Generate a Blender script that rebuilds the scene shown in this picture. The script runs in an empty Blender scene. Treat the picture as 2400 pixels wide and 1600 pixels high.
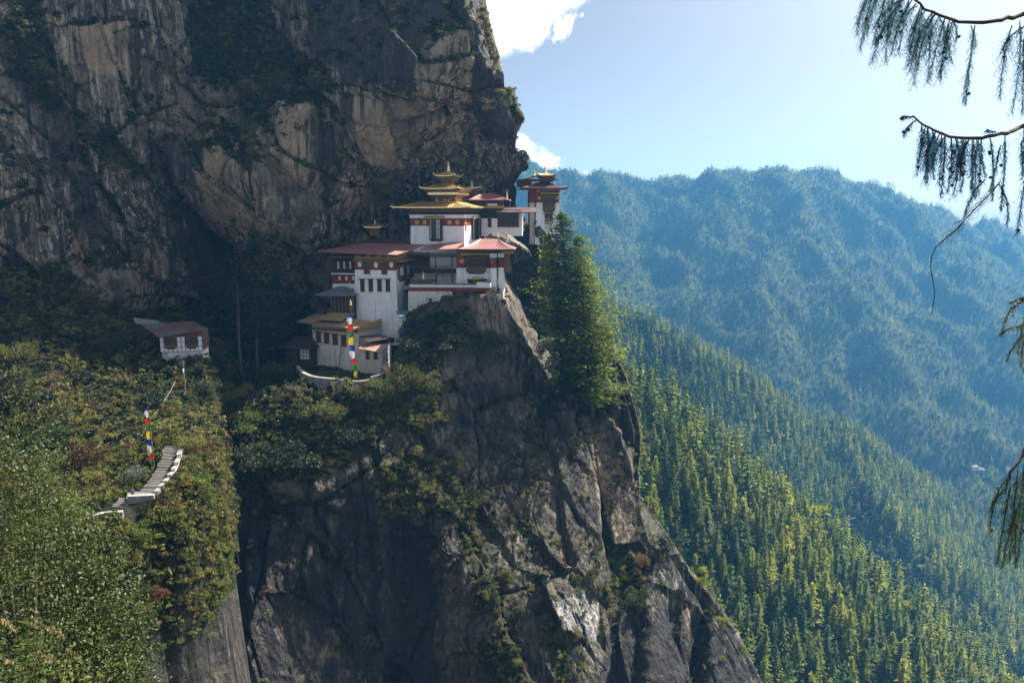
import bpy, bmesh, math, random
import numpy as np
from mathutils import Vector, Matrix

# ---------------------------------------------------------------- camera, world, sun, exposure
scene = bpy.context.scene
F_PX, PITCH = 1733.0, math.radians(10.0)       # focal length in photo pixels (2400 wide)
CP, SP = math.cos(PITCH), math.sin(PITCH)
cam_d = bpy.data.cameras.new('camera')
cam_d.sensor_width = 36.0
cam_d.lens = 36.0 * F_PX / 2400.0
cam_d.clip_start, cam_d.clip_end = 0.3, 60000
cam = bpy.data.objects.new('camera', cam_d)
scene.collection.objects.link(cam)
cam.rotation_euler = (math.radians(90) - PITCH, 0, 0)
scene.camera = cam

SUN_AZ, SUN_EL = math.radians(54), math.radians(45)   # azimuth from +Y towards +X
SUN = Vector((math.sin(SUN_AZ) * math.cos(SUN_EL), math.cos(SUN_AZ) * math.cos(SUN_EL), math.sin(SUN_EL)))
sun_d = bpy.data.lights.new('sun', 'SUN')
sun_d.energy = 5.0
sun_d.angle = math.radians(0.6)
sun_d.color = (1.0, 0.93, 0.80)
sun = bpy.data.objects.new('sun', sun_d)
scene.collection.objects.link(sun)
sun.rotation_euler = SUN.to_track_quat('Z', 'Y').to_euler()

world = bpy.data.worlds.new('World')
scene.world = world
world.use_nodes = True
SKY_STRENGTH = 0.09
EXPOSURE = 1.5
scene.view_settings.view_transform = 'Standard'
scene.view_settings.look = 'None'
scene.view_settings.gamma = 1
scene.view_settings.use_curve_mapping = False
scene.view_settings.exposure = EXPOSURE
scene.cycles.volume_bounces = 1
scene.cycles.max_bounces = 8
scene.cycles.diffuse_bounces = 3
scene.cycles.transparent_max_bounces = 12
scene.cycles.use_denoising = True

# ---------------------------------------------------------------- helpers: points
def P(u, v, Y):
    """the world point on the sight line through photo pixel (u, v) at distance Y along +Y"""
    a, b = (u - 1200.0) / F_PX, (800.0 - v) / F_PX
    dy = b * SP + CP
    return np.array([a * Y / dy, Y, (b * CP - SP) * Y / dy])

def P_arr(L):
    return np.array([P(*p) for p in L])

# ---------------------------------------------------------------- helpers: noise (numpy)
def _h(i, j, k, seed):
    h = (i.astype(np.int64) * 374761393 + j.astype(np.int64) * 668265263 + k.astype(np.int64) * 2147483647 + seed * 1274126177) & 0xFFFFFFFF
    h = ((h ^ (h >> 13)) * 1274126177) & 0xFFFFFFFF
    h = ((h ^ (h >> 16)) * 2246822519) & 0xFFFFFFFF
    return (h ^ (h >> 15)) & 0xFFFFFFFF

def gnoise(p, seed=0):
    f = np.floor(p); i = f.astype(np.int64); t = p - f
    w = t * t * t * (t * (t * 6 - 15) + 10)
    out = 0
    for dx in (0, 1):
        for dy in (0, 1):
            for dz in (0, 1):
                h = _h(i[:, 0] + dx, i[:, 1] + dy, i[:, 2] + dz, seed)
                gx = (h & 1023) / 511.5 - 1; gy = ((h >> 10) & 1023) / 511.5 - 1; gz = ((h >> 20) & 1023) / 511.5 - 1
                d = gx * (t[:, 0] - dx) + gy * (t[:, 1] - dy) + gz * (t[:, 2] - dz)
                ww = (w[:, 0] if dx else 1 - w[:, 0]) * (w[:, 1] if dy else 1 - w[:, 1]) * (w[:, 2] if dz else 1 - w[:, 2])
                out = out + d * ww
    return out

def fbm(p, octv=4, seed=0, gain=0.5, ridged=False):
    s, a, tot = 0, 1.0, 0
    for o in range(octv):
        n = gnoise(p * (2.03 ** o) + 17.3 * o, seed + o)
        if ridged: n = 0.5 - np.abs(n) * 1.6
        s = s + n * a; tot += a; a *= gain
    return s / tot * 1.6

def facets(p, seed=0):
    """cellular noise: returns (random tilted-plane value per cell, distance to the cell border)"""
    f = np.floor(p).astype(np.int64)
    n = len(p)
    F1 = np.full(n, 9.0); F2 = np.full(n, 9.0); val = np.zeros(n)
    for dx in (-1, 0, 1):
        for dy in (-1, 0, 1):
            for dz in (-1, 0, 1):
                c = f + (dx, dy, dz)
                h = _h(c[:, 0], c[:, 1], c[:, 2], seed)
                h2 = _h(c[:, 0], c[:, 1], c[:, 2], seed + 101)
                r = p - c - np.stack([(h & 1023) / 1023., ((h >> 10) & 1023) / 1023., ((h >> 20) & 1023) / 1023.], 1)
                d = np.sqrt((r * r).sum(1))
                v = ((h2 & 1023) / 511.5 - 1) + r[:, 0] * (((h2 >> 10) & 1023) / 511.5 - 1) * 1.6 + r[:, 2] * (((h2 >> 20) & 1023) / 511.5 - 1) * 1.6
                near = d < F1
                F2 = np.where(near, F1, np.minimum(F2, d))
                val = np.where(near, v, val)
                F1 = np.where(near, d, F1)
    return val, F2 - F1

def sstep(e0, e1, x):
    t = np.clip((x - e0) / (e1 - e0), 0, 1)
    return t * t * (3 - 2 * t)

# ---------------------------------------------------------------- helpers: 2-D shapes
def poly_sdf(q, poly):
    """signed distance (negative inside) of points q (N,2) to a closed polygon"""
    poly = np.asarray(poly); d = np.full(len(q), 1e18); ins = np.zeros(len(q), bool)
    for i in range(len(poly)):
        a, b = poly[i - 1], poly[i]
        e = b - a; w = q - a
        t = np.clip((w @ e) / max(e @ e, 1e-9), 0, 1)
        r = w - t[:, None] * e
        d = np.minimum(d, (r * r).sum(1))
        c = (a[1] > q[:, 1]) != (b[1] > q[:, 1])
        den = (b[1] - a[1]) if abs(b[1] - a[1]) > 1e-9 else 1e-9
        ins ^= c & (q[:, 0] < (b[0] - a[0]) * (q[:, 1] - a[1]) / den + a[0])
    d = np.sqrt(d)
    return np.where(ins, -d, d)

def line_dist(q, pts):
    pts = np.asarray(pts); d = np.full(len(q), 1e18)
    for i in range(1, len(pts)):
        a, b = pts[i - 1], pts[i]
        e = b - a; w = q - a
        t = np.clip((w @ e) / max(e @ e, 1e-9), 0, 1)
        r = w - t[:, None] * e
        d = np.minimum(d, (r * r).sum(1))
    return np.sqrt(d)

class TPS:
    """smooth surface through scattered controls: value = f(a, b)"""
    def __init__(s, ab, val, smooth=2.0):
        s.ab = ab; n = len(ab)
        K = s._k(ab, ab) + np.eye(n) * smooth
        Pm = np.hstack([np.ones((n, 1)), ab])
        A = np.zeros((n + 3, n + 3)); A[:n, :n] = K; A[:n, n:] = Pm; A[n:, :n] = Pm.T
        sol = np.linalg.solve(A, np.concatenate([val, np.zeros(3)]))
        s.w, s.c = sol[:n], sol[n:]
    @staticmethod
    def _k(a, b):
        r2 = ((a[:, None, :] - b[None]) ** 2).sum(2)
        return 0.5 * r2 * np.log(r2 + 1e-6)
    def __call__(s, q):
        out = np.empty(len(q))
        for i in range(0, len(q), 40000):
            c = q[i:i + 40000]
            out[i:i + 40000] = s._k(c, s.ab) @ s.w + s.c[0] + c @ s.c[1:]
        return out

def resample(pts, n):
    pts = np.asarray(pts, float)
    L = np.r_[0, np.cumsum(np.sqrt((np.diff(pts, axis=0) ** 2).sum(1)))]
    t = np.linspace(0, L[-1], n)
    return np.stack([np.interp(t, L, pts[:, k]) for k in range(pts.shape[1])], 1)

# ---------------------------------------------------------------- helpers: objects
COL = scene.collection.objects
def tag(o, label=None, cat=None, group=None, kind=None):
    if label: o['label'] = label
    if cat: o['category'] = cat
    if group: o['group'] = group
    if kind: o['kind'] = kind
    return o

def link_mesh(name, me, mat=None, parent=None, loc=None):
    if mat is not None:
        me.materials.append(mat) if not isinstance(mat, (list, tuple)) else [me.materials.append(m) for m in mat]
    o = bpy.data.objects.new(name, me)
    COL.link(o)
    if parent is not None: o.parent = parent
    if loc is not None: o.location = loc
    return o

def mesh_np(name, verts, quads=None, tris=None, smooth=True):
    """fast mesh from numpy arrays"""
    me = bpy.data.meshes.new(name)
    verts = np.asarray(verts, np.float32)
    faces = []
    n4 = 0 if quads is None else len(quads); n3 = 0 if tris is None else len(tris)
    me.vertices.add(len(verts)); me.vertices.foreach_set('co', verts.ravel())
    idx = np.concatenate([np.asarray(a, np.int32).ravel() for a in (quads, tris) if a is not None and len(a)])
    me.loops.add(len(idx)); me.loops.foreach_set('vertex_index', idx)
    me.polygons.add(n4 + n3)
    st = np.concatenate([np.arange(n4) * 4, n4 * 4 + np.arange(n3) * 3]).astype(np.int32)
    me.polygons.foreach_set('loop_start', st)
    me.polygons.foreach_set('use_smooth', np.full(n4 + n3, smooth))
    me.update(calc_edges=True)
    return me

def grid_quads(nr, nc):
    i = np.arange(nr - 1)[:, None] * nc + np.arange(nc - 1)[None]
    return np.stack([i, i + 1, i + nc + 1, i + nc], -1).reshape(-1, 4)

def grid_normals(G):
    du = np.gradient(G, axis=1); dv = np.gradient(G, axis=0)
    n = np.cross(du, dv)
    return n / (np.linalg.norm(n, axis=2, keepdims=True) + 1e-9)

def set_attr(me, name, arr):
    a = me.attributes.new(name, 'FLOAT', 'POINT')
    a.data.foreach_set('value', np.asarray(arr, np.float32))

# ---------------------------------------------------------------- helpers: node materials
class N:
    """small node-graph writer"""
    def __init__(s, tree): s.t = tree; s.x = 0
    def new(s, typ, ins=None, **kw):
        n = s.t.nodes.new(typ); s.x += 180; n.location = (s.x, 0)
        for k, v in kw.items(): setattr(n, k, v)
        for k, v in (ins or {}).items():
            if isinstance(v, bpy.types.NodeSocket): s.t.links.new(v, n.inputs[k])
            else: n.inputs[k].default_value = v
        return n
    def coord(s): return s.new('ShaderNodeTexCoord').outputs['Object']
    def attr(s, name): return s.new('ShaderNodeAttribute', attribute_name=name).outputs['Fac']
    def mapp(s, vec, scale=(1, 1, 1), rot=(0, 0, 0), loc=(0, 0, 0)):
        return s.new('ShaderNodeMapping', {'Vector': vec, 'Scale': scale, 'Rotation': rot, 'Location': loc}).outputs[0]
    def noise(s, vec, scale=1, detail=4, rough=0.55, dist=0.0):
        return s.new('ShaderNodeTexNoise', {'Vector': vec, 'Scale': scale, 'Detail': detail, 'Roughness': rough, 'Distortion': dist}).outputs['Fac']
    def ramp(s, fac, stops, interp='LINEAR'):
        n = s.new('ShaderNodeValToRGB', {'Fac': fac}); cr = n.color_ramp; cr.interpolation = interp
        while len(cr.elements) < len(stops): cr.elements.new(0.5)
        for e, (p, c) in zip(cr.elements, stops):
            e.position = p; e.color = (*c, 1) if len(c) == 3 else c
        return n.outputs['Color']
    def mr(s, v, a, b, c=0, d=1):
        return s.new('ShaderNodeMapRange', {'Value': v, 'From Min': a, 'From Max': b, 'To Min': c, 'To Max': d}).outputs[0]
    def math(s, op, a, b=0.0, c=None):
        n = s.new('ShaderNodeMath', operation=op)
        for k, v in enumerate((a, b) if c is None else (a, b, c)):
            if isinstance(v, bpy.types.NodeSocket): s.t.links.new(v, n.inputs[k])
            else: n.inputs[k].default_value = v
        n.use_clamp = False
        return n.outputs[0]
    def mix(s, fac, a, b, blend='MIX'):
        n = s.new('ShaderNodeMix', data_type='RGBA', blend_type=blend, clamp_factor=True)
        for k, v in ((0, fac), (6, a), (7, b)):
            if isinstance(v, bpy.types.NodeSocket): s.t.links.new(v, n.inputs[k])
            else: n.inputs[k].default_value = ((*v, 1) if isinstance(v, tuple) and len(v) == 3 else v)
        return n.outputs[2]

def new_mat(name):
    m = bpy.data.materials.new(name); m.use_nodes = True
    m.node_tree.nodes.clear()
    return m, N(m.node_tree)

def finish(n, color, rough=0.8, metal=0.0, spec=0.3, bump=None, bstr=0.3, bdist=0.1, trans=0.0, emis=None):
    ins = {'Base Color': color if isinstance(color, bpy.types.NodeSocket) else (*color, 1), 'Roughness': rough, 'Metallic': metal, 'Specular IOR Level': spec}
    if bump is not None:
        ins['Normal'] = n.new('ShaderNodeBump', {'Height': bump, 'Strength': bstr, 'Distance': bdist}).outputs[0]
    b = n.new('ShaderNodeBsdfPrincipled', ins).outputs[0]
    if trans > 0:
        t = n.new('ShaderNodeBsdfTranslucent', {'Color': ins['Base Color']}).outputs[0]
        mx = n.new('ShaderNodeMixShader', {0: trans}); n.t.links.new(b, mx.inputs[1]); n.t.links.new(t, mx.inputs[2]); b = mx.outputs[0]
    out = n.new('ShaderNodeOutputMaterial'); n.t.links.new(b, out.inputs['Surface'])

_MC = {}
def simple_mat(name, col, rough=0.7, metal=0.0, var=0.25, scale=1.5, spec=0.3, bscale=None, bstr=0.2, trans=0.0, stain=None):
    """a colour with blotchy wear and fine grain"""
    if name in _MC: return _MC[name]
    m, n = new_mat(name)
    c = n.coord()
    f = n.noise(c, scale, 6, 0.6)
    f = n.mr(f, 0.3, 0.7)
    lo = tuple(max(0, x * (1 - var)) for x in col); hi = tuple(min(1, x * (1 + var * 0.6)) for x in col)
    colr = n.mix(f, lo, hi)
    if stain:
        f2 = n.noise(n.mapp(c, (1, 1, 0.18)), stain[1], 5, 0.65)
        colr = n.mix(n.mr(f2, stain[2], stain[2] + 0.12, 0, stain[3]), colr, stain[0])
    bump = n.noise(c, bscale or scale * 6, 4, 0.6)
    finish(n, colr, rough, metal, spec, bump, bstr, 0.05, trans)
    _MC[name] = m
    return m
# ---------------------------------------------------------------- sky with a few fair-weather clouds
def build_world():
    t = world.node_tree; t.nodes.clear(); n = N(t)
    sky = n.new('ShaderNodeTexSky', sky_type='NISHITA')
    sky.sun_disc = False
    sky.sun_elevation = SUN_EL
    sky.sun_rotation = SUN_AZ
    sky.altitude = 2900
    sky.air_density = 0.9
    sky.dust_density = 7.0
    sky.ozone_density = 3.0
    d = n.new('ShaderNodeTexCoord').outputs['Generated']
    # cumulus: noise thresholded round a handful of centres spread over the whole sky
    def direc(u, v):
        p = P(u, v, 100); return tuple(p / np.linalg.norm(p))
    warp = n.new('ShaderNodeTexNoise', {'Vector': d, 'Scale': 9.0, 'Detail': 7, 'Roughness': 0.62}).outputs['Color']
    wv = n.new('ShaderNodeVectorMath', operation='MULTIPLY_ADD')
    t.links.new(warp, wv.inputs[0]); wv.inputs[1].default_value = (0.14, 0.14, 0.14)
    t.links.new(d, wv.inputs[2])
    sub = n.new('ShaderNodeVectorMath', {1: (0.07, 0.07, 0.07)}, operation='SUBTRACT'); t.links.new(wv.outputs[0], sub.inputs[0])
    q = sub.outputs[0]
    total = None
    cl = [(1160, 35, .040), (1215, -5, .050), (1255, 20, .030), (1300, 38, .020), (1345, 75, .013), (1110, 0, .05), (1290, -30, .04),
          (1215, 362, .018), (1262, 372, .017), (1310, 388, .013), (1365, 398, .014)]
    cents = [(direc(u, v), r) for u, v, r in cl]
    rs = np.random.RandomState(4)
    for k in range(16):                                     # the rest of the sky, out of the frame
        az = rs.uniform(1.2, 5.2); el = rs.uniform(0.15, 0.9)
        cents.append(((math.sin(az) * math.cos(el), math.cos(az) * math.cos(el), math.sin(el)), rs.uniform(.06, .14)))
    for c, r in cents:
        dist = n.new('ShaderNodeVectorMath', {0: q, 1: c}, operation='DISTANCE').outputs['Value']
        f = n.mr(dist, r * 1.3, r * 0.55)
        total = f if total is None else n.math('MAXIMUM', total, f)
    shade = n.new('ShaderNodeTexNoise', {'Vector': d, 'Scale': 16.0, 'Detail': 6, 'Roughness': 0.6}).outputs['Fac']
    ccol = n.ramp(shade, [(0.35, (6.4, 7.0, 8.2)), (0.6, (12, 12, 12))])
    air = n.new('ShaderNodeHueSaturation', {'Color': sky.outputs[0], 'Saturation': 0.58, 'Value': 0.47}).outputs[0]
    dot = n.new('ShaderNodeVectorMath', {0: d, 1: tuple(SUN)}, operation='DOT_PRODUCT').outputs['Value']
    glow = n.math('MULTIPLY', n.math('POWER', n.math('MAXIMUM', dot, 0.0), 7.0), 8.0)      # dust lit up round the sun
    air = n.mix(1.0, air, n.new('ShaderNodeCombineColor', {0: glow, 1: glow, 2: glow}).outputs[0], 'ADD')
    below = n.mr(n.new('ShaderNodeSeparateXYZ', {0: d}).outputs['Z'], 0.02, -0.06)      # hazy land colour added below the horizon, fill for the shaded fronts
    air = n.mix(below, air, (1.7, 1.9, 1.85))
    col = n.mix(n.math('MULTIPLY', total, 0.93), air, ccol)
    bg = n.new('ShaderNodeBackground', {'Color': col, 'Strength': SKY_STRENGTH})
    out = n.new('ShaderNodeOutputWorld'); t.links.new(bg.outputs[0], out.inputs['Surface'])
build_world()
# ---------------------------------------------------------------- rock and ground materials
def rock_material():
    m, n = new_mat('rock')
    c = n.coord()
    veg, tan, dark, pale = n.attr('veg'), n.attr('tan'), n.attr('dark'), n.attr('pale')
    big = n.noise(c, 0.045, 6, 0.6, 0.4); warm = n.attr('warm')
    mid = n.noise(n.mapp(c, (1, 1, 0.6)), 0.35, 8, 0.66, 0.6)
    fine = n.noise(c, 2.4, 6, 0.7)
    base = n.ramp(mid, [(0.28, (0.035, 0.034, 0.037)), (0.42, (0.100, 0.086, 0.072)), (0.52, (0.19, 0.155, 0.115)), (0.64, (0.28, 0.225, 0.160)), (0.78, (0.40, 0.345, 0.26))])
    grey = n.ramp(mid, [(0.3, (0.028, 0.029, 0.033)), (0.5, (0.070, 0.068, 0.068)), (0.72, (0.150, 0.140, 0.130))])
    col = n.mix(n.math('MULTIPLY', n.mr(big, 0.44, 0.58, 0.25, 0.80), n.math('MULTIPLY_ADD', warm, -0.75, 1.0)), base, grey)
    tanc = n.ramp(n.noise(n.mapp(c, (1, 1, 0.25)), 0.7, 6, 0.62), [(0.3, (0.16, 0.12, 0.08)), (0.5, (0.31, 0.235, 0.155)), (0.7, (0.39, 0.31, 0.22))])
    tmask = n.mr(n.math('ADD', tan, n.math('ADD', n.math('MULTIPLY', n.math('SUBTRACT', mid, 0.5), 1.5), n.math('MULTIPLY', n.math('SUBTRACT', fine, 0.5), 0.7))), 0.42, 0.56)
    col = n.mix(n.math('MULTIPLY', tmask, 0.72), col, tanc)
    palec = n.ramp(n.noise(c, 1.3, 7, 0.7), [(0.3, (0.10, 0.105, 0.115)), (0.55, (0.34, 0.34, 0.35)), (0.75, (0.62, 0.60, 0.57))])
    col = n.mix(n.mr(n.math('ADD', pale, n.math('MULTIPLY', n.math('SUBTRACT', mid, 0.5), 1.6)), 0.4, 0.7), col, palec)
    # water streaks running down the face: black lichen, a few pale ones
    st = n.noise(n.mapp(c, (1.0, 1.0, 0.035)), 0.42, 5, 0.62, 0.5)
    gate = n.noise(n.mapp(c, (1, 1, 0.45)), 0.055, 3, 0.5)
    sk = n.math('MULTIPLY', n.mr(st, 0.50, 0.56), n.mr(gate, 0.40, 0.50))
    sk2 = n.math('MULTIPLY', n.mr(n.noise(n.mapp(c, (1.0, 1.0, 0.03), loc=(7, 2, 1)), 1.3, 4, 0.6, 0.4), 0.54, 0.60), n.mr(gate, 0.36, 0.46))
    col = n.mix(n.math('MULTIPLY', n.math('MAXIMUM', sk, n.math('MULTIPLY', sk2, 0.75)), 0.86), col, (0.014, 0.014, 0.017))
    ws = n.noise(n.mapp(c, (1.0, 1.0, 0.04), loc=(40, 3, 9)), 0.95, 4, 0.6, 0.3)
    wk = n.math('MULTIPLY', n.mr(ws, 0.57, 0.61), n.mr(gate, 0.44, 0.50))
    col = n.mix(n.math('MULTIPLY', wk, 0.65), col, (0.40, 0.39, 0.37))
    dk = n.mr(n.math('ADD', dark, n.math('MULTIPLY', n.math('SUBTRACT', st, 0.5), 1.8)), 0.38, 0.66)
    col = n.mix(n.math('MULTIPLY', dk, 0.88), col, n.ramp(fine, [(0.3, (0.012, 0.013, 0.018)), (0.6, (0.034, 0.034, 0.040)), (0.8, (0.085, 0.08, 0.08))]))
    # lichen speckle
    sp = n.noise(c, 1.1, 8, 0.75)
    col = n.mix(n.math('MULTIPLY', n.mr(sp, 0.60, 0.66), 0.45), col, (0.30, 0.31, 0.31))
    # hairline cracks
    vor = n.new('ShaderNodeTexVoronoi', {'Vector': n.mapp(n.mix(0.12, c, n.new('ShaderNodeTexNoise', {'Vector': c, 'Scale': 0.3}).outputs['Color']), (1, 1, 0.4), (0.1, 0.45, 0)), 'Scale': 0.22}, feature='DISTANCE_TO_EDGE').outputs['Distance']
    ck = n.math('MULTIPLY', n.mr(vor, 0.0, 0.010, 1, 0), n.math('MULTIPLY', n.mr(big, 0.42, 0.62), n.mr(veg, 0.0, 0.3, 1, 0)))
    col = n.mix(n.math('MULTIPLY', ck, 0.7), col, (0.012, 0.012, 0.014))
    # thin soil, moss and dry grass where things take root
    vm = n.mr(n.math('ADD', veg, n.math('MULTIPLY', n.math('SUBTRACT', sp, 0.5), 1.5)), 0.3, 0.6)
    vcol = n.ramp(n.noise(c, 0.8, 6, 0.7), [(0.3, (0.016, 0.020, 0.010)), (0.5, (0.035, 0.040, 0.017)), (0.62, (0.065, 0.055, 0.024)), (0.75, (0.10, 0.065, 0.034))])
    col = n.mix(vm, col, vcol)
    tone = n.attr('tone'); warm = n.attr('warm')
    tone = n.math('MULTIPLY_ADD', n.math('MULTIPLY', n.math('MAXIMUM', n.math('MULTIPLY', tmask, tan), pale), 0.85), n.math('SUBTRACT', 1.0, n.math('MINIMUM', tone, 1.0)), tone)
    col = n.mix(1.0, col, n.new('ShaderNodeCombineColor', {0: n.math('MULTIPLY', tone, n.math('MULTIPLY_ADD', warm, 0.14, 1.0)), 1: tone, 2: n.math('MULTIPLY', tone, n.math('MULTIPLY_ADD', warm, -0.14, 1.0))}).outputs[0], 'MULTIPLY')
    chip = n.new('ShaderNodeTexVoronoi', {'Vector': n.mapp(c, (1, 1, 0.55), (0.2, 0.5, 0)), 'Scale': 0.85}, feature='F1').outputs['Distance']
    chip2 = n.new('ShaderNodeTexVoronoi', {'Vector': n.mapp(c, (1, 1, 0.6), (0.1, 0.3, 0.3)), 'Scale': 2.6}, feature='F1').outputs['Distance']
    mid = n.math('ADD', mid, n.math('ADD', n.math('MULTIPLY', chip, 0.45), n.math('MULTIPLY', chip2, 0.16)))
    h = n.math('ADD', n.math('MULTIPLY', mid, 1.2), n.math('ADD', n.math('MULTIPLY', fine, 0.30), n.math('MULTIPLY', ck, -0.5)))
    finish(n, col, 0.78, 0, 0.28, h, 0.95, 0.9)
    return m
M_ROCK = rock_material()

# ---------------------------------------------------------------- lofted rock faces
def on_surface(f, u, v, Y0=190.0):
    Y = Y0
    for _ in range(14):
        p = P(u, v, Y)
        Y = 0.45 * Y + 0.55 * float(f(np.array([[p[0], p[2]]]))[0])
    return P(u, v, Y)

def feature_depth(q, f, feats, Y0):
    d = np.zeros(len(q))
    for ft in feats:
        k = 'poly' if 'poly' in ft else 'line'
        pts = np.array([on_surface(f, u, v, Y0)[[0, 2]] for u, v in ft[k]])
        w = ft.get('w', 1.0)
        jag = ft.get('jag', 0.8)
        lo, hi = pts.min(0) - w * 3 - 3, pts.max(0) + w * 3 + 3
        sel = np.where(((q >= lo) & (q <= hi)).all(1))[0]
        if not len(sel): continue
        qq = q[sel]
        jq = qq + jag * np.stack([gnoise(np.c_[qq * 0.35, qq[:, 0] * 0], 5), gnoise(np.c_[qq * 0.35, qq[:, 0] * 0 + 9], 6)], 1)
        if k == 'poly':
            m = sstep(w, -w * 0.15, poly_sdf(jq, pts))
            val = np.full(len(sel), float(ft['d']))
            if 'tilt' in ft:
                c = pts.mean(0); val = val + (qq[:, 0] - c[0]) * ft['tilt'][0] + (qq[:, 1] - c[1]) * ft['tilt'][1]
            if 'dome' in ft:
                val = val + ft['dome'] * np.clip(-poly_sdf(jq, pts), 0, 12) ** 0.7
            d[sel] += val * m
        else:
            m = np.exp(-(line_dist(jq, pts) / w) ** 2)
            d[sel] += ft['d'] * m
    return d

def mask_paint(q, f, polys, Y0, soft=2.0, jag=2.5):
    m = np.zeros(len(q))
    for pl in polys:
        a = 1.0
        if isinstance(pl, tuple): a, pl = pl
        pts = np.array([on_surface(f, u, v, Y0)[[0, 2]] for u, v in pl])
        jq = q + jag * np.stack([gnoise(np.c_[q * 0.16, q[:, 0] * 0 + 3], 15), gnoise(np.c_[q * 0.16, q[:, 0] * 0 + 9], 16)], 1)
        m = np.maximum(m, a * sstep(soft, -soft, poly_sdf(jq, pts)))
    return m

def rock_noise(p, amp=1.0, seed=0, lean=36):
    """displacement (along the outward normal, metres) of weathered, jointed gneiss"""
    r = lambda a: (math.cos(a), math.sin(a))
    c, s = r(math.radians(lean))
    q = np.stack([p[:, 0] * c + p[:, 2] * s, p[:, 1], -p[:, 0] * s + p[:, 2] * c], 1)     # joint planes lean to the right
    q = q + 3.0 * np.stack([gnoise(p / 17., seed + 60), gnoise(p / 17. + 5, seed + 61), gnoise(p / 17. + 9, seed + 62)], 1)
    v1, e1 = facets(q / np.array([19., 26., 46.]), seed + 1)
    v2, e2 = facets((q + 2 * v1[:, None]) / np.array([8.0, 12., 24.]), seed + 2)
    v3, e3 = facets(p / np.array([3.4, 4.5, 6.5]) + 3, seed + 3)
    big = fbm(p / 30., 4, seed + 4)
    sel = sstep(-0.15, 0.25, fbm(p / 38. + 7, 3, seed + 8))            # broken zones between smooth slabs
    sm = fbm(p / np.array([3.2, 3.2, 6.5]), 4, seed + 5, 0.55, ridged=True)
    ver = fbm(p / np.array([3.2, 3.2, 34.]), 3, seed + 6, 0.5)
    d = big * 2.8 + v1 * 2.1 + v2 * (0.25 + 0.65 * sel) + v3 * (0.05 + 0.25 * sel) + sm * (0.35 + 0.55 * sel) + ver * 0.75
    v4, e4 = facets(p / np.array([1.2, 1.6, 2.0]) + 5, seed + 7)
    d += v4 * (.05 + .13 * sel)
    d -= 1.4 * np.exp(-(e1 / 0.022) ** 2) + (0.2 + 0.6 * sel) * np.exp(-(e2 / 0.035) ** 2)
    return d * amp

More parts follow.
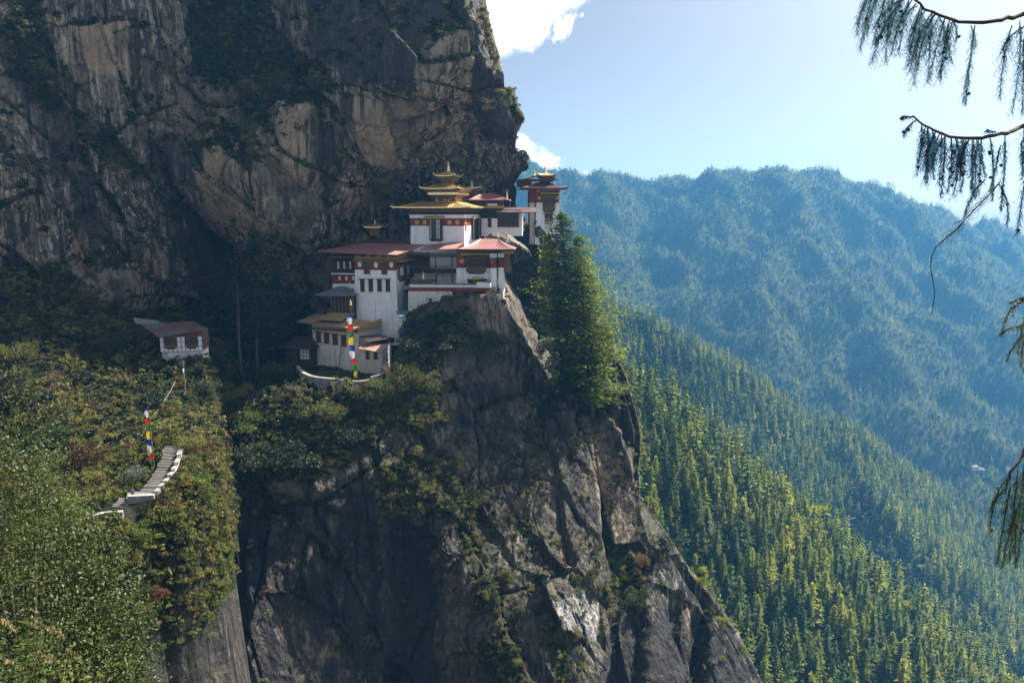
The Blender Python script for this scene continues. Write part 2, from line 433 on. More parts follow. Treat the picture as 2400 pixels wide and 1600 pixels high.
class Face:
    """rock face: y = f(x, z) over a curved outline, its right and top edges rounded and carried back"""
    def __init__(s, name, ctrl, left, right, top, bottom, ns, nt, feats, Y0, wrapR=46, wrapT=0, backR=70.0, backT=30.0, rad=3.0, amp=1.0, seed=0, slopeR=-0.12, edge_amp=0.4, masks={}, auto_veg=0.9, tone=1.0, warm=0.0, lean=36):
        C = P_arr(list(ctrl) + list(right) + (list(top) if wrapT else []))
        f = TPS(C[:, [0, 2]], C[:, 1], 4.0)
        s.f = f
        tp = resample(P_arr(top)[:, [0, 2]], ns); bt = resample(P_arr(bottom)[:, [0, 2]], ns)
        def byz(L, n):                                           # side edges, even in z
            A = P_arr(L)[:, [0, 2]]
            return resample(A, n)
        lf, rt = byz(left, nt), byz(right, nt)                   # from bottom to top
        lf[0], lf[-1] = bt[0], tp[0]; rt[0], rt[-1] = bt[-1], tp[-1]
        S = np.linspace(0, 1, ns)[None, :, None]; T = np.linspace(0, 1, nt)[:, None, None]
        Q = (1 - T) * bt[None] + T * tp[None] + (1 - S) * lf[:, None] + S * rt[:, None] \
            - ((1 - S) * (1 - T) * bt[0] + S * (1 - T) * bt[-1] + (1 - S) * T * tp[0] + S * T * tp[-1])
        q = Q.reshape(-1, 2)
        y = f(q) + feature_depth(q, f, feats, Y0)
        G = np.stack([q[:, 0], y, q[:, 1]], 1).reshape(nt, ns, 3)
        s.masks = {k: mask_paint(q, f, v, Y0).reshape(nt, ns) for k, v in masks.items()}
        for k in ('veg', 'tan', 'dark', 'pale'):
            s.masks.setdefault(k, np.zeros((nt, ns)))
        # round the right edge and carry it back
        if wrapR:
            a = np.linspace(0, math.pi / 2, 9)[1:]
            cols = [G]
            last = G[:, -1:, :]
            for ang in a:
                cols.append(last + np.stack([rad * math.sin(ang), rad * (1 - math.cos(ang)), 0], -1))
            corner = cols[-1]
            for k in range(1, wrapR):
                dy = backR * (k / (wrapR - 1)) ** 1.4
                cols.append(corner + np.stack([dy * slopeR, dy, 0], -1))
            G = np.concatenate(cols, 1); G[:, :, 0] -= rad * 1.0 * sstep(0, 1, np.linspace(0, 1, G.shape[1]))[None] * 0
            G[:, ns - 1:, 0] -= 0
            for k in s.masks:
                s.masks[k] = np.concatenate([s.masks[k]] + [s.masks[k][:, -1:]] * (G.shape[1] - ns), 1)
        if wrapT:
            a = np.linspace(0, math.pi / 2, 6)[1:]
            rows = [G]; last = G[-1:]
            r2 = 1.5
            for ang in a:
                rows.append(last + np.stack([0, r2 * (1 - math.cos(ang)), r2 * math.sin(ang)], -1))
            corner = rows[-1]
            for k in range(1, wrapT):
                dy = backT * (k / (wrapT - 1)) ** 1.3
                rows.append(corner + np.stack([0, dy, dy * 0.05], -1))
            G2 = np.concatenate(rows, 0)
            for k in s.masks:
                s.masks[k] = np.concatenate([s.masks[k]] + [s.masks[k][-1:]] * (G2.shape[0] - G.shape[0]), 0)
            G = G2
        nr, nc = G.shape[:2]
        nm = grid_normals(G)                                      # du x dv = x cross z = -y: outward
        sm = nm.copy()
        for _ in range(3):
            sm[1:-1, 1:-1] = (sm[1:-1, 1:-1] + sm[:-2, 1:-1] + sm[2:, 1:-1] + sm[1:-1, :-2] + sm[1:-1, 2:]) / 5
        d = rock_noise(G.reshape(-1, 3), amp, seed, lean).reshape(nr, nc)
        if wrapR:                                                 # keep the outline near the drawn one
            k = np.clip((ns + 12 - np.arange(nc)) / 26.0, 0, 1); k = np.where(np.arange(nc) > ns - 1, np.maximum(k, 0.0), k)
            wgt = np.where(np.arange(nc) < ns + 10, edge_amp + (1 - edge_amp) * np.clip((ns - np.arange(nc)) / 30.0, 0, 1), 0.3)
            d = d * wgt[None] - np.where(np.arange(nc) > ns - 12, rad * .7, 0)[None]
        d = d * np.where(s.masks['tan'] > 0, 1 - 0.45 * s.masks['tan'], 1)
        G = G + sm * d[..., None]
        s.G = G
        me = mesh_np(name, G.reshape(-1, 3), grid_quads(nr, nc))
        # plants settle where the face leans back
        n2 = grid_normals(G)
        up = np.clip(n2[..., 2], 0, 1)
        pn = G.reshape(-1, 3)
        nz = fbm(pn / 9., 4, seed + 30).reshape(nr, nc)
        auto = sstep(0.42, 0.72, up + nz * 0.35)
        s.masks['veg'] = np.clip(np.maximum(s.masks['veg'], auto * auto_veg), 0, 1)
        s.normals = n2
        for k, v in s.masks.items(): set_attr(me, k, v.ravel())
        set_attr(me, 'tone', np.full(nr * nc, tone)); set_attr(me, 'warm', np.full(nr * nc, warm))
        s.obj = tag(link_mesh(name, me, M_ROCK), kind='structure')
    def scatter(s, n, rs, thresh=0.45, maxu=None):
        """points on the face where plants grow: position, normal, strength"""
        w = np.clip(s.masks['veg'] - thresh, 0, 1).ravel().copy()
        if hasattr(s, 'res'): w = w / np.clip(s.normals[..., 2].ravel(), .10, 1)
        A = s.G.reshape(-1, 3)
        if w.sum() == 0: return A[:0], A[:0]
        idx = rs.choice(len(w), n, p=w / w.sum())
        return A[idx] + rs.normal(0, .12, (n, 3)), s.normals.reshape(-1, 3)[idx]
# ---------------------------------------------------------------- the great back wall
WALL = Face('cliff',
    ctrl=[(-250, -260, 190), (200, -260, 200), (600, -260, 208), (900, -260, 210), (1110, -260, 212),
          (-250, 0, 176), (0, 0, 185), (250, 0, 195), (500, 0, 210), (750, 0, 206), (950, 0, 200), (1120, 0, 204),
          (-250, 250, 168), (0, 250, 176), (250, 250, 192), (450, 250, 204), (600, 240, 200), (800, 220, 196), (1000, 200, 192), (1160, 196, 195),
          (0, 420, 172), (200, 420, 182), (380, 420, 196), (500, 420, 194), (700, 400, 194), (900, 380, 200), (1050, 340, 208), (1120, 300, 211), (1120, 245, 207), (1200, 262, 213), (1210, 330, 214),
          (-200, 600, 160), (0, 600, 168), (200, 600, 176), (350, 600, 186), (480, 580, 208), (600, 560, 202), (750, 520, 204), (900, 480, 214), (1050, 440, 219), (1190, 460, 222),
          (300, 740, 180), (450, 740, 206), (600, 720, 212), (750, 620, 212), (1190, 620, 228), (1000, 600, 224),
          (0, 850, 165), (300, 900, 178), (600, 900, 212), (1000, 900, 226), (1190, 900, 226)],
    left=[(-250, 900, 165), (-250, -260, 190)],
    right=[(1225, 960, 226), (1215, 620, 226), (1200, 500, 222), (1198, 430, 216), (1212, 412, 214), (1226, 402, 214), (1234, 388, 214), (1230, 370, 214), (1216, 354, 214), (1202, 342, 213), (1207, 324, 213), (1222, 292, 213), (1218, 258, 212),
           (1200, 228, 210), (1178, 218, 204), (1166, 208, 196), (1168, 180, 194), (1160, 145, 196), (1150, 105, 198), (1138, 60, 200), (1124, 0, 203), (1105, -260, 212)],
    top=[(-250, -260, 190), (1105, -260, 212)],
    bottom=[(-250, 900, 165), (300, 960, 178), (1225, 960, 226)],
    ns=640, nt=540, Y0=195, amp=0.95, seed=3, tone=1.2, warm=.6, rad=2.2, slopeR=-0.30, edge_amp=0.3,
    feats=[
        dict(poly=[(815, 203), (960, 232), (1100, 240), (1172, 214), (1168, 100), (1125, -40), (900, -60), (760, 60), (740, 190)], d=-3.6, w=2.2),   # dark slab above the crack
        dict(line=[(800, 200), (950, 228), (1100, 238), (1170, 216)], d=2.4, w=0.8),
        dict(poly=[(985, 225), (1090, 230), (1110, 130), (1130, 80), (1040, 85), (1000, 150)], d=-1.6, w=1.4),
        dict(poly=[(1090, 236), (1180, 216), (1225, 262), (1226, 300), (1205, 335), (1150, 350), (1110, 300)], d=-1.0, w=1.8, dome=-0.2),   # jutting boulder
        dict(poly=[(1200, 350), (1232, 365), (1238, 392), (1215, 412), (1204, 390)], d=-1.5, w=0.8),
        dict(poly=[(950, 320), (1100, 300), (1190, 350), (1205, 440), (1180, 520), (1000, 520), (900, 470), (930, 400)], d=7.0, w=5.0),   # hollow over the temples
        dict(line=[(540, 275), (600, 330), (650, 400), (720, 450), (800, 530)], d=3.4, w=1.4),
        dict(line=[(600, 290), (640, 340), (700, 420)], d=1.8, w=0.9),
        dict(line=[(790, 250), (800, 330), (860, 400), (870, 470), (890, 500)], d=2.2, w=0.9),
        dict(line=[(905, 250), (915, 330), (920, 420)], d=1.6, w=0.7),
        dict(poly=[(740, 260), (790, 260), (800, 340), (770, 470), (735, 500), (730, 380)], d=1.8, w=1.2),
        dict(poly=[(640, 230), (735, 250), (735, 450), (700, 450), (650, 350)], d=-1.6, w=1.2),
        dict(poly=[(870, 390), (955, 380), (960, 480), (900, 500), (865, 450)], d=-2.2, w=2.2, dome=-.25),     # rounded boulders
        dict(poly=[(620, 480), (720, 470), (770, 540), (740, 600), (660, 560)], d=-2.0, w=2.0, dome=-.2),
        dict(line=[(350, 345), (390, 420), (440, 500), (500, 560), (560, 630), (590, 720)], d=7.0, w=3.2),      # deep gully
        dict(poly=[(395, 345), (520, 330), (620, 430), (640, 520), (560, 600), (470, 520), (420, 430)], d=-3.2, w=2.4),
        dict(poly=[(0, 115), (110, 260), (300, 600), (240, 600), (60, 300), (0, 220)], d=2.6, w=2.2),
        dict(line=[(0, 100), (120, 250), (200, 420), (310, 620)], d=3.5, w=1.4),
        dict(poly=[(130, 60), (340, 70), (345, 200), (260, 260), (140, 160)], d=-2.0, w=1.6),
        dict(line=[(240, 330), (300, 420), (380, 560), (420, 680)], d=2.6, w=1.3),
        dict(poly=[(380, -50), (680, -50), (760, 170), (560, 190), (440, 160)], d=3.5, w=5),
        dict(poly=[(300, 590), (440, 560), (470, 640), (420, 740), (320, 740)], d=-2.4, w=2),
    ],
    masks=dict(
        veg=[[(415, -60), (600, -60), (660, 110), (740, 140), (800, 190), (720, 240), (640, 225), (560, 200), (470, 200), (430, 150)],
             (.8, [(0, -40), (90, -40), (120, 120), (160, 260), (80, 250), (0, 110)]),
             (.8, [(120, 250), (300, 330), (330, 420), (240, 370), (140, 310)]), (.65, [(540, 190), (640, 220), (600, 330), (555, 290)]),
             (.7, [(0, 590), (130, 610), (330, 720), (300, 800), (0, 800)]),
             (.8, [(1172, 216), (1204, 218), (1230, 290), (1222, 300), (1195, 250)]), (.7, [(380, 330), (420, 360), (520, 560), (480, 560), (400, 440)])],
        tan=[[(130, 50), (340, 60), (345, 160), (300, 190), (200, 150), (130, 140)], (.8, [(490, 290), (545, 300), (620, 430), (640, 520), (560, 590), (480, 470)]),
             [(650, 240), (735, 255), (730, 450), (700, 440), (655, 350)], (.9, [(800, 215), (900, 235), (940, 400), (860, 400), (800, 300)]), (.9, [(985, 225), (1092, 232), (1115, 130), (1125, 85), (1050, 90), (1010, 140)]),
             (.75, [(0, 380), (40, 400), (35, 590), (0, 590)]), (.7, [(310, 600), (430, 580), (430, 730), (330, 730)]), (.7, [(780, 420), (860, 400), (900, 500), (800, 530)]), (.6, [(985, 245), (1090, 250), (1080, 330), (1000, 320)])],
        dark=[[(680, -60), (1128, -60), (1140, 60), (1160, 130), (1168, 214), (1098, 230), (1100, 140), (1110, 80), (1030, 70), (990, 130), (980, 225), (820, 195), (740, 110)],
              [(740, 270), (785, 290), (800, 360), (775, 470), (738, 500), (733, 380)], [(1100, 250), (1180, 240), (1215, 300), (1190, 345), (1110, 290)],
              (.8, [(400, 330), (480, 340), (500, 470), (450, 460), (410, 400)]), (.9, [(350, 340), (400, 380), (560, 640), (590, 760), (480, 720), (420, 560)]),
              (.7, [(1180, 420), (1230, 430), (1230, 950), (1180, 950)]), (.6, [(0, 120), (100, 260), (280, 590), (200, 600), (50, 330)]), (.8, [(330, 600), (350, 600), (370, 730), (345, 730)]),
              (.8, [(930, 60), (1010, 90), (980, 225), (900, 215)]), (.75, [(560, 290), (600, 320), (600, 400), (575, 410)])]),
)

# ---------------------------------------------------------------- the rock the tower stands on
TOWER_ROCK = Face('tower_rock',
    ctrl=[(1150, 540, 222), (1250, 540, 221), (1330, 540, 224), (1200, 700, 219), (1300, 700, 221), (1200, 900, 214), (1330, 900, 216), (1250, 1100, 210), (1360, 1100, 212)],
    left=[(1120, 1100, 210), (1130, 540, 222)],
    right=[(1400, 1100, 212), (1370, 900, 216), (1335, 760, 219), (1310, 640, 221), (1296, 546, 222)],
    top=[(1130, 540, 222), (1210, 538, 221), (1296, 546, 222)],
    bottom=[(1120, 1100, 210), (1400, 1100, 212)],
    ns=130, nt=240, Y0=220, amp=0.55, seed=21, tone=.9, rad=2, wrapR=20, wrapT=20, backR=30, backT=26, slopeR=-0.05, edge_amp=0.4,
    feats=[dict(line=[(1262, 560), (1264, 700), (1280, 850)], d=1.6, w=0.8), dict(poly=[(1205, 545), (1250, 545), (1255, 800), (1215, 800)], d=2.5, w=2)],
    masks=dict(dark=[(.8, [(1130, 535), (1262, 535), (1268, 900), (1130, 1000)])], tan=[(.75, [(1262, 600), (1300, 600), (1310, 880), (1275, 880)])]))

# ---------------------------------------------------------------- the pillar below the monastery and the buttress beside it
PILLAR = Face('cliff_pillar',
    ctrl=[(560, 1700, 128), (750, 1700, 134), (950, 1700, 136), (1150, 1700, 134), (1350, 1700, 138), (1550, 1700, 146), (1800, 1700, 158),
          (560, 1500, 134), (700, 1500, 140), (900, 1480, 144), (1100, 1450, 144), (1300, 1450, 146), (1500, 1500, 154), (1700, 1500, 166),
          (560, 1250, 148), (720, 1250, 150), (900, 1250, 155), (1100, 1250, 156), (1300, 1250, 160), (1450, 1250, 168), (1540, 1290, 168),
          (560, 1050, 158), (700, 1050, 158), (900, 1050, 163), (1100, 1050, 169), (1300, 1050, 177), (1450, 1050, 181),
          (560, 960, 163), (700, 900, 170), (850, 905, 171), (1000, 850, 178), (1200, 800, 187), (1330, 950, 185), (1450, 880, 187), (1100, 700, 187), (1180, 700, 188)],
    left=[(380, 1700, 122), (430, 1500, 132), (440, 1300, 144), (440, 1100, 156), (440, 1010, 160)],
    right=[(1835, 1700, 162), (1775, 1592, 164), (1738, 1515, 166), (1690, 1440, 168), (1640, 1378, 168), (1606, 1322, 168), (1586, 1296, 168), (1555, 1290, 168), (1520, 1262, 170), (1500, 1200, 172), (1494, 1130, 175), (1500, 1060, 178), (1500, 1000, 181), (1486, 945, 184), (1468, 880, 187), (1450, 840, 189), (1436, 820, 190)],
    top=[(440, 1010, 160), (520, 990, 163), (560, 960, 165), (640, 925, 168), (700, 905, 170), (880, 908, 171), (920, 870, 173), (950, 800, 180), (970, 745, 184), (1010, 712, 187), (1090, 700, 187), (1165, 692, 187), (1185, 715, 188),
         (1212, 760, 189), (1235, 810, 190), (1275, 870, 190), (1310, 930, 188), (1340, 960, 187), (1380, 925, 188), (1410, 850, 189), (1436, 820, 190)],
    bottom=[(380, 1700, 122), (1835, 1700, 162)],
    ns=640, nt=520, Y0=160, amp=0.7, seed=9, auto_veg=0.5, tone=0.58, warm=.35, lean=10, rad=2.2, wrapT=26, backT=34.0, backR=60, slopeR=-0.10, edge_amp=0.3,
    feats=[
        dict(poly=[(1140, 600), (1190, 690), (1225, 760), (1255, 820), (1290, 885), (1330, 960), (1362, 1060), (1392, 1150), (1405, 1240), (1420, 1400), (1400, 1800), (400, 1800), (400, 700), (900, 600)], d=-8.0, w=1.2),   # pillar front
        dict(poly=[(1340, 975), (1395, 950), (1440, 985), (1490, 1120), (1492, 1250), (1440, 1270), (1415, 1180), (1378, 1060)], d=-3.2, w=0.9, tilt=(-0.12, 0)),
        dict(line=[(1335, 965), (1370, 1065), (1402, 1160), (1412, 1250)], d=3.5, w=1.2),
        dict(line=[(1425, 990), (1450, 1060), (1478, 1135)], d=0.9, w=0.4),
        dict(poly=[(1265, 1290), (1330, 1320), (1395, 1385), (1405, 1470), (1375, 1450), (1310, 1385)], d=-1.2, w=0.8, tilt=(0.9, 0.25)),
        dict(line=[(1100, 1180), (1175, 1235), (1205, 1290), (1290, 1330), (1340, 1400)], d=1.2, w=0.5),
        dict(poly=[(655, 1352), (745, 1368), (805, 1425), (855, 1500), (870, 1640), (800, 1640), (735, 1545), (690, 1440)], d=1.6, w=0.7),
        dict(poly=[(935, 1200), (1015, 1180), (1035, 1400), (1050, 1720), (930, 1720), (945, 1400)], d=4.5, w=2.2),
        dict(line=[(1000, 1000), (1050, 1060), (1100, 1150), (1160, 1225)], d=2.6, w=1.0),
        dict(poly=[(900, 900), (1010, 870), (1050, 980), (1010, 1040), (960, 1020), (930, 1080), (895, 1000)], d=-2.6, w=1.4),
        dict(poly=[(1010, 900), (1160, 830), (1290, 920), (1360, 1080), (1380, 1200), (1230, 1230), (1120, 1130), (1060, 1040)], d=1.8, w=2.4),
        dict(poly=[(880, 1060), (960, 1040), (1080, 1180), (1060, 1250), (960, 1200), (890, 1200)], d=-2.0, w=1.6),
        dict(line=[(600, 1150), (700, 1180), (800, 1290)], d=1.5, w=1.0), dict(line=[(560, 1180), (580, 1350), (600, 1600)], d=4.0, w=1.6),
        dict(line=[(770, 1250), (785, 1340), (800, 1400)], d=1.2, w=0.6),
        dict(poly=[(1100, 1290), (1260, 1300), (1400, 1450), (1410, 1720), (1120, 1720)], d=-1.5, w=2.0),
        dict(line=[(1245, 1430), (1290, 1520), (1330, 1600)], d=-1.0, w=0.7),
        dict(poly=[(1415, 1270), (1500, 1290), (1490, 1390), (1430, 1440), (1390, 1360)], d=3.0, w=1.5),
        dict(poly=[(1480, 1300), (1590, 1300), (1625, 1390), (1640, 1720), (1500, 1720), (1510, 1450)], d=-3.0, w=1.6, tilt=(0.35, 0.2)),
        dict(line=[(1590, 1400), (1585, 1500), (1600, 1620)], d=2.0, w=1.0),
        dict(line=[(1500, 1340), (1560, 1360), (1640, 1420), (1700, 1520), (1740, 1620)], d=-0.8, w=0.6),
    ],
    masks=dict(
        veg=[[(500, 1010), (560, 940), (700, 890), (900, 890), (960, 840), (960, 760), (985, 735), (1050, 722), (1098, 715), (1112, 765), (1165, 785), (1215, 790), (1180, 800), (1060, 800), (1020, 870), (1040, 950), (1010, 1000), (960, 960), (900, 1000), (870, 1050), (760, 1100), (660, 1100), (600, 1160), (500, 1200)],
             (.75, [(910, 1060), (1000, 1010), (1080, 1090), (1130, 1130), (1120, 1230), (1060, 1180), (1000, 1160), (930, 1190)]),
             (.7, [(1110, 1270), (1200, 1300), (1180, 1420), (1100, 1380)]), (.8, [(1420, 1280), (1490, 1290), (1560, 1300), (1500, 1400), (1430, 1430), (1400, 1350)]),
             (.6, [(1260, 1400), (1330, 1440), (1360, 1560), (1300, 1560)]), (.6, [(1370, 1200), (1410, 1230), (1400, 1350), (1375, 1320)]),
             (.8, [(1300, 900), (1400, 900), (1460, 850), (1460, 950), (1400, 975), (1340, 985)]), (.7, [(1630, 1390), (1690, 1440), (1700, 1500), (1650, 1440)]), (.8, [(1120, 1440), (1215, 1420), (1250, 1620), (1140, 1620)]), (.8, [(1075, 1110), (1125, 1120), (1150, 1260), (1100, 1290), (1070, 1200)]), (.75, [(940, 1080), (985, 1085), (975, 1170), (915, 1190), (900, 1140)]), (.7, [(1285, 1380), (1320, 1420), (1345, 1560), (1310, 1600)]), (.7, [(1180, 1290), (1215, 1330), (1225, 1420), (1185, 1430)]), (.6, [(1480, 1060), (1500, 1200), (1530, 1290), (1500, 1300), (1475, 1180)])],
        tan=[[(655, 1352), (745, 1368), (805, 1425), (855, 1500), (870, 1640), (800, 1640), (735, 1545), (690, 1440)],
             [(1375, 1075), (1420, 1060), (1480, 1110), (1490, 1260), (1425, 1285), (1395, 1200)],
             [(1600, 1415), (1640, 1420), (1625, 1500), (1590, 1480)], (.75, [(1330, 1000), (1390, 990), (1420, 1060), (1380, 1060)]), (.75, [(1090, 685), (1180, 685), (1205, 735), (1190, 775), (1130, 760), (1100, 720)]),
             (.6, [(1340, 980), (1400, 960), (1440, 1060), (1400, 1090)]), (.55, [(660, 1180), (760, 1160), (780, 1290), (700, 1330)]), (.5, [(870, 980), (900, 980), (905, 1060), (890, 1080)]), (.55, [(1020, 830), (1070, 830), (1070, 960), (1030, 950)])],
        dark=[(.7, [(560, 1150), (880, 1100), (1000, 1200), (1060, 1700), (480, 1700), (560, 1400)]), [(940, 1200), (1010, 1190), (1040, 1700), (930, 1700)], (.75, [(1480, 1400), (1590, 1420), (1720, 1480), (1800, 1700), (1400, 1700), (1400, 1440)]),
              (.6, [(1180, 760), (1330, 960), (1400, 1150), (1410, 1270), (1350, 1230), (1240, 950)]), (.6, [(1050, 900), (1160, 850), (1220, 1000), (1200, 1160), (1080, 1000)]), (.6, [(1455, 880), (1500, 960), (1500, 1120), (1450, 1040)])],
        pale=[(1.0, [(1285, 1320), (1330, 1325), (1390, 1385), (1395, 1460), (1370, 1450), (1315, 1390)]), (.55, [(980, 1120), (1010, 1130), (1000, 1200), (960, 1190)]), (.6, [(1380, 1450), (1410, 1480), (1415, 1600), (1395, 1600)]), (.5, [(1560, 1290), (1600, 1310), (1620, 1360), (1590, 1390), (1540, 1350)]),
              (.5, [(1120, 1200), (1220, 1230), (1230, 1300), (1150, 1280)])]),
)
# ---------------------------------------------------------------- ground on the left: gully, ledges, the spur with the stairs
EDGE = P_arr([(-500, 1420, 70), (-200, 1350, 74), (0, 1290, 78), (100, 1250, 80), (184, 1225, 81.6), (262, 1206, 83.4), (300, 1174, 87.0), (362, 1166, 87.8), (384, 1134, 90.2), (404, 1104, 93.0), (416, 1076, 96.0), (424, 1048, 99.4), (436, 1022, 108), (450, 1000, 120), (470, 982, 136), (498, 966, 152), (520, 962, 162), (560, 962, 170)])[:, :2]
def edge_drop(q):
    """how far the ground falls off outside the line of the stairs (towards the valley)"""
    best = np.full(len(q), 1e9); side = np.zeros(len(q))
    for i in range(1, len(EDGE)):
        a, b = EDGE[i - 1], EDGE[i]; e = b - a; w = q - a
        t = np.clip((w @ e) / (e @ e), 0, 1); r = w - t[:, None] * e; d = np.sqrt((r * r).sum(1))
        k = d < best - 1e-6; best = np.where(k, d, best); side = np.where(k, e[0] * r[:, 1] - e[1] * r[:, 0], side)
    d = np.where(side < 0, np.maximum(best - .5, 0), 0)
    n = fbm(np.c_[q / 5., q[:, 0] * 0], 3, 12)
    d = np.maximum(d + n * np.minimum(d, 3) * .5, 0)
    return 1.05 * d + 13.0 * np.maximum(d - 3.4, 0) + .35 * fbm(np.c_[q / 2.2, q[:, 0] * 0], 3, 13) * np.minimum(d, 3)

class Ground:
    def __init__(s, name, ctrl, x0, x1, y0, y1, res, amp, seed, masks={}, feats=[], mat=None, smooth=3.0, keep=None, dz=0.0, tone=.6, vegc=.5, vegz=None):
        C = P_arr(ctrl); s.f = TPS(C[:, :2], C[:, 2], smooth)
        xs = np.arange(x0, x1 + res, res); ys = np.arange(y0, y1 + res, res)
        X, Y = np.meshgrid(xs, ys); q = np.stack([X.ravel(), Y.ravel()], 1)
        z = s.f(q) + dz
        z = z - edge_drop(q)
        p = np.c_[q, z]
        z = z + amp * (fbm(p / 14., 4, seed) * 1.6 + fbm(p / 3.5, 4, seed + 9, .5, ridged=True) * 0.5)
        s.q = q
        s.flat = np.zeros(len(q))
        for ft in feats:
            pts = np.array([P(*a)[:2] for a in ft['pts']])
            d = poly_sdf(q, pts)
            m = sstep(ft['w'], 0, d)
            z = z * (1 - m) + ft['z'] * m
        p = np.c_[q, z]
        s.G = p.reshape(len(ys), len(xs), 3)
        n = grid_normals(s.G); n = n * np.sign(n[..., 2:3]); s.normals = n
        steep = 1 - n[..., 2]
        nz = fbm(p / 6., 4, seed + 40).reshape(steep.shape)
        veg = 1 - sstep(vegc, vegc + .22, steep + nz * 0.25)
        if vegz: veg = np.maximum(veg, (sstep(vegz[0], vegz[1], s.G[..., 2] + nz * 4)) * .9)
        s.masks = {'veg': veg, 'tan': np.zeros_like(veg), 'dark': np.zeros_like(veg), 'pale': sstep(.6, .9, steep + nz * .5) * .12}
        for k, L in masks.items():
            for a, pts in L:
                pts = np.array([P(*t)[:2] for t in pts])
                m = sstep(1.5, -1.5, poly_sdf(q, pts)).reshape(veg.shape)
                s.masks[k] = s.masks[k] * (1 - m) + a * m
        Q = grid_quads(len(ys), len(xs))
        if keep is not None:
            kp = np.array([P(*t)[:2] for t in keep])
            Q = Q[poly_sdf(q[Q[:, 0]], kp) < 0]
            out = (poly_sdf(q, kp) > 0).reshape(veg.shape)
            s.out = out
        me = mesh_np(name, p, Q)
        for k, v in s.masks.items(): set_attr(me, k, v.ravel())
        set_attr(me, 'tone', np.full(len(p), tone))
        s.obj = tag(link_mesh(name, me, mat or M_ROCK), kind='structure')
        s.x0, s.y0, s.res = x0, y0, res
    def z(s, x, y):
        fx = np.clip((np.asarray(x) - s.x0) / s.res, 0, s.G.shape[1] - 1.001); fy = np.clip((np.asarray(y) - s.y0) / s.res, 0, s.G.shape[0] - 1.001)
        i, j = np.floor(fx).astype(int), np.floor(fy).astype(int); a, b = fx - i, fy - j
        Z = s.G[..., 2]
        return (Z[j, i] * (1 - a) + Z[j, i + 1] * a) * (1 - b) + (Z[j + 1, i] * (1 - a) + Z[j + 1, i + 1] * a) * b
    scatter = Face.scatter

TERR_Z = P(800, 884, 172)[2]
CTRL = [(-250, 1250, 100), (0, 1150, 104), (100, 1100, 108), (60, 1000, 122), (100, 900, 136), (200, 880, 142), (0, 800, 148), (100, 720, 160), (230, 760, 160), (-200, 800, 140), (-200, 650, 155), (0, 640, 168),
          (355, 852, 149), (420, 857, 149), (478, 850, 150), (420, 800, 160), (300, 780, 168), (500, 900, 160), (480, 800, 175), (560, 840, 178), (620, 850, 180), (540, 760, 200), (640, 760, 200),
          (350, 1000, 124), (420, 990, 124), (480, 960, 140), (520, 940, 150), (560, 930, 162), (640, 905, 168), (740, 892, 172), (900, 890, 173), (1000, 760, 186), (1100, 700, 190),
          (1180, 640, 205), (1180, 560, 222), (900, 760, 200), (780, 760, 200),
          (-200, 1360, 74), (0, 1298, 78), (60, 1270, 80), (184, 1232, 81.8), (262, 1214, 83.4), (285, 1192, 86), (300, 1178, 87.4), (362, 1170, 88.0), (345, 1158, 90.2), (370, 1128, 92.4), (384, 1132, 90.4), (404, 1104, 93.2), (396, 1076, 96.8), (416, 1072, 96.4), (405, 1050, 99.6), (430, 1044, 100), (446, 1020, 106), (476, 1000, 118), (500, 985, 132),
          (300, 1130, 93), (230, 1170, 91), (150, 1190, 90), (200, 1090, 104), (330, 1085, 103), (363, 1118, 101), (352, 1122, 99), (300, 1060, 108), (380, 1030, 110), (100, 1190, 92), (0, 1230, 88), (-200, 1280, 84)]
KEEPB = [(500, 985, 132), (514, 972, 146), (528, 975, 165), (560, 975, 170), (700, 930, 172), (880, 930, 173.5), (920, 880, 176), (950, 800, 183), (1000, 740, 189), (1192, 700, 191), (1192, 560, 231), (-800, 560, 231)]
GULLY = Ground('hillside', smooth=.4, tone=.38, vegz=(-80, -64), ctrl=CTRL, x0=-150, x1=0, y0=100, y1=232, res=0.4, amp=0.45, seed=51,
    feats=[dict(pts=[(690, 868, 176), (700, 872, 168), (760, 885, 166), (900, 885, 166), (935, 850, 172), (935, 800, 196), (660, 800, 196)], z=TERR_Z, w=2.5)],
    keep=[(-800, 900, 108.6), (440, 1050, 108.6), (500, 1150, 108.6), (545, 1100, 132)] + KEEPB[1:],
    masks=dict(pale=[(.6, [(140, 780, 150), (60, 760, 150), (60, 700, 160), (160, 740, 160)])]))

# the spur that carries the stairs, its flank falling away to the bottom of the picture
SPUR = Ground('stair_spur', ctrl=CTRL, x0=-84, x1=-20, y0=54, y1=110, res=0.22, amp=0.45, seed=51, dz=-.12, vegc=.66, tone=.26, smooth=.4, vegz=(-60, -48),  # low tone puts the shade missing on this flank into the rock colour
    masks=dict(tan=[(.55, [(380, 1500, 72), (470, 1480, 76), (520, 1620, 76), (400, 1620, 70)])]))
NEAR_X, NEAR_Y = np.meshgrid(np.arange(-45, 31, 1.5), np.arange(-12, 58, 1.5))
_p = np.c_[NEAR_X.ravel(), NEAR_Y.ravel(), -2.2 - 0.82 * np.maximum(NEAR_Y.ravel(), 0)]
_p[:, 2] += fbm(_p / 9., 3, 5) * .8
_me = mesh_np('near_slope', _p, grid_quads(*NEAR_X.shape))
for _k, _v in (('veg', 1), ('tan', 0), ('dark', 0), ('pale', 0), ('tone', 1)): set_attr(_me, _k, np.full(len(_p), _v))
tag(link_mesh('near_slope', _me, M_ROCK), kind='structure')

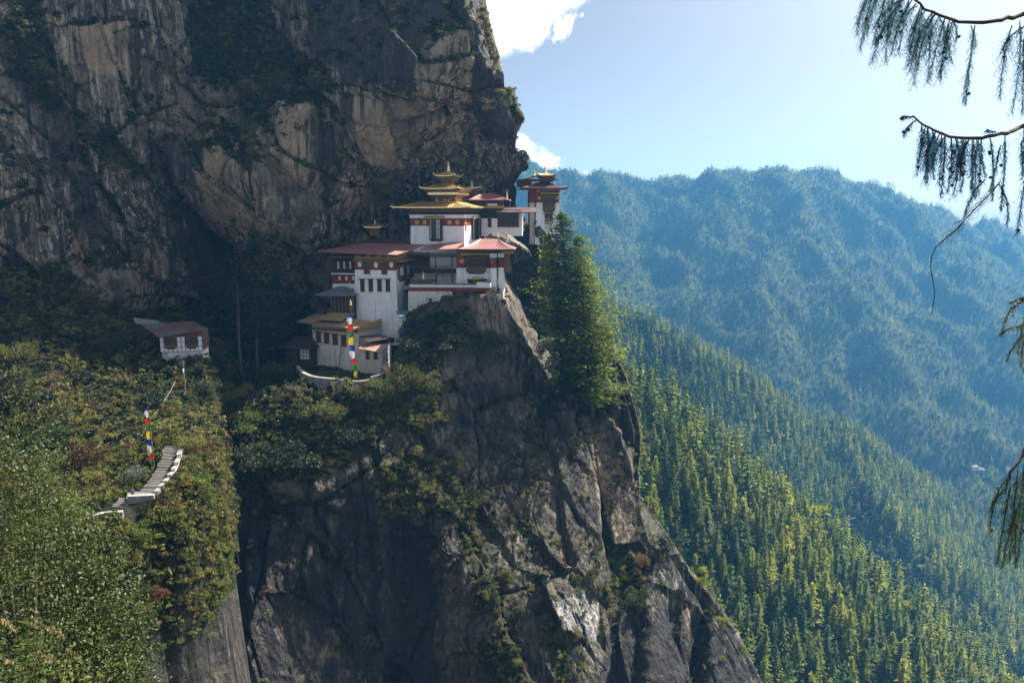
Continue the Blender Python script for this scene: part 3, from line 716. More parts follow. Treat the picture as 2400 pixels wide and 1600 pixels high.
# all ground vertices, to set plants down on what is really there
def _collect():
    L = []
    for s in (WALL, TOWER_ROCK, PILLAR, GULLY, SPUR):
        A = s.G.reshape(-1, 3); nn = s.normals.reshape(-1, 3)
        if hasattr(s, 'out'): k = ~s.out.ravel(); A, nn = A[k], nn[k]
        L.append((A, nn))
    A = np.concatenate([a for a, _ in L]); nn = np.concatenate([b for _, b in L])
    d = A[:, 1] * CP - A[:, 2] * SP
    return A, nn, 1200 + F_PX * A[:, 0] / d, 800 - F_PX * (A[:, 1] * SP + A[:, 2] * CP) / d
GV, GN, GU, GW = _collect()
def hit(u, v, r=7.0):
    k = np.where((np.abs(GU - u) < r) & (np.abs(GW - v) < r))[0]
    if not len(k): return hit(u, v, r * 2)
    near = GV[k, 1].min()
    k = k[GV[k, 1] < near + 3.0]
    i = k[np.argmin((GU[k] - u) ** 2 + (GW[k] - v) ** 2)]
    return GV[i].copy()
# ---------------------------------------------------------------- forested mountains and the valley between
RIDGES = [  # crest polylines (u, v, Y), steepness of the flanks
    ([(700, 300, 2700), (1000, 310, 2600), (1190, 345, 2500), (1240, 372, 2450), (1300, 392, 2400), (1360, 410, 2400), (1440, 418, 2400), (1520, 430, 2380), (1590, 432, 2350), (1640, 415, 2300), (1690, 400, 2280), (1740, 396, 2250), (1800, 398, 2250), (1840, 402, 2250), (1890, 424, 2280), (1960, 440, 2300), (2040, 462, 2330), (2120, 492, 2350), (2200, 525, 2380), (2300, 555, 2400), (2420, 575, 2400), (2700, 640, 2400), (3200, 720, 2400)], .72),
    ([(1800, 398, 2250), (1850, 470, 2060), (1885, 560, 1900), (1930, 650, 1750), (2000, 760, 1600), (2100, 880, 1440), (2220, 1010, 1290), (2330, 1100, 1200)], .72),
    ([(1740, 396, 2250), (1690, 480, 2080), (1640, 580, 1900), (1600, 690, 1700), (1600, 800, 1520), (1700, 930, 1380)], .72),
    ([(1885, 560, 1900), (1790, 650, 1750), (1760, 740, 1600), (1800, 850, 1450)], .72),
    ([(1440, 418, 2400), (1420, 500, 2150), (1400, 600, 1900), (1430, 700, 1650)], .72),
    ([(2050, 464, 2330), (2160, 560, 2080), (2240, 660, 1860), (2330, 780, 1650), (2460, 900, 1500)], .72),
    ([(2300, 555, 2400), (2400, 660, 2100), (2500, 760, 1900)], .72),
    ([(1240, 372, 2450), (1280, 480, 2200), (1310, 600, 1950), (1330, 740, 1700)], .72),
    # middle ridge
    ([(1200, 560, 900), (1330, 655, 880), (1440, 742, 870), (1500, 765, 865), (1560, 800, 860), (1620, 838, 860), (1680, 868, 865), (1740, 905, 870), (1800, 948, 880), (1860, 988, 890), (1900, 1012, 900), (1960, 1050, 905), (2030, 1085, 910), (2100, 1125, 920), (2180, 1175, 930), (2240, 1225, 940), (2320, 1300, 950), (2420, 1385, 960), (2600, 1500, 980)], 1.08),
    ([(1960, 1050, 905), (2030, 1160, 800), (2100, 1250, 720), (2190, 1340, 670), (2290, 1430, 640), (2400, 1530, 620), (2600, 1700, 600)], .72),
    # near ridge
    ([(1350, 800, 400), (1420, 900, 405), (1484, 992, 410), (1530, 1020, 412), (1570, 1055, 415), (1640, 1110, 420), (1700, 1165, 425), (1760, 1212, 430), (1830, 1262, 440), (1900, 1318, 450), (1960, 1362, 460), (2030, 1412, 470), (2100, 1470, 480), (2180, 1540, 490), (2280, 1620, 500), (2450, 1740, 520)], .85),
]
def ridge_height(q):
    H = np.full(len(q), -465.0)
    acc = np.exp((H + 300) / 14.0)
    for pts, k in RIDGES:
        R = resample(P_arr(pts), max(14, len(pts) * 3))
        best = np.full(len(q), -1e9)
        for i in range(1, len(R)):
            a, b = R[i - 1], R[i]; e = (b - a)[:2]
            w = q - a[:2]; t = np.clip((w @ e) / max(e @ e, 1e-9), 0, 1)
            d = np.sqrt(((w - t[:, None] * e) ** 2).sum(1))
            h = a[2] + (b[2] - a[2]) * t - k * (np.sqrt(d * d + 36.) - 6.)
            best = np.maximum(best, h)
        acc += np.exp((best + 300) / 14.0)
    return np.log(acc) * 14.0 - 300
def mountain_height(x, y):
    q = np.stack([x, y], 1)
    h = ridge_height(q)
    p = np.c_[q, q[:, 0] * 0]
    far = sstep(600, 1500, y)
    low = sstep(150, 40, h)
    n = fbm(p / 230., 5, 90, .5, ridged=True) * (14 + 96 * low) * far + fbm(p / 95., 4, 91, .5, ridged=True) * (9 + 16 * far * low) + fbm(p / 25., 3, 92) * 3.5
    return h + n - 26 * far

def patch(name, x0, x1, y0, y1, res, label=None):
    xs = np.arange(x0, x1 + res, res); ys = np.arange(y0, y1 + res, res)
    X, Y = np.meshgrid(xs, ys)
    Z = mountain_height(X.ravel(), Y.ravel())
    p = np.c_[X.ravel(), Y.ravel(), Z]
    me = mesh_np(name, p, grid_quads(len(ys), len(xs)))
    o = tag(link_mesh(name, me, M_FOREST), kind='structure')
    return p.reshape(len(ys), len(xs), 3)

def forest_floor():
    m, n = new_mat('forest_floor')
    c = n.coord()
    f = n.noise(c, 0.02, 8, 0.65)
    col = n.ramp(f, [(0.3, (0.016, 0.022, 0.010)), (0.52, (0.030, 0.038, 0.016)), (0.66, (0.075, 0.068, 0.036)), (0.74, (0.20, 0.155, 0.11))])
    finish(n, col, 0.9, 0, 0.1, n.noise(c, 0.3, 6, 0.7), 0.8, 2.0)
    return m
M_FOREST = forest_floor()
SLOPES = patch('mountain', -700, 3000, 760, 3000, 13)
NEAR_SLOPES = patch('mountain_slope', -60, 900, 190, 760, 5)

# a clearing with a few roofs far down in the valley
# ---------------------------------------------------------------- the air
def haze():
    m, n = new_mat('haze')
    v = n.new('ShaderNodeVolumePrincipled', {'Color': (0.15, 0.52, 1.0, 1), 'Density': HAZE_DENSITY, 'Anisotropy': 0.25})
    out = n.new('ShaderNodeOutputMaterial'); n.t.links.new(v.outputs[0], out.inputs['Volume'])
    bm = bmesh.new(); bmesh.ops.create_cube(bm, size=1)
    me = bpy.data.meshes.new('haze'); bm.to_mesh(me); bm.free()
    o = link_mesh('haze', me, m)
    o.location = (1100, 1500, -170); o.scale = (4300, 3160, 760)
    tag(o, kind='stuff')
HAZE_DENSITY = 0.000125
haze()
# ---------------------------------------------------------------- foliage materials
def leaf_mat(name, dark, mid, light, trans=0.45, rough=0.55, spec=0.25, scale=0.5):
    m, n = new_mat(name)
    info = n.new('ShaderNodeObjectInfo').outputs['Random']
    c = n.new('ShaderNodeNewGeometry').outputs['Position']
    f = n.noise(c, scale, 4, 0.7)
    f = n.math('ADD', n.math('MULTIPLY', n.math('SUBTRACT', f, 0.5), 1.5), n.math('ADD', 0.5, n.math('MULTIPLY', n.math('SUBTRACT', info, 0.5), 0.85)))
    col = n.ramp(f, [(0.12, dark), (0.5, mid), (0.9, light)])
    finish(n, col, rough, 0, spec, trans=trans)
    return m
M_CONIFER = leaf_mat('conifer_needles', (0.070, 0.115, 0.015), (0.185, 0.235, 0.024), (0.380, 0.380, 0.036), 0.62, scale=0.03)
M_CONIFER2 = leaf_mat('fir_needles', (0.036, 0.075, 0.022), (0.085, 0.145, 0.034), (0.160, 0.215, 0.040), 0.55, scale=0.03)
M_CYPRESS = leaf_mat('cypress_foliage', (0.050, 0.092, 0.015), (0.160, 0.235, 0.026), (0.330, 0.375, 0.036), 0.65, scale=0.25)
M_DARKPINE = leaf_mat('shaded_pine_needles', (0.014, 0.026, 0.014), (0.026, 0.046, 0.022), (0.045, 0.065, 0.026), 0.3, scale=0.2)  # shade of the gully put into the needle colour
M_BROAD = leaf_mat('oak_leaves', (0.017, 0.028, 0.016), (0.036, 0.052, 0.025), (0.070, 0.085, 0.036), 0.25, scale=0.05)  # darkened to add shade to the slopes turned from the sun
M_BUSH = leaf_mat('bush_leaves', (0.045, 0.056, 0.018), (0.115, 0.120, 0.034), (0.220, 0.200, 0.058), 0.40, scale=0.35)
M_LIME = leaf_mat('bright_leaves', (0.050, 0.080, 0.018), (0.105, 0.150, 0.030), (0.190, 0.230, 0.050), 0.45, scale=0.6)
M_YELLOW = leaf_mat('yellow_leaves', (0.09, 0.11, 0.010), (0.20, 0.22, 0.015), (0.27, 0.30, 0.020), 0.45, scale=0.7)
M_RUSSET = leaf_mat('russet_leaves', (0.045, 0.026, 0.014), (0.12, 0.060, 0.030), (0.20, 0.115, 0.055), 0.3, scale=0.8)
M_SAGE = leaf_mat('grey_green_leaves', (0.045, 0.060, 0.040), (0.10, 0.125, 0.085), (0.17, 0.20, 0.14), 0.25, scale=0.8)
M_GLOSS = leaf_mat('glossy_leaves', (0.022, 0.036, 0.010), (0.048, 0.070, 0.016), (0.105, 0.130, 0.030), 0.34, 0.48, 0.32, scale=1.2)
M_STRAW = leaf_mat('dry_grass_blades', (0.10, 0.085, 0.040), (0.22, 0.175, 0.080), (0.34, 0.27, 0.13), 0.3, scale=0.7)
M_BARK = simple_mat('bark', (0.075, 0.058, 0.045), 0.9, var=0.5, scale=3)

# ---------------------------------------------------------------- foliage shapes
def leaf_quads(c, d, size, rs, aspect=0.5, flat=None, bend=True):
    """small pointed leaves at centres c, long axis d; returns verts (n*4,3), quads"""
    n = len(c)
    size = np.broadcast_to(np.asarray(size, float), (n,))[:, None]
    d = d / (np.linalg.norm(d, axis=1, keepdims=True) + 1e-9)
    r = rs.normal(0, 1, (n, 3))
    if flat is not None: r = r * 0.45 + flat
    s = np.cross(d, r); s /= (np.linalg.norm(s, axis=1, keepdims=True) + 1e-9)
    a = c - d * size * .5; b = c + s * size * aspect * .5; e = c + d * size * .5; f = c - s * size * aspect * .5
    v = np.stack([a, b, e, f], 1).reshape(-1, 3)
    return v, np.arange(n * 4).reshape(-1, 4)

def merge(parts):
    V, Q, o = [], [], 0
    for v, q in parts:
        V.append(v); Q.append(q + o); o += len(v)
    return np.concatenate(V), np.concatenate(Q)

def tube_np(pts, rad, k=5):
    pts = np.asarray(pts, float); rad = np.asarray(rad, float); n = len(pts)
    t = np.gradient(pts, axis=0); t /= np.linalg.norm(t, axis=1, keepdims=True) + 1e-9
    ref = np.where(np.abs(t[:, 2:3]) > .9, np.array([[1., 0, 0]]), np.array([[0, 0, 1.]]))
    a = np.cross(t, ref); a /= np.linalg.norm(a, axis=1, keepdims=True) + 1e-9
    b = np.cross(t, a)
    th = np.linspace(0, 2 * math.pi, k, endpoint=False)
    V = pts[:, None] + rad[:, None, None] * (np.cos(th)[None, :, None] * a[:, None] + np.sin(th)[None, :, None] * b[:, None])
    i = np.arange(n - 1)[:, None] * k; j = np.arange(k)[None]; j2 = (j + 1) % k
    Q = np.stack([i + j, i + j2, i + k + j2, i + k + j], -1).reshape(-1, 4)
    return V.reshape(-1, 3), Q

def conifer_parts(rs, H=20., levels=16, nb=7, clump=0, R=0.20, leaf=1.0, base=0.12, droop=0.25, per=5):
    """trunk and crown of a layered conifer, H metres tall"""
    pts = np.array([(0, 0, H * t) for t in np.linspace(-0.03, 0.97, 5)]) + np.c_[rs.normal(0, .004 * H, (5, 2)), np.zeros(5)]
    trunk = tube_np(pts, np.linspace(.017, .003, 5) * H, 5)
    C, D, S, Fl = [], [], [], []
    for L in range(levels):
        t = base + (1 - base) * (L / levels) ** 0.92
        r = R * H * (1 - t) ** 0.80 * rs.uniform(.72, 1.15) * (0.55 + 0.45 * min(1, (t - base) * 7 + .35)) + .012 * H
        for b in range(nb):
            az = rs.uniform(0, 2 * math.pi); rr = r * rs.uniform(.6, 1.15)
            dr = np.array([math.cos(az), math.sin(az), 0])
            for s_ in np.linspace(0.22, 1, per):
                p = dr * rr * s_ + np.array([0, 0, H * t + rs.normal(0, .008 * H) - droop * rr * s_ ** 1.4 + .12 * rr * s_ ** 4])
                C.append(p + rs.normal(0, .012 * H, 3) * (1, 1, .5)); D.append(dr + rs.normal(0, .35, 3) + (0, 0, -.15))
                S.append(leaf * H * .075 * rs.uniform(.7, 1.3) * (1.15 - .45 * s_) * (0.45 + 0.7 * (1 - t))); Fl.append((0, 0, 1.4))
    C.append(np.array([0, 0, H * .985])); D.append(np.array([0, 0, 1.])); S.append(.07 * H); Fl.append((1, 0, 0))
    crown = leaf_quads(np.array(C), np.array(D), np.array(S), rs, .62, np.array(Fl))
    return trunk, crown

def lobes(rs, R, n, squash=.8, hull=None):
    """centres and radii of leaf clumps filling a rounded crown"""
    c = rs.normal(0, 1, (n, 3)); c /= np.linalg.norm(c, axis=1, keepdims=True)
    c *= R * rs.uniform(.3, .82, (n, 1)) * (1, 1, squash)
    return c, R * rs.uniform(.26, .46, n)

def bush_crown(rs, R, nl=9, leaves=900, leaf=.25, squash=.75, aspect=.5, lift=0.0):
    c, r = lobes(rs, R, nl, squash)
    k = rs.randint(0, nl, leaves)
    d = rs.normal(0, 1, (leaves, 3)); d /= np.linalg.norm(d, axis=1, keepdims=True)
    d[:, 2] = np.abs(d[:, 2]) * .8 + d[:, 2] * .2
    p = c[k] + d * r[k][:, None] * rs.uniform(.55, 1.08, (leaves, 1)) ** .5
    dirs = d + rs.normal(0, .6, (leaves, 3)) + (0, 0, lift)
    v, q = leaf_quads(p, dirs, leaf * rs.uniform(.6, 1.4, leaves), rs, aspect)
    v[:, 2] += R * squash * .72
    return v, q

def broad_parts(rs, H=14., leaves=260, leaf=.9, nl=9):
    tr = [tube_np(np.array([(0, 0, -.3), (rs.normal(0, .2), 0, H * .3), (rs.normal(0, .4), rs.normal(0, .4), H * .7)]), [.03 * H, .02 * H, .008 * H], 5)]
    for i in range(4):
        a = rs.uniform(0, 6.28); tr.append(tube_np(np.array([(0, 0, H * .3), (math.cos(a) * H * .14, math.sin(a) * H * .14, H * .5), (math.cos(a) * H * .22, math.sin(a) * H * .22, H * .68)]), [.014 * H, .009 * H, .003 * H], 4))
    R = H * .36
    c = bush_crown(rs, R, nl, leaves, leaf, .95, .7)
    c[0][:, 2] += H * .30
    return merge(tr), c

def np_mesh(name, vq, mat, smooth=False):
    me = mesh_np(name, vq[0], vq[1], smooth=smooth)
    me.materials.append(mat)
    return me

def shade_up(me, k=0.5):
    """leave as is (kept for clarity)"""
    return me

# ---------------------------------------------------------------- a great many alike plants as one object
def proto(name, parts):
    """joined mesh used only as the source of instances; parts = [((v, q), material)]"""
    V, Q, M, o = [], [], [], 0
    for i, ((v, q), m) in enumerate(parts):
        V.append(v); Q.append(q + o); M.append(np.full(len(q), i)); o += len(v)
    me = mesh_np(name, np.concatenate(V), np.concatenate(Q), smooth=False)
    for _, m in parts: me.materials.append(m)
    me.polygons.foreach_set('material_index', np.concatenate(M).astype(np.int32))
    return bpy.data.objects.new(name, me)

def scatter_object(name, pts, scale, rotz, protos, pick, label=None, tilt=None, zs=None):
    """one object: a point per plant, geometry nodes set the plant on it"""
    me = bpy.data.meshes.new(name)
    me.vertices.add(len(pts)); me.vertices.foreach_set('co', np.asarray(pts, np.float32).ravel())
    me.update()
    rot = np.zeros((len(pts), 3), np.float32); rot[:, 2] = rotz
    if tilt is not None: rot[:, :2] = tilt
    a = me.attributes.new('rot', 'FLOAT_VECTOR', 'POINT'); a.data.foreach_set('vector', rot.ravel())
    sc = np.repeat(np.asarray(scale, np.float32)[:, None], 3, 1)
    if zs is not None: sc[:, 2] *= zs
    a = me.attributes.new('size', 'FLOAT_VECTOR', 'POINT'); a.data.foreach_set('vector', sc.ravel())
    a = me.attributes.new('pick', 'INT', 'POINT'); a.data.foreach_set('value', np.asarray(pick, np.int32))
    o = bpy.data.objects.new(name, me); COL.link(o)
    g = bpy.data.node_groups.new(name + '_nodes', 'GeometryNodeTree')
    g.interface.new_socket('Geometry', in_out='INPUT', socket_type='NodeSocketGeometry')
    g.interface.new_socket('Geometry', in_out='OUTPUT', socket_type='NodeSocketGeometry')
    nd, lk = g.nodes, g.links
    gi, go = nd.new('NodeGroupInput'), nd.new('NodeGroupOutput')
    def attr(nm, typ):
        x = nd.new('GeometryNodeInputNamedAttribute'); x.data_type = typ; x.inputs['Name'].default_value = nm; return x.outputs['Attribute']
    join = nd.new('GeometryNodeJoinGeometry')
    pk = attr('pick', 'INT'); rt = attr('rot', 'FLOAT_VECTOR'); sz = attr('size', 'FLOAT_VECTOR')
    for i, pr in enumerate(protos):
        oi = nd.new('GeometryNodeObjectInfo'); oi.inputs['Object'].default_value = pr; oi.inputs['As Instance'].default_value = True
        cmp_ = nd.new('FunctionNodeCompare'); cmp_.data_type = 'INT'; cmp_.operation = 'EQUAL'
        lk.new(pk, cmp_.inputs[2]); cmp_.inputs[3].default_value = i
        iop = nd.new('GeometryNodeInstanceOnPoints')
        lk.new(gi.outputs[0], iop.inputs['Points']); lk.new(cmp_.outputs[0], iop.inputs['Selection']); lk.new(oi.outputs['Geometry'], iop.inputs['Instance'])
        e2r = nd.new('FunctionNodeEulerToRotation'); lk.new(rt, e2r.inputs[0]); lk.new(e2r.outputs[0], iop.inputs['Rotation'])
        lk.new(sz, iop.inputs['Scale'])
        lk.new(iop.outputs[0], join.inputs[0])
    lk.new(join.outputs[0], go.inputs[0])
    md = o.modifiers.new('plants', 'NODES'); md.node_group = g
    return tag(o, kind='stuff', label=label)

def project(p):
    """photo pixel of world points (N,3)"""
    d = p[:, 1] * CP - p[:, 2] * SP
    return 1200 + F_PX * p[:, 0] / d, 800 - F_PX * (p[:, 1] * SP + p[:, 2] * CP) / d
# ---------------------------------------------------------------- the forest on the slopes
RS = np.random.RandomState(7)
PR_CON = [proto('far_conifer', [(a, M_BARK), (b, M_CONIFER)]) for a, b in [conifer_parts(np.random.RandomState(50 + i), 1.0, 9, 6, leaf=2.1, R=.28 + .03 * i, per=3) for i in range(3)]]
PR_CON[2].data.materials[1] = M_CONIFER2
PR_BRD = [proto('far_oak', [(a, M_BARK), (b, M_BROAD)]) for a, b in [broad_parts(np.random.RandomState(60 + i), 1.0, 150, .12) for i in range(2)]]
PR_GLD = [proto('far_birch', [(broad_parts(np.random.RandomState(66), 1.0, 130, .09)[1], M_YELLOW)])]

def slope_points(x0, x1, y0, y1, step):
    xs = np.arange(x0, x1, step); ys = np.arange(y0, y1, step)
    X, Y = np.meshgrid(xs, ys); x = X.ravel() + RS.uniform(-.55, .55, X.size) * step; y = Y.ravel() + RS.uniform(-.55, .55, X.size) * step
    z = mountain_height(x, y)
    p = np.c_[x, y, z]
    u, v = project(p)
    k = (u > 1150 - 60) & (u < 2560) & (v < 1850) & (v > 250)
    return p[k], u[k], v[k]

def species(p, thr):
    """0-2 conifer, 3-4 oak: dark oaks put shade into slopes turned from the sun, conifers take the crests"""
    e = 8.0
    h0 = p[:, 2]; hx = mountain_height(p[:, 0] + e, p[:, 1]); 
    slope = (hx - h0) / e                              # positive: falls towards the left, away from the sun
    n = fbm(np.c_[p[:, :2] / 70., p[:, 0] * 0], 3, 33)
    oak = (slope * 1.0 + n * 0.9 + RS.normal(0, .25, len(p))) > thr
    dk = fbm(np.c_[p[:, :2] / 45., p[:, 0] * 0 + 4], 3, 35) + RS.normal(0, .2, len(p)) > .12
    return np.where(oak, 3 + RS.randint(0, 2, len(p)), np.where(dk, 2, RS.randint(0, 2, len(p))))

pn, un, vn = slope_points(30, 620, 215, 640, 5.4)
keep = (RS.uniform(0, 1, len(pn)) < .93) & (fbm(np.c_[pn[:, :2] / 28., pn[:, 0] * 0 + 2], 3, 61) < .42)
pn, un, vn = pn[keep], un[keep], vn[keep]
kn = species(pn, .80)
Hn = np.where(kn < 3, RS.uniform(9, 24, len(pn)) * RS.uniform(.8, 1, len(pn)), RS.uniform(9, 14, len(pn)))
# which of them show, and how large: nearest in view, crest side of the near ridge
u_, v_ = un, vn
edge = np.interp(v_, [830, 960, 1130, 1260, 1300, 1400, 1500, 1600], [1440, 1495, 1500, 1520, 1605, 1670, 1740, 1790])
crest = np.interp(u_, [1484, 1570, 1700, 1830, 2030, 2180, 2400], [992, 1055, 1165, 1262, 1412, 1540, 1720])
vis = (u_ > edge) & (u_ < 2400) & (v_ < 1640) & (v_ > crest - 10) & (pn[:, 1] < 520)
size_px = Hn / pn[:, 1] * vis
order = np.argsort(-size_px)
sel = np.zeros(len(pn), bool); 
con_sel = [i for i in order if kn[i] < 3 and vis[i]][:300]
oak_sel = [i for i in order if kn[i] >= 3 and vis[i]][:120]
sel[con_sel] = True; sel[oak_sel] = True

con_mesh = []
for i in range(5):
    a, b = conifer_parts(np.random.RandomState(80 + i), 1.0, 15, 8, leaf=1.35, R=.22 + .02 * i, per=4)
    con_mesh.append((np_mesh('trunk', a, M_BARK), np_mesh('crown', b, M_CONIFER2 if i == 2 else M_CONIFER)))
oak_mesh = []
for i in range(3):
    a, b = broad_parts(np.random.RandomState(85 + i), 1.0, 520, .085, 11)
    oak_mesh.append((np_mesh('trunk', a, M_BARK), np_mesh('crown', b, M_BROAD)))
def plant_tree(name, meshes, loc, H, rz, label, cat, group=None, wide=1.0):
    r = bpy.data.objects.new(name, None); COL.link(r); r.empty_display_size = .5
    wide = wide * RS.uniform(.78, 1.35); r.location = loc; r.scale = (H * wide, H * wide * RS.uniform(.85, 1.15), H); r.rotation_euler = (0, 0, rz)
    tag(r, label, cat, group)
    for nm, me in zip(('trunk', 'crown'), meshes):
        o = bpy.data.objects.new(nm, me); COL.link(o); o.parent = r
    return r
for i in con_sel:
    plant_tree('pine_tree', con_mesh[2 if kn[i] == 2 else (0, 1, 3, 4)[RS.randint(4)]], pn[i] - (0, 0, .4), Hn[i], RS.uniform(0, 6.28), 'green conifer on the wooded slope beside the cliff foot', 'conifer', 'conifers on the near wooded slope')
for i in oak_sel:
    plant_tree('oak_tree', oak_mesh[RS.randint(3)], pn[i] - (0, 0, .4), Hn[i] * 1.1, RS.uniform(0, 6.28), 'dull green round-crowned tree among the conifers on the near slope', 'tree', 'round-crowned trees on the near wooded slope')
rest = ~sel
kn = np.where(RS.uniform(0, 1, len(pn)) < .03, 5, kn)
scatter_object('slope_forest', pn[rest], Hn[rest], RS.uniform(0, 6.28, rest.sum()), PR_CON + PR_BRD + PR_GLD, kn[rest], tilt=RS.normal(0, .035, (rest.sum(), 2)), zs=RS.uniform(.8, 1.3, rest.sum()))

pm, um, vm = slope_points(60, 1300, 640, 1040, 6.6)
km = species(pm, .16); km = np.where(RS.uniform(0, 1, len(km)) < .02, 5, km)
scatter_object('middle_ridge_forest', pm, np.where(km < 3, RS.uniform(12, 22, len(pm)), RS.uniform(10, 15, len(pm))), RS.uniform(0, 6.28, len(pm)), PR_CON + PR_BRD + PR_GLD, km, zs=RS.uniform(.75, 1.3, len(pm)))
pf, uf, vf = slope_points(-60, 2250, 1040, 2560, 8.2)
k = vf < 1260
pf = pf[k]; kf = species(pf, .30)
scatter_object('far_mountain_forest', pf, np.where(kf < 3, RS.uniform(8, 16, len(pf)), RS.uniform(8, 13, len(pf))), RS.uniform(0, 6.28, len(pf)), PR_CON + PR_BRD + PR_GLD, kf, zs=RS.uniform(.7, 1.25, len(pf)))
print('forest', len(pn), len(pm), len(pf))
# ---------------------------------------------------------------- building materials
M_WHITE = simple_mat('whitewash', (0.86, 0.85, 0.84), 0.9, var=0.10, scale=0.6, spec=0.1, bstr=0.15, stain=((0.42, 0.36, 0.29), 0.35, 0.555, 0.55))
M_WHITE_OLD = simple_mat('flaking_whitewash', (0.68, 0.64, 0.59), 0.92, var=0.22, scale=0.9, spec=0.1, bstr=0.35, stain=((0.30, 0.23, 0.17), 0.55, 0.54, 0.75))
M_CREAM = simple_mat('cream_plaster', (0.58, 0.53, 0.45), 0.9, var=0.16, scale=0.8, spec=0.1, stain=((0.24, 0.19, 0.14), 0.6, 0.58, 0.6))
M_MAROON = simple_mat('maroon_paint', (0.235, 0.050, 0.032), 0.85, var=0.25, scale=1.2, spec=0.1)
M_TIMBER = simple_mat('brown_timber', (0.130, 0.062, 0.032), 0.75, var=0.4, scale=2.0)
M_TIMBER2 = simple_mat('ochre_timber', (0.215, 0.120, 0.050), 0.75, var=0.4, scale=2.2)
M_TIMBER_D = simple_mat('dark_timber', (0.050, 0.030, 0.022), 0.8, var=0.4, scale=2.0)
M_OCHRE = simple_mat('ochre_paint', (0.56, 0.36, 0.085), 0.7, var=0.2, scale=2.0)
M_OCHRE_D = simple_mat('painted_dentils', (0.34, 0.205, 0.075), 0.75, var=0.5, scale=4.0)
M_GOLD = simple_mat('gilded_metal', (0.96, 0.72, 0.34), 0.34, metal=0.85, var=0.12, scale=1.0, bstr=0.08)
M_REDROOF = simple_mat('red_painted_sheet', (0.30, 0.130, 0.122), 0.48, var=0.16, scale=0.35, spec=0.5, bstr=0.12, stain=((0.46, 0.25, 0.22), 0.8, 0.60, 0.5))
M_DARKRED = simple_mat('shaded_red_sheet', (0.16, 0.050, 0.050), 0.55, var=0.2, scale=0.4)  # red sheet darkened, the cliff's shade put into its colour
M_RUSTROOF = simple_mat('rusty_sheet', (0.115, 0.052, 0.044), 0.6, var=0.35, scale=0.4, spec=0.3, stain=((0.085, 0.10, 0.12), 0.3, 0.50, 0.9))
M_BROWNROOF = simple_mat('ochre_brown_sheet', (0.34, 0.225, 0.120), 0.6, var=0.18, scale=0.6, spec=0.3)
M_GREYROOF = simple_mat('grey_sheet', (0.17, 0.175, 0.19), 0.5, var=0.25, scale=0.8, spec=0.5)
M_PINKROOF = simple_mat('weathered_pink_sheet', (0.36, 0.215, 0.185), 0.6, var=0.4, scale=0.7, spec=0.3)
M_TEALROOF = simple_mat('teal_sheet', (0.10, 0.20, 0.22), 0.5, var=0.25, scale=0.8)
M_GLASS = simple_mat('dark_window_glass', (0.012, 0.013, 0.016), 0.15, spec=0.6, var=0.3)
M_SHUTTER = simple_mat('red_brown_shutter', (0.115, 0.040, 0.026), 0.7, var=0.35, scale=3.0)
M_PANE = simple_mat('white_window_panel', (0.72, 0.73, 0.75), 0.6, var=0.06, scale=3)
M_STONE = simple_mat('rubble_masonry', (0.30, 0.285, 0.265), 0.95, var=0.45, scale=1.2, bstr=0.6)
M_CONC = simple_mat('cement_coping', (0.30, 0.29, 0.27), 0.9, var=0.2, scale=1.2)
M_DARKGAP = simple_mat('dark_interior', (0.018, 0.015, 0.014), 0.95, var=0.3)
M_BLUEPL = simple_mat('blue_plastic', (0.03, 0.13, 0.55), 0.4, var=0.1)
M_METAL = simple_mat('grey_metal', (0.35, 0.36, 0.37), 0.45, metal=0.6, var=0.15)

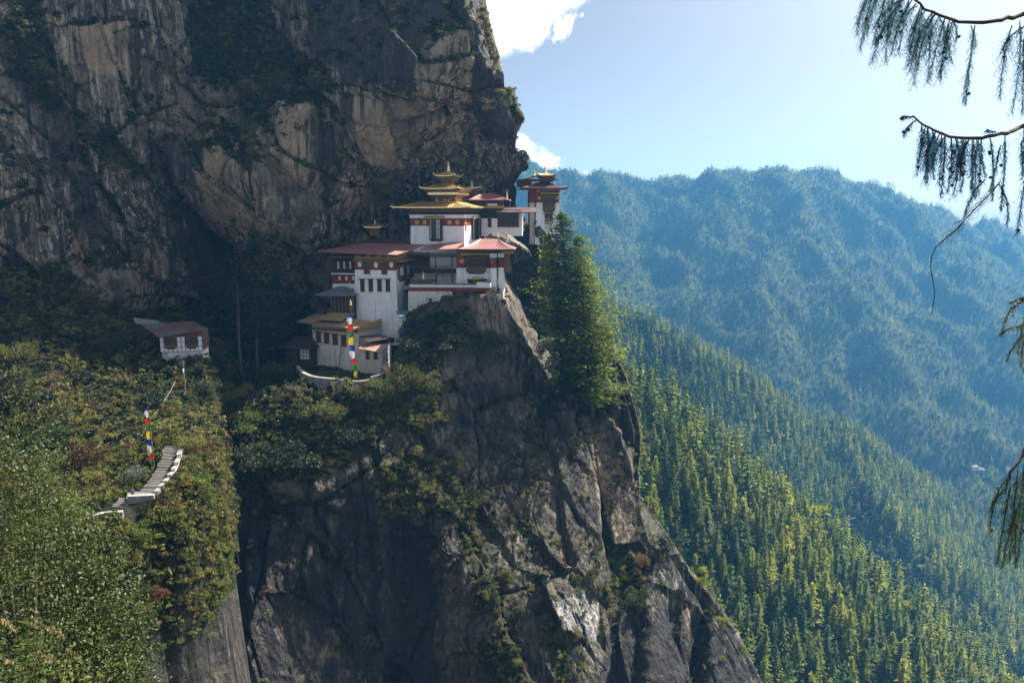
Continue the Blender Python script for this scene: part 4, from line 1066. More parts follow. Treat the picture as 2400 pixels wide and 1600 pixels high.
# ---------------------------------------------------------------- mesh builder
class MB:
    def __init__(s): s.v, s.f, s.m, s.mats = [], [], [], []
    def mi(s, mat):
        if mat not in s.mats: s.mats.append(mat)
        return s.mats.index(mat)
    def hexa(s, lo, hi, mat):
        """lo, hi: four points each, same winding"""
        o = len(s.v); s.v += [tuple(p) for p in lo] + [tuple(p) for p in hi]; k = s.mi(mat)
        for f in ((3, 2, 1, 0), (4, 5, 6, 7), (0, 1, 5, 4), (1, 2, 6, 5), (2, 3, 7, 6), (3, 0, 4, 7)):
            s.f.append([o + i for i in f]); s.m.append(k)
        return s
    def box(s, x0, x1, y0, y1, z0, z1, mat):
        r = lambda z: [(x0, y0, z), (x1, y0, z), (x1, y1, z), (x0, y1, z)]
        return s.hexa(r(z0), r(z1), mat)
    def slab(s, pts, th, mat, n=(0, 0, -1)):
        """flat or sloping polygon with thickness th towards n"""
        o = len(s.v); k = len(pts); m = s.mi(mat)
        s.v += [tuple(p) for p in pts] + [tuple(np.array(p) + np.array(n) * th) for p in pts]
        s.f.append(list(range(o, o + k))); s.m.append(m)
        s.f.append([o + k + i for i in reversed(range(k))]); s.m.append(m)
        for i in range(k):
            j = (i + 1) % k; s.f.append([o + j, o + i, o + k + i, o + k + j]); s.m.append(m)
        return s
    def prism(s, base, dirv, mat):
        return s.slab(base, 1.0, mat, dirv)
    def tube(s, pts, rad, mat, k=8):
        rad = np.broadcast_to(rad, (len(pts),))
        v, q = tube_np(pts, rad, k); o = len(s.v); s.v += [tuple(p) for p in v]; m = s.mi(mat)
        s.f += [[o + int(i) for i in f] for f in q]; s.m += [m] * len(q)
        for e in (range(k), range(len(v) - k, len(v))):
            s.f.append([o + i for i in e]); s.m.append(m)
        return s
    def lathe(s, c, prof, mat, k=10, ax=2):
        """prof: (radius, height) pairs"""
        o = len(s.v); m = s.mi(mat)
        for r, h in prof:
            for i in range(k):
                a = 2 * math.pi * i / k
                p = [r * math.cos(a), r * math.sin(a), h]
                if ax == 1: p = [p[0], h, p[1]]
                if ax == 0: p = [h, p[0], p[1]]
                s.v.append((c[0] + p[0], c[1] + p[1], c[2] + p[2]))
        for j in range(len(prof) - 1):
            for i in range(k):
                i2 = (i + 1) % k
                s.f.append([o + j * k + i, o + j * k + i2, o + (j + 1) * k + i2, o + (j + 1) * k + i]); s.m.append(m)
        s.f.append([o + i for i in range(k)]); s.m.append(m)
        s.f.append([o + (len(prof) - 1) * k + i for i in range(k)]); s.m.append(m)
        return s
    def build(s, name, parent=None, label=None, kind=None, smooth=False, bevel=0):
        me = bpy.data.meshes.new(name)
        me.from_pydata(s.v, [], s.f)
        for m in s.mats: me.materials.append(m)
        me.polygons.foreach_set('material_index', s.m)
        if smooth: me.polygons.foreach_set('use_smooth', [True] * len(me.polygons))
        bm = bmesh.new(); bm.from_mesh(me); bmesh.ops.recalc_face_normals(bm, faces=bm.faces)
        bm.to_mesh(me); bm.free()
        o = bpy.data.objects.new(name, me); COL.link(o)
        if parent is not None: o.parent = parent
        if label: o['label'] = label
        if kind: o['kind'] = kind
        return o

class Frame:
    """a building's own axes: x along its front, y into depth, z up; ang turns its right corner nearer"""
    def __init__(s, O, ang, name, label, cat, group=None):
        s.O = np.array(O, float); a = math.radians(ang)
        s.ex = np.array([math.cos(a), -math.sin(a), 0]); s.ey = np.array([math.sin(a), math.cos(a), 0]); s.ez = np.array([0, 0, 1.])
        s.root = bpy.data.objects.new(name, None); COL.link(s.root); s.root.location = s.O; s.root.rotation_euler = (0, 0, -a)
        s.root.empty_display_size = 1
        tag(s.root, label, cat, group)
    def _solve(s, u, v, e1, e2, off):
        d = P(u, v, 1.0)
        A = np.stack([d, -e1, -e2], 1)
        t, a, b = np.linalg.solve(A, s.O + off)
        return a, b
    def F(s, u, v, y=0.0): return s._solve(u, v, s.ex, s.ez, y * s.ey)          # -> x, z
    def R(s, u, v, x): return s._solve(u, v, s.ey, s.ez, x * s.ex)              # -> y, z
    def T(s, u, v, z=0.0): return s._solve(u, v, s.ex, s.ey, z * s.ez)          # -> x, y on a level
    def W(s, p): p = np.array(p); return s.O + p[0] * s.ex + p[1] * s.ey + p[2] * s.ez

class Side:
    """one wall plane of a building: boxes given by place along the wall, height and distance out of it"""
    def __init__(s, fr, kind, at): s.fr, s.k, s.at = fr, kind, at
    def px(s, u, v): return s.fr.F(u, v, s.at) if s.k == 'F' else s.fr.R(u, v, s.at)
    def box(s, mb, a0, a1, z0, z1, o0, o1, mat):
        if s.k == 'F': return mb.box(a0, a1, s.at - o1, s.at - o0, z0, z1, mat)
        return mb.box(s.at + o0, s.at + o1, a0, a1, z0, z1, mat)
    def disc(s, mb, a, z, r, mat, o=0.06, e=1.0):
        k = 16
        pts = []
        for i in range(k):
            t = 2 * math.pi * i / k; da, dz = r * e * math.cos(t), r * math.sin(t)
            pts.append((a + da, s.at, z + dz) if s.k == 'F' else (s.at, a + da, z + dz))
        return mb.slab(pts, o, mat, (0, -1, 0) if s.k == 'F' else (1, 0, 0))

def window(sd, a0, a1, z0, z1, cols=2, rows=1, style='dark', out=0.22, lintel=True, sill=True, label=None, frame=None):
    """a timber window standing proud of the wall: frame, mullions, lintel with dentils, sill; panes are children"""
    fm = frame or (M_TIMBER if style != 'shutter' else M_SHUTTER)
    mb = MB(); w, h = a1 - a0, z1 - z0; t = min(.16, w * .11)
    sd.box(mb, a0, a1, z0, z0 + t, 0, out, fm); sd.box(mb, a0, a1, z1 - t, z1, 0, out, fm)
    sd.box(mb, a0, a0 + t, z0 + t, z1 - t, 0, out, fm); sd.box(mb, a1 - t, a1, z0 + t, z1 - t, 0, out, fm)
    for c in range(1, cols):
        x = a0 + w * c / cols; sd.box(mb, x - t * .4, x + t * .4, z0 + t, z1 - t, 0, out * .9, fm)
    for r in range(1, rows):
        z = z0 + h * r / rows; sd.box(mb, a0 + t, a1 - t, z - t * .35, z + t * .35, 0, out * .85, fm)
    if lintel:
        sd.box(mb, a0 - .22, a1 + .22, z1 + .003, z1 + .16, 0, out + .18, M_TIMBER_D)
        sd.box(mb, a0 - .34, a1 + .34, z1 + .163, z1 + .26, 0, out + .30, M_TIMBER2)
    if sill: sd.box(mb, a0 - .12, a1 + .12, z0 - .12, z0 - .003, 0, out + .08, M_TIMBER_D)
    o = mb.build('window', sd.fr.root, label)
    pm = {'dark': M_GLASS, 'shutter': M_SHUTTER, 'white': M_PANE, 'mixed': None}[style]
    for c in range(cols):
        for r in range(rows):
            x0 = a0 + w * c / cols + t * .42; x1 = a0 + w * (c + 1) / cols - t * .42
            y0 = z0 + h * r / rows + t * .4; y1 = z0 + h * (r + 1) / rows - t * .4
            q = MB(); m = pm if pm else (M_PANE if (c % 4 in (0, 3)) else M_GLASS)
            sd.box(q, x0, x1, y0, y1, .01, out * .45, m)
            if style == 'shutter':
                sd.box(q, (x0 + x1) / 2 - .03, (x0 + x1) / 2 + .03, y0, y1, out * .45, out * .6, M_TIMBER_D)
            q.build('pane' if style != 'shutter' else 'shutter', o)
    return o

def rabsel(sd, a0, a1, z0, z1, n, out=0.7, pattern=None, label=None, arch=True, base=.30):
    """projecting timber bay: sill panels, a row of arched lights, bracketed cornice"""
    w, h = a1 - a0, z1 - z0; mb = MB()
    zb, zt = z0 + h * base, z1 - h * .16
    sd.box(mb, a0, a1, z0, z1, 0, out * .8, M_TIMBER2)                        # body
    sd.box(mb, a0 - .08, a1 + .08, zb - .09, zb + .05, 0, out + .05, M_TIMBER)
    sd.box(mb, a0 + w * .06, a1 - w * .06, z0 - .25, z0 - .003, 0, out * .62, M_TIMBER)   # tapering foot
    sd.box(mb, a0 + w * .14, a1 - w * .14, z0 - .5, z0 - .253, 0, out * .4, M_TIMBER_D)
    sd.box(mb, a0 - .05, a1 + .05, zt, zt + .12, 0, out + .05, M_TIMBER_D)
    sd.box(mb, a0 - .2, a1 + .2, z1 + .003, z1 + .16, 0, out + .25, M_TIMBER_D)
    for i in range(n + 1):
        x = a0 + w * i / n; sd.box(mb, x - .07, x + .07, zb + .053, zt - .003, out * .8, out, M_TIMBER)
    o = mb.build('bay_window', sd.fr.root, label)
    dn = MB(); k = max(6, int(w / .32))
    for i in range(k):
        x = a0 + w * (i + .5) / k
        sd.box(dn, x - w / k * .28, x + w / k * .28, zt + .125, zt + .30, out * .8, out + .12, M_OCHRE_D)
        sd.box(dn, x - w / k * .22, x + w / k * .22, z0 + .1, zb - .16, out * .8, out * .8 + .06, M_TIMBER)
    dn.build('dentils', o, kind='stuff')
    for i in range(n):
        x0 = a0 + w * i / n + .10; x1 = a0 + w * (i + 1) / n - .10; xm = (x0 + x1) / 2; y0, y1 = zb + .1, zt - .12
        m = M_GLASS if pattern is None else (M_PANE if pattern[i] else M_GLASS)
        q = MB()
        if arch:
            r = (x1 - x0) / 2; pts = [(x0, y0), (x1, y0)] + [(xm + r * math.cos(t), y1 - r * .9 + r * .9 * math.sin(t)) for t in np.linspace(0, math.pi, 7)]
        else: pts = [(x0, y0), (x1, y0), (x1, y1), (x0, y1)]
        yy = sd.at - out * .8 if sd.k == 'F' else sd.at + out * .8
        q.slab([(a, yy, z) if sd.k == 'F' else (yy, a, z) for a, z in pts], .05, m, (0, -1, 0) if sd.k == 'F' else (1, 0, 0))
        q.build('pane', o)
    return o

def cornice(sd, a0, a1, z0, z1, out=.5, mat=None, label=None, name='cornice', dent=True):
    """painted beam ends: a board with a row of small blocks over it"""
    mb = MB(); h = z1 - z0
    sd.box(mb, a0, a1, z0, z0 + h * .45, 0, out * .7, mat or M_OCHRE)
    sd.box(mb, a0 - .1, a1 + .1, z0 + h * .8, z1, 0, out, M_TIMBER)
    o = mb.build(name, sd.fr.root, label)
    if dent:
        k = max(4, int((a1 - a0) / .38)); d = MB()
        for i in range(k):
            x = a0 + (a1 - a0) * (i + .5) / k; q = (a1 - a0) / k * .3
            sd.box(d, x - q, x + q, z0 + h * .47, z0 + h * .79, 0, out * .9, M_OCHRE_D)
        d.build('beam_ends', o, kind='stuff')
    return o

def hip_roof(fr, x0, x1, y0, y1, ze, zt, inset, mat, name='roof', th=.22, lift=.25, fascia=None, finials=True, seams=0, rx=None, label=None):
    """low hipped roof with corners turned up; inset: how far in from the eaves the upper edge lies"""
    mb = MB(); ix, iy = (inset if isinstance(inset, tuple) else (inset, inset)); ns = 8
    def ring(u0, u1, w0, w1, z, lf):
        r = []
        for (ax, ay, bx, by) in ((u0, w0, u1, w0), (u1, w0, u1, w1), (u1, w1, u0, w1), (u0, w1, u0, w0)):
            for i in range(ns):
                t = i / ns; e = (abs(t - .5) * 2) ** 5
                r.append((ax + (bx - ax) * t, ay + (by - ay) * t, z + lf * e))
        return r
    R0 = ring(x0, x1, y0, y1, ze, lift); Rm = ring(x0 + ix * .5, x1 - ix * .5, y0 + iy * .5, y1 - iy * .5, ze + (zt - ze) * .42, lift * .1); R1 = ring(x0 + ix, x1 - ix, y0 + iy, y1 - iy, zt, 0)
    n = len(R0); o = len(mb.v); mb.v += R0 + Rm + R1 + [(p[0], p[1], p[2] - th) for p in R0] + [(p[0], p[1], p[2] - th * 1.2 - .05) for p in R1]
    k, kf = mb.mi(mat), mb.mi(fascia or mat); ku = mb.mi(M_TIMBER_D)
    for i in range(n):
        j = (i + 1) % n
        for a, b, kk in ((0, 1, k), (1, 2, k), (3, 0, kf), (4, 3, ku)):
            mb.f.append([o + a * n + i, o + a * n + j, o + b * n + j, o + b * n + i]); mb.m.append(kk)
    mb.f.append([o + 2 * n + i for i in range(n)]); mb.m.append(k)
    r = mb.build(name, fr.root, label)
    if seams:
        sm = MB(); 
        for i in range(1, seams):
            t = i / seams
            x = x0 + (x1 - x0) * t; xx = min(max(x, x0 + ix), x1 - ix)
            for ya, yb in ((y0, y0 + iy), (y1, y1 - iy)):
                sm.tube([(x, ya, ze + .04), ((x + xx) / 2, (ya + yb) / 2, ze + (zt - ze) * .42 + .05), (xx, yb, zt + .03)], .035, mat, 4)
        sm.build('standing_seams', r, kind='stuff')
    if finials:
        for cx, cy, sx, sy in ((x0, y0, -1, -1), (x1, y0, 1, -1), (x1, y1, 1, 1), (x0, y1, -1, 1)):
            q = MB(); q.tube([(cx, cy, ze + lift - .1), (cx + sx * .22, cy + sy * .22, ze + lift + .12), (cx + sx * .32, cy + sy * .32, ze + lift + .5)], [.13, .11, .03], M_GOLD, 6)
            q.build('corner_finial', r)
    return r

def spire(fr, x, y, z, h, name='spire', r=None):
    r = r or h * .17
    q = MB(); q.lathe((x, y, z), [(r * 1.1, 0), (r * 1.2, h * .06), (r * .55, h * .12), (r * .9, h * .22), (r * .95, h * .34), (r * .4, h * .42), (r * .62, h * .48), (r * .5, h * .62), (r * .22, h * .72), (r * .34, h * .77), (r * .12, h * .88), (.01, h)], M_GOLD, 12)
    return q.build(name, fr.root, smooth=True)

def bracket_flare(fr, x0, x1, y0, y1, z0, z1, grow, name='bracket_cornice', n=4, mats=None):
    """stepped timber brackets widening upwards"""
    mb = MB(); mats = mats or (M_TIMBER, M_OCHRE_D)
    for i in range(n):
        g = grow * (i + 1) / n; za = z0 + (z1 - z0) * i / n; zb = z0 + (z1 - z0) * (i + 1) / n - .003
        mb.box(x0 - g, x1 + g, y0 - g, y1 + g, za, zb, mats[i % 2])
    o = mb.build(name, fr.root)
    d = MB()
    for i in range(n):
        g = grow * (i + 1) / n; za = z0 + (z1 - z0) * (i + .15) / n; zb = z0 + (z1 - z0) * (i + .85) / n
        kx = max(3, int((x1 - x0 + 2 * g) / .4)); ky = max(3, int((y1 - y0 + 2 * g) / .4))
        for j in range(kx):
            x = x0 - g + (x1 - x0 + 2 * g) * (j + .5) / kx; d.box(x - .09, x + .09, y0 - g - .1, y0 - g - .003, za, zb, M_OCHRE_D if i % 2 == 0 else M_TIMBER_D)
        for j in range(ky):
            y = y0 - g + (y1 - y0 + 2 * g) * (j + .5) / ky; d.box(x1 + g + .003, x1 + g + .1, y - .09, y + .09, za, zb, M_OCHRE_D if i % 2 == 0 else M_TIMBER_D)
    d.build('bracket_ends', o, kind='stuff')
    return o

def walls(fr, x0, x1, y0, y1, z0, z1, mat, batter=(0, 0), name='wall', label=None):
    """battered masonry block; batter = how much wider in x and y the foot is"""
    bx, by = batter; mb = MB()
    lo = [(x0 - bx, y0 - by, z0), (x1 + bx, y0 - by, z0), (x1 + bx, y1, z0), (x0 - bx, y1, z0)]
    hi = [(x0, y0, z1), (x1, y0, z1), (x1, y1, z1), (x0, y1, z1)]
    return mb.hexa(lo, hi, mat).build(name, fr.root, label)

def rooted(o, parent):
    o.parent = parent; return o
# ================================================================ the monastery
G_MON = 'buildings of the cliff monastery'

# ---- 1. tall white block with four windows
A = Frame(P(927, 640, 187), 15, 'monastery_building', 'tall white block with four shuttered windows in a row under three pale discs', 'temple building')
F0 = Side(A, 'F', 0.0)
xl = F0.px(832, 640)[0]
zb = F0.px(927, 772)[1]; zt = F0.px(880, 606)[1]; zm0 = F0.px(880, 633)[1]; zm1 = F0.px(880, 608)[1]
W_A = 0.0
yr, _ = A.R(984, 640, 0.0)
walls(A, xl, 0, 0, 13, zb - 4, zm0, M_WHITE, (.75, .6))
walls(A, xl + .004, -.004, .004, 12.9, zm0 + .003, zm1, M_MAROON, name='maroon_band')
walls(A, xl, 0, 0, 13, zm1 + .003, zt + .35, M_OCHRE, name='upper_wall')
RA = Side(A, 'R', 0.0)
for u, v in ((843, 619), (881, 621), (917, 620)):
    a, z = F0.px(u, v); q = MB(); F0.disc(q, a, z, .78, M_PANE, .07, .66); q.build('wall_disc', A.root)
for u0, u1, v0, v1 in ((853, 867, 610, 641), (894, 908, 611, 642)):
    a0, z1_ = F0.px(u0, v0); a1, z0_ = F0.px(u1, v1); window(F0, a0, a1, z0_, z1_, 2, 2, 'dark', label='dark window cutting through the maroon band')
for u0 in (845.5, 865, 885.5, 905):
    a0, z1_ = F0.px(u0, 655); a1, z0_ = F0.px(u0 + 10, 682); window(F0, a0, a1, z0_, z1_, 1, 1, 'shutter', out=.42)
cornice(F0, xl - .3, .25, zt - .9, zt - .2, .35, M_TIMBER2)
bz = F0.px(880, 596)[1]
for k in range(4):                                                # beam boxes under the eave
    q = MB(); a0 = xl + .3 + k * (-xl) / 4; q.box(a0, a0 + (-xl) / 4 - .9, -.45, .0 - .003, zt - .15, bz - .35, M_OCHRE_D); q.build('eave_beam', A.root)
# right face: bay window of white and dark lights, a lower window, flaking paint
y0, z1_ = RA.px(935, 617); y1, z0_ = RA.px(982, 648)
rabsel(RA, 1.0, 10.4, z0_ + .4, z1_ - .3, 8, .85, [1, 1, 0, 0, 1, 0, 0, 1], 'long timber bay with white and dark lights', arch=False, base=.24)
q = MB(); RA.box(q, .6, 10.9, z1_ + .35, z1_ + .95, 0, 1.2, M_OCHRE_D); RA.box(q, .5, 11.0, z1_ + .95, z1_ + 1.1, 0, 1.35, M_TIMBER); q.build('cornice', A.root)
q = MB()
zz = z1_ + 1.15
q.slab([(.05, 0.2, zz), (.05, 11.5, zz), (.05, 11.5, zz + 2.6), (.05, 0.6, zz + .4)], .3, M_OCHRE, (1, 0, 0))
g_ = q.build('gable_panel', A.root, 'ochre boarded gable under the red roof')
for k in range(11):
    q = MB(); y_ = 1.0 + k; q.box(.353, .40, y_ - .05, y_ + .05, zz + .05, zz + .3 + 2.2 * (y_ / 11.5), M_TIMBER_D); q.build('batten', g_)
y0, z1_ = RA.px(943, 656); y1, z0_ = RA.px(953, 684)
window(RA, 5.2, 7.9, z0_, z1_, 1, 1, 'shutter', out=.65)
q = MB(); q.tube([(.10, .4, zm0 - .4), (.30, .45, zm0 - 6), (.62, .6, zm0 - 13), (.6, 3.4, zb + .8)], .035, M_DARKGAP, 4); q.build('drain_pipe', A.root)
q = MB(); q.tube([(xl * .5, -.08, zm0 - 5), (xl * .5 - .1, -.55, zb + 1.0)], .05, M_METAL, 4); q.build('drain_pipe', A.root)

# ---- 2. dark wing set back to the left of it
B = Frame(P(836, 660, 193), 10, 'monastery_wing', 'shaded timber wing squeezed between the tall white block and the cliff', 'temple building')
FB = Side(B, 'F', 0.0)
xl2 = FB.px(779, 660)[0]; zt2 = FB.px(800, 592)[1]
walls(B, xl2, 0, 0, 9, FB.px(800, 740)[1] - 6, FB.px(800, 665)[1], M_WHITE)
walls(B, xl2 + .004, 0, .004, 9, FB.px(800, 665)[1] + .003, FB.px(800, 643)[1], M_MAROON, name='maroon_band')
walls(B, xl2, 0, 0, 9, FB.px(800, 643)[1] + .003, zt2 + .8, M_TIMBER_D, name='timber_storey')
for u in (796, 812, 828):
    a, z = FB.px(u, 652); q = MB(); FB.disc(q, a, z, .55, M_PANE, .07, .55); q.build('wall_disc', B.root)
for u in (790, 804, 818):
    a0, z1_ = FB.px(u, 612); a1, z0_ = FB.px(u + 6.5, 631); window(FB, a0, a1, z0_, z1_, 2, 2, 'white', out=.15, lintel=False)
q = MB(); FB.box(q, xl2 - .2, 0, FB.px(800, 642.5)[1], FB.px(800, 640)[1], 0, .35, M_WHITE); q.build('ledge', B.root)
cornice(FB, xl2 - .3, 0, FB.px(800, 606)[1], FB.px(800, 600)[1], .5, M_TIMBER)

# ---- 3. courtyard block on the right with the arched bay
C = Frame(P(1148, 640, 188), 4, 'monastery_building', 'white block with a four-arched timber bay and tall corner piers beside the boulder', 'temple building')
FC = Side(C, 'F', 0.0)
px = lambda u, v, y=0.0: C.F(u, v, y)
x0c = px(1070, 640)[0]; zbC = px(1148, 684)[1]; zr0, zr1 = px(1100, 628)[1], px(1100, 603)[1]; ztC = px(1100, 588)[1]
walls(C, x0c, 0, 0, 9, zbC - 2, zr0, M_WHITE)
walls(C, x0c + .004, -.004, .004, 8.9, zr0 + .003, zr1, M_MAROON, name='maroon_band')
walls(C, x0c, 0, 0, 9, zr1 + .003, ztC + .5, M_TIMBER, name='upper_wall')
a0, z1_ = px(1093, 601); a1, z0_ = px(1139, 637)
rabsel(FC, a0, a1, z0_, z1_, 4, .9, label='timber bay with four arched lights', base=.36)
cornice(FC, px(1080, 600)[0], px(1148, 600)[0], px(1100, 598)[1] , px(1100, 589)[1], .7)
a, z = px(1082.5, 612); q = MB(); FC.disc(q, a, z, .62, M_OCHRE, .07); q.build('wall_disc', C.root)
# piers at the right end
for (u0, u1, yy, vb) in ((1149, 1163, -1.3, 682), (1168, 1180, .4, 680)):
    xa, _ = px(u0, 640, yy); xb, _ = px(u1, 640, yy); zb_ = px(1150, vb, yy)[1]
    mb = MB(); mb.box(xa, xb, yy, yy + 4.5, zb_ - 2.5, zr0 + .1, M_WHITE); p_ = mb.build('pier', C.root)
    mb = MB(); mb.box(xa + .004, xb - .004, yy + .004, yy + 4.4, zr0 + .103, zr1, M_MAROON); mb.build('maroon_band', p_)
    mb = MB(); mb.box(xa - .08, xb + .08, yy - .08, yy + 4.5, zr1 + .003, zr1 + 1.1, M_WHITE); mb.build('cap', p_)
a, z = px(1153, 613, -1.3); q = MB(); Side(C, 'F', -1.3).disc(q, a, z, .6, M_OCHRE_D, .07, .5); q.build('wall_disc', C.root)
xa, _ = px(1180, 640, .4); RC = Side(C, 'R', xa)
mb = MB(); mb.box(xa + .003, xa + 1.6, 1.4, 6.5, px(1185, 640)[1], zr1 + .9, M_TIMBER2); mb.build('side_bay', C.root)
mb = MB(); mb.box(xa - .3, xa + 2.4, .9, 7, zr1 + .95, zr1 + 1.5, M_OCHRE); mb.build('side_cornice', C.root)
# doorway with an ochre canopy, stair from the gallery
mb = MB(); a0, z0_ = px(1111, 668, -2.0); a1, z1_ = px(1125, 654, -2.0)
mb.box(a0, a1, -2.2, -.003, z0_ - 1, z1_, M_TIMBER2); mb.box(a0 + .25, a1 - .25, -2.25, -2.203, z0_ - 1, z1_ - .4, M_DARKGAP)
mb.box(a0 - .5, a1 + .5, -2.6, 0 - .003, z1_ + .003, z1_ + .45, M_OCHRE); mb.build('porch', C.root, 'small ochre porch over the courtyard door')
for u0 in (1097, 1128):
    a0, z1_ = px(u0, 656, 0); a1, z0_ = px(u0 + 12, 670, 0); window(FC, a0, a1, z0_, z1_, 2, 1, 'dark', out=.3)

# ---- 4. recessed gallery between the two blocks
D = Frame(P(1072, 660, 196), 4, 'monastery_gallery', 'open timber gallery and courtyard between the two white blocks', 'gallery')
FD = Side(D, 'F', 0.0); pd = lambda u, v, y=0.0: D.F(u, v, y)
xg = pd(962, 640)[0]
walls(D, xg - 4, 1.0, 0, 6, pd(1000, 690)[1] - 3, pd(1000, 590)[1], M_WHITE, name='back_wall')
q = MB(); a0, z1_ = pd(978, 606, -.1); a1, z0_ = pd(1025, 626, -.1); q.box(xg - 3, a1 - 2, -.35, -.003, z0_ - .8, z1_ + 1.5, M_TIMBER_D); q.build('timber_screen', D.root)
deck = MB(); zf = pd(1010, 632, -3.5)[1]; zc = pd(1010, 640, -3.5)[1]
deck.box(xg - 2, -.1, -3.5, -.37, zc, zf, M_TIMBER_D); deck.build('balcony_floor', D.root)
rail = MB(); zr_ = pd(1010, 622, -3.5)[1]
rail.box(xg - 2, -.2, -3.6, -3.45, zr_ - .12, zr_, M_TIMBER); rail.box(xg - 2, -.2, -3.6, -3.45, zf + .25, zf + .35, M_TIMBER)
R_ = rail.build('balustrade', D.root)
for k in range(34):
    q = MB(); x = xg - 1.8 + k * (-xg + 1.4) / 34; q.box(x, x + .12, -3.57, -3.48, zf, zr_ - .12, M_TIMBER2); q.build('baluster', R_)
cb = MB(); zc1 = pd(1010, 594, -3.4)[1]; zc0 = pd(1010, 602, -3.4)[1]
cb.box(xg - 2.5, .4, -3.5, -3.1, zc0 + .5, zc1, M_TIMBER2); cb.box(xg - 2.5, .4, -3.4, -3.15, zc0, zc0 + .35, M_TIMBER_D); cb.build('gallery_cornice', D.root)
q = MB()
for k in range(26):
    x = xg - 2 + k * (-xg + 2) / 26; q.box(x, x + .22, -3.62, -3.503, zc0 + .6, zc1 - .25, M_OCHRE_D)
q.build('beam_ends', D.root, kind='stuff')
q = MB()
for k in range(9):
    x = xg + .4 + k * .62; q.box(x, x + .22, -.42, -.353, pd(1000, 619, -.35)[1], pd(1000, 617, -.35)[1], M_OCHRE)
q.build('painted_frieze', D.root, kind='stuff')
for u in (1022, 1060):
    q = MB(); a, zz1 = pd(u, 640, -3.3); zz0 = pd(u, 672, -3.3)[1]; q.box(a - .25, a + .25, -3.55, -3.05, zz0 - .5, zc - .003, M_MAROON); q.build('post', D.root)
    q = MB(); q.box(a - .14, a + .14, -3.44, -3.16, zf, zc0, M_TIMBER); q.build('post', D.root)
xs, zs = pd(1075, 636, -5); xe, ze_ = pd(1092, 668, -5)
st = MB(); st.hexa([(xs, -5.4, zs - .5), (xe, -5.4, ze_ - .2), (xe, -4.4, ze_ - .2), (xs, -4.4, zs - .5)], [(xs, -5.4, zs), (xe, -5.4, ze_ + .35), (xe, -4.4, ze_ + .35), (xs, -4.4, zs)], M_TIMBER)
st = st.build('staircase', D.root)
for k in range(12):
    t = (k + .5) / 12; q = MB(); x = xs + (xe - xs) * t; z = zs + (ze_ + .35 - zs) * t; q.box(x - .14, x + .14, -5.3, -4.5, z + .01, z + .06, M_TIMBER2); q.build('step', st)
for yy in (-5.4, -4.4):
    q = MB(); q.tube([(xs, yy, zs + 1.0), (xe, yy, ze_ + 1.3)], .06, M_TIMBER_D, 6); q.build('handrail', st)
# courtyard parapet: slate coping, white strip, red band, white base
K = Frame(P(1150, 672, 184), 3, 'courtyard_wall', 'white retaining wall with a long red band and slate coping below the courtyard', 'wall')
pk = lambda u, v, y=0.0: K.F(u, v, y)
xk0 = pk(960, 680)[0]; z_a, z_b, z_c, z_d = pk(1050, 667)[1], pk(1050, 673.5)[1], pk(1050, 682.5)[1], pk(1050, 715)[1]
walls(K, xk0, pk(1118, 680)[0], 0, 1.2, z_b, z_a, M_WHITE, name='parapet')
mb = MB(); mb.box(xk0 - .1, pk(1118, 680)[0] + .1, -.25, 1.5, z_a + .003, z_a + .22, M_GREYROOF); mb.build('coping', K.root)
walls(K, xk0 - .1, 0, -.15, 1.2, z_c, z_b - .003, M_MAROON, name='red_band')
walls(K, xk0 - .4, pk(1060, 690)[0], -.05, 1.6, z_d - 4, z_c - .003, M_WHITE_OLD, (0, .4), name='base_wall')
walls(K, pk(1117, 670)[0], pk(1150, 670)[0], -.4, 2.5, z_b + .003, pk(1120, 662)[1], M_WHITE, name='corner_parapet')
mb = MB(); mb.box(pk(1134, 660)[0], pk(1150, 660)[0] + .1, -.5, 2.6, pk(1120, 662)[1] + .003, pk(1120, 660)[1] , M_PINKROOF); mb.build('tiled_coping', K.root)
fl = MB(); fl.box(xk0 - 2, 1.5, 1.25, 16, z_b - .6, z_b - .1, M_STONE); fl.build('courtyard_floor', K.root)
# prayer-wheel kiosk and its spire in the court
KI = Frame(P(993, 672, 188), 0, 'courtyard_kiosk', 'small round-roofed kiosk with a gilt spire standing in the courtyard', 'kiosk')
hip_roof(KI, -3.2, 3.0, -2.2, 2.2, KI.F(990, 659)[1], KI.F(990, 654)[1], 2.0, M_TIMBER, finials=False)
for x in (-2, 2):
    for y in (-1.4, 1.4):
        q = MB(); q.box(x - .12, x + .12, y - .12, y + .12, -1.5, KI.F(990, 659)[1], M_MAROON); q.build('post', KI.root)
q = MB(); q.box(-1, 1, -.8, .8, -1.5, KI.F(990, 660)[1], M_TIMBER_D); q.build('prayer_wheel_box', KI.root)
spire(KI, 0, 0, KI.F(990, 655)[1], 2.1)
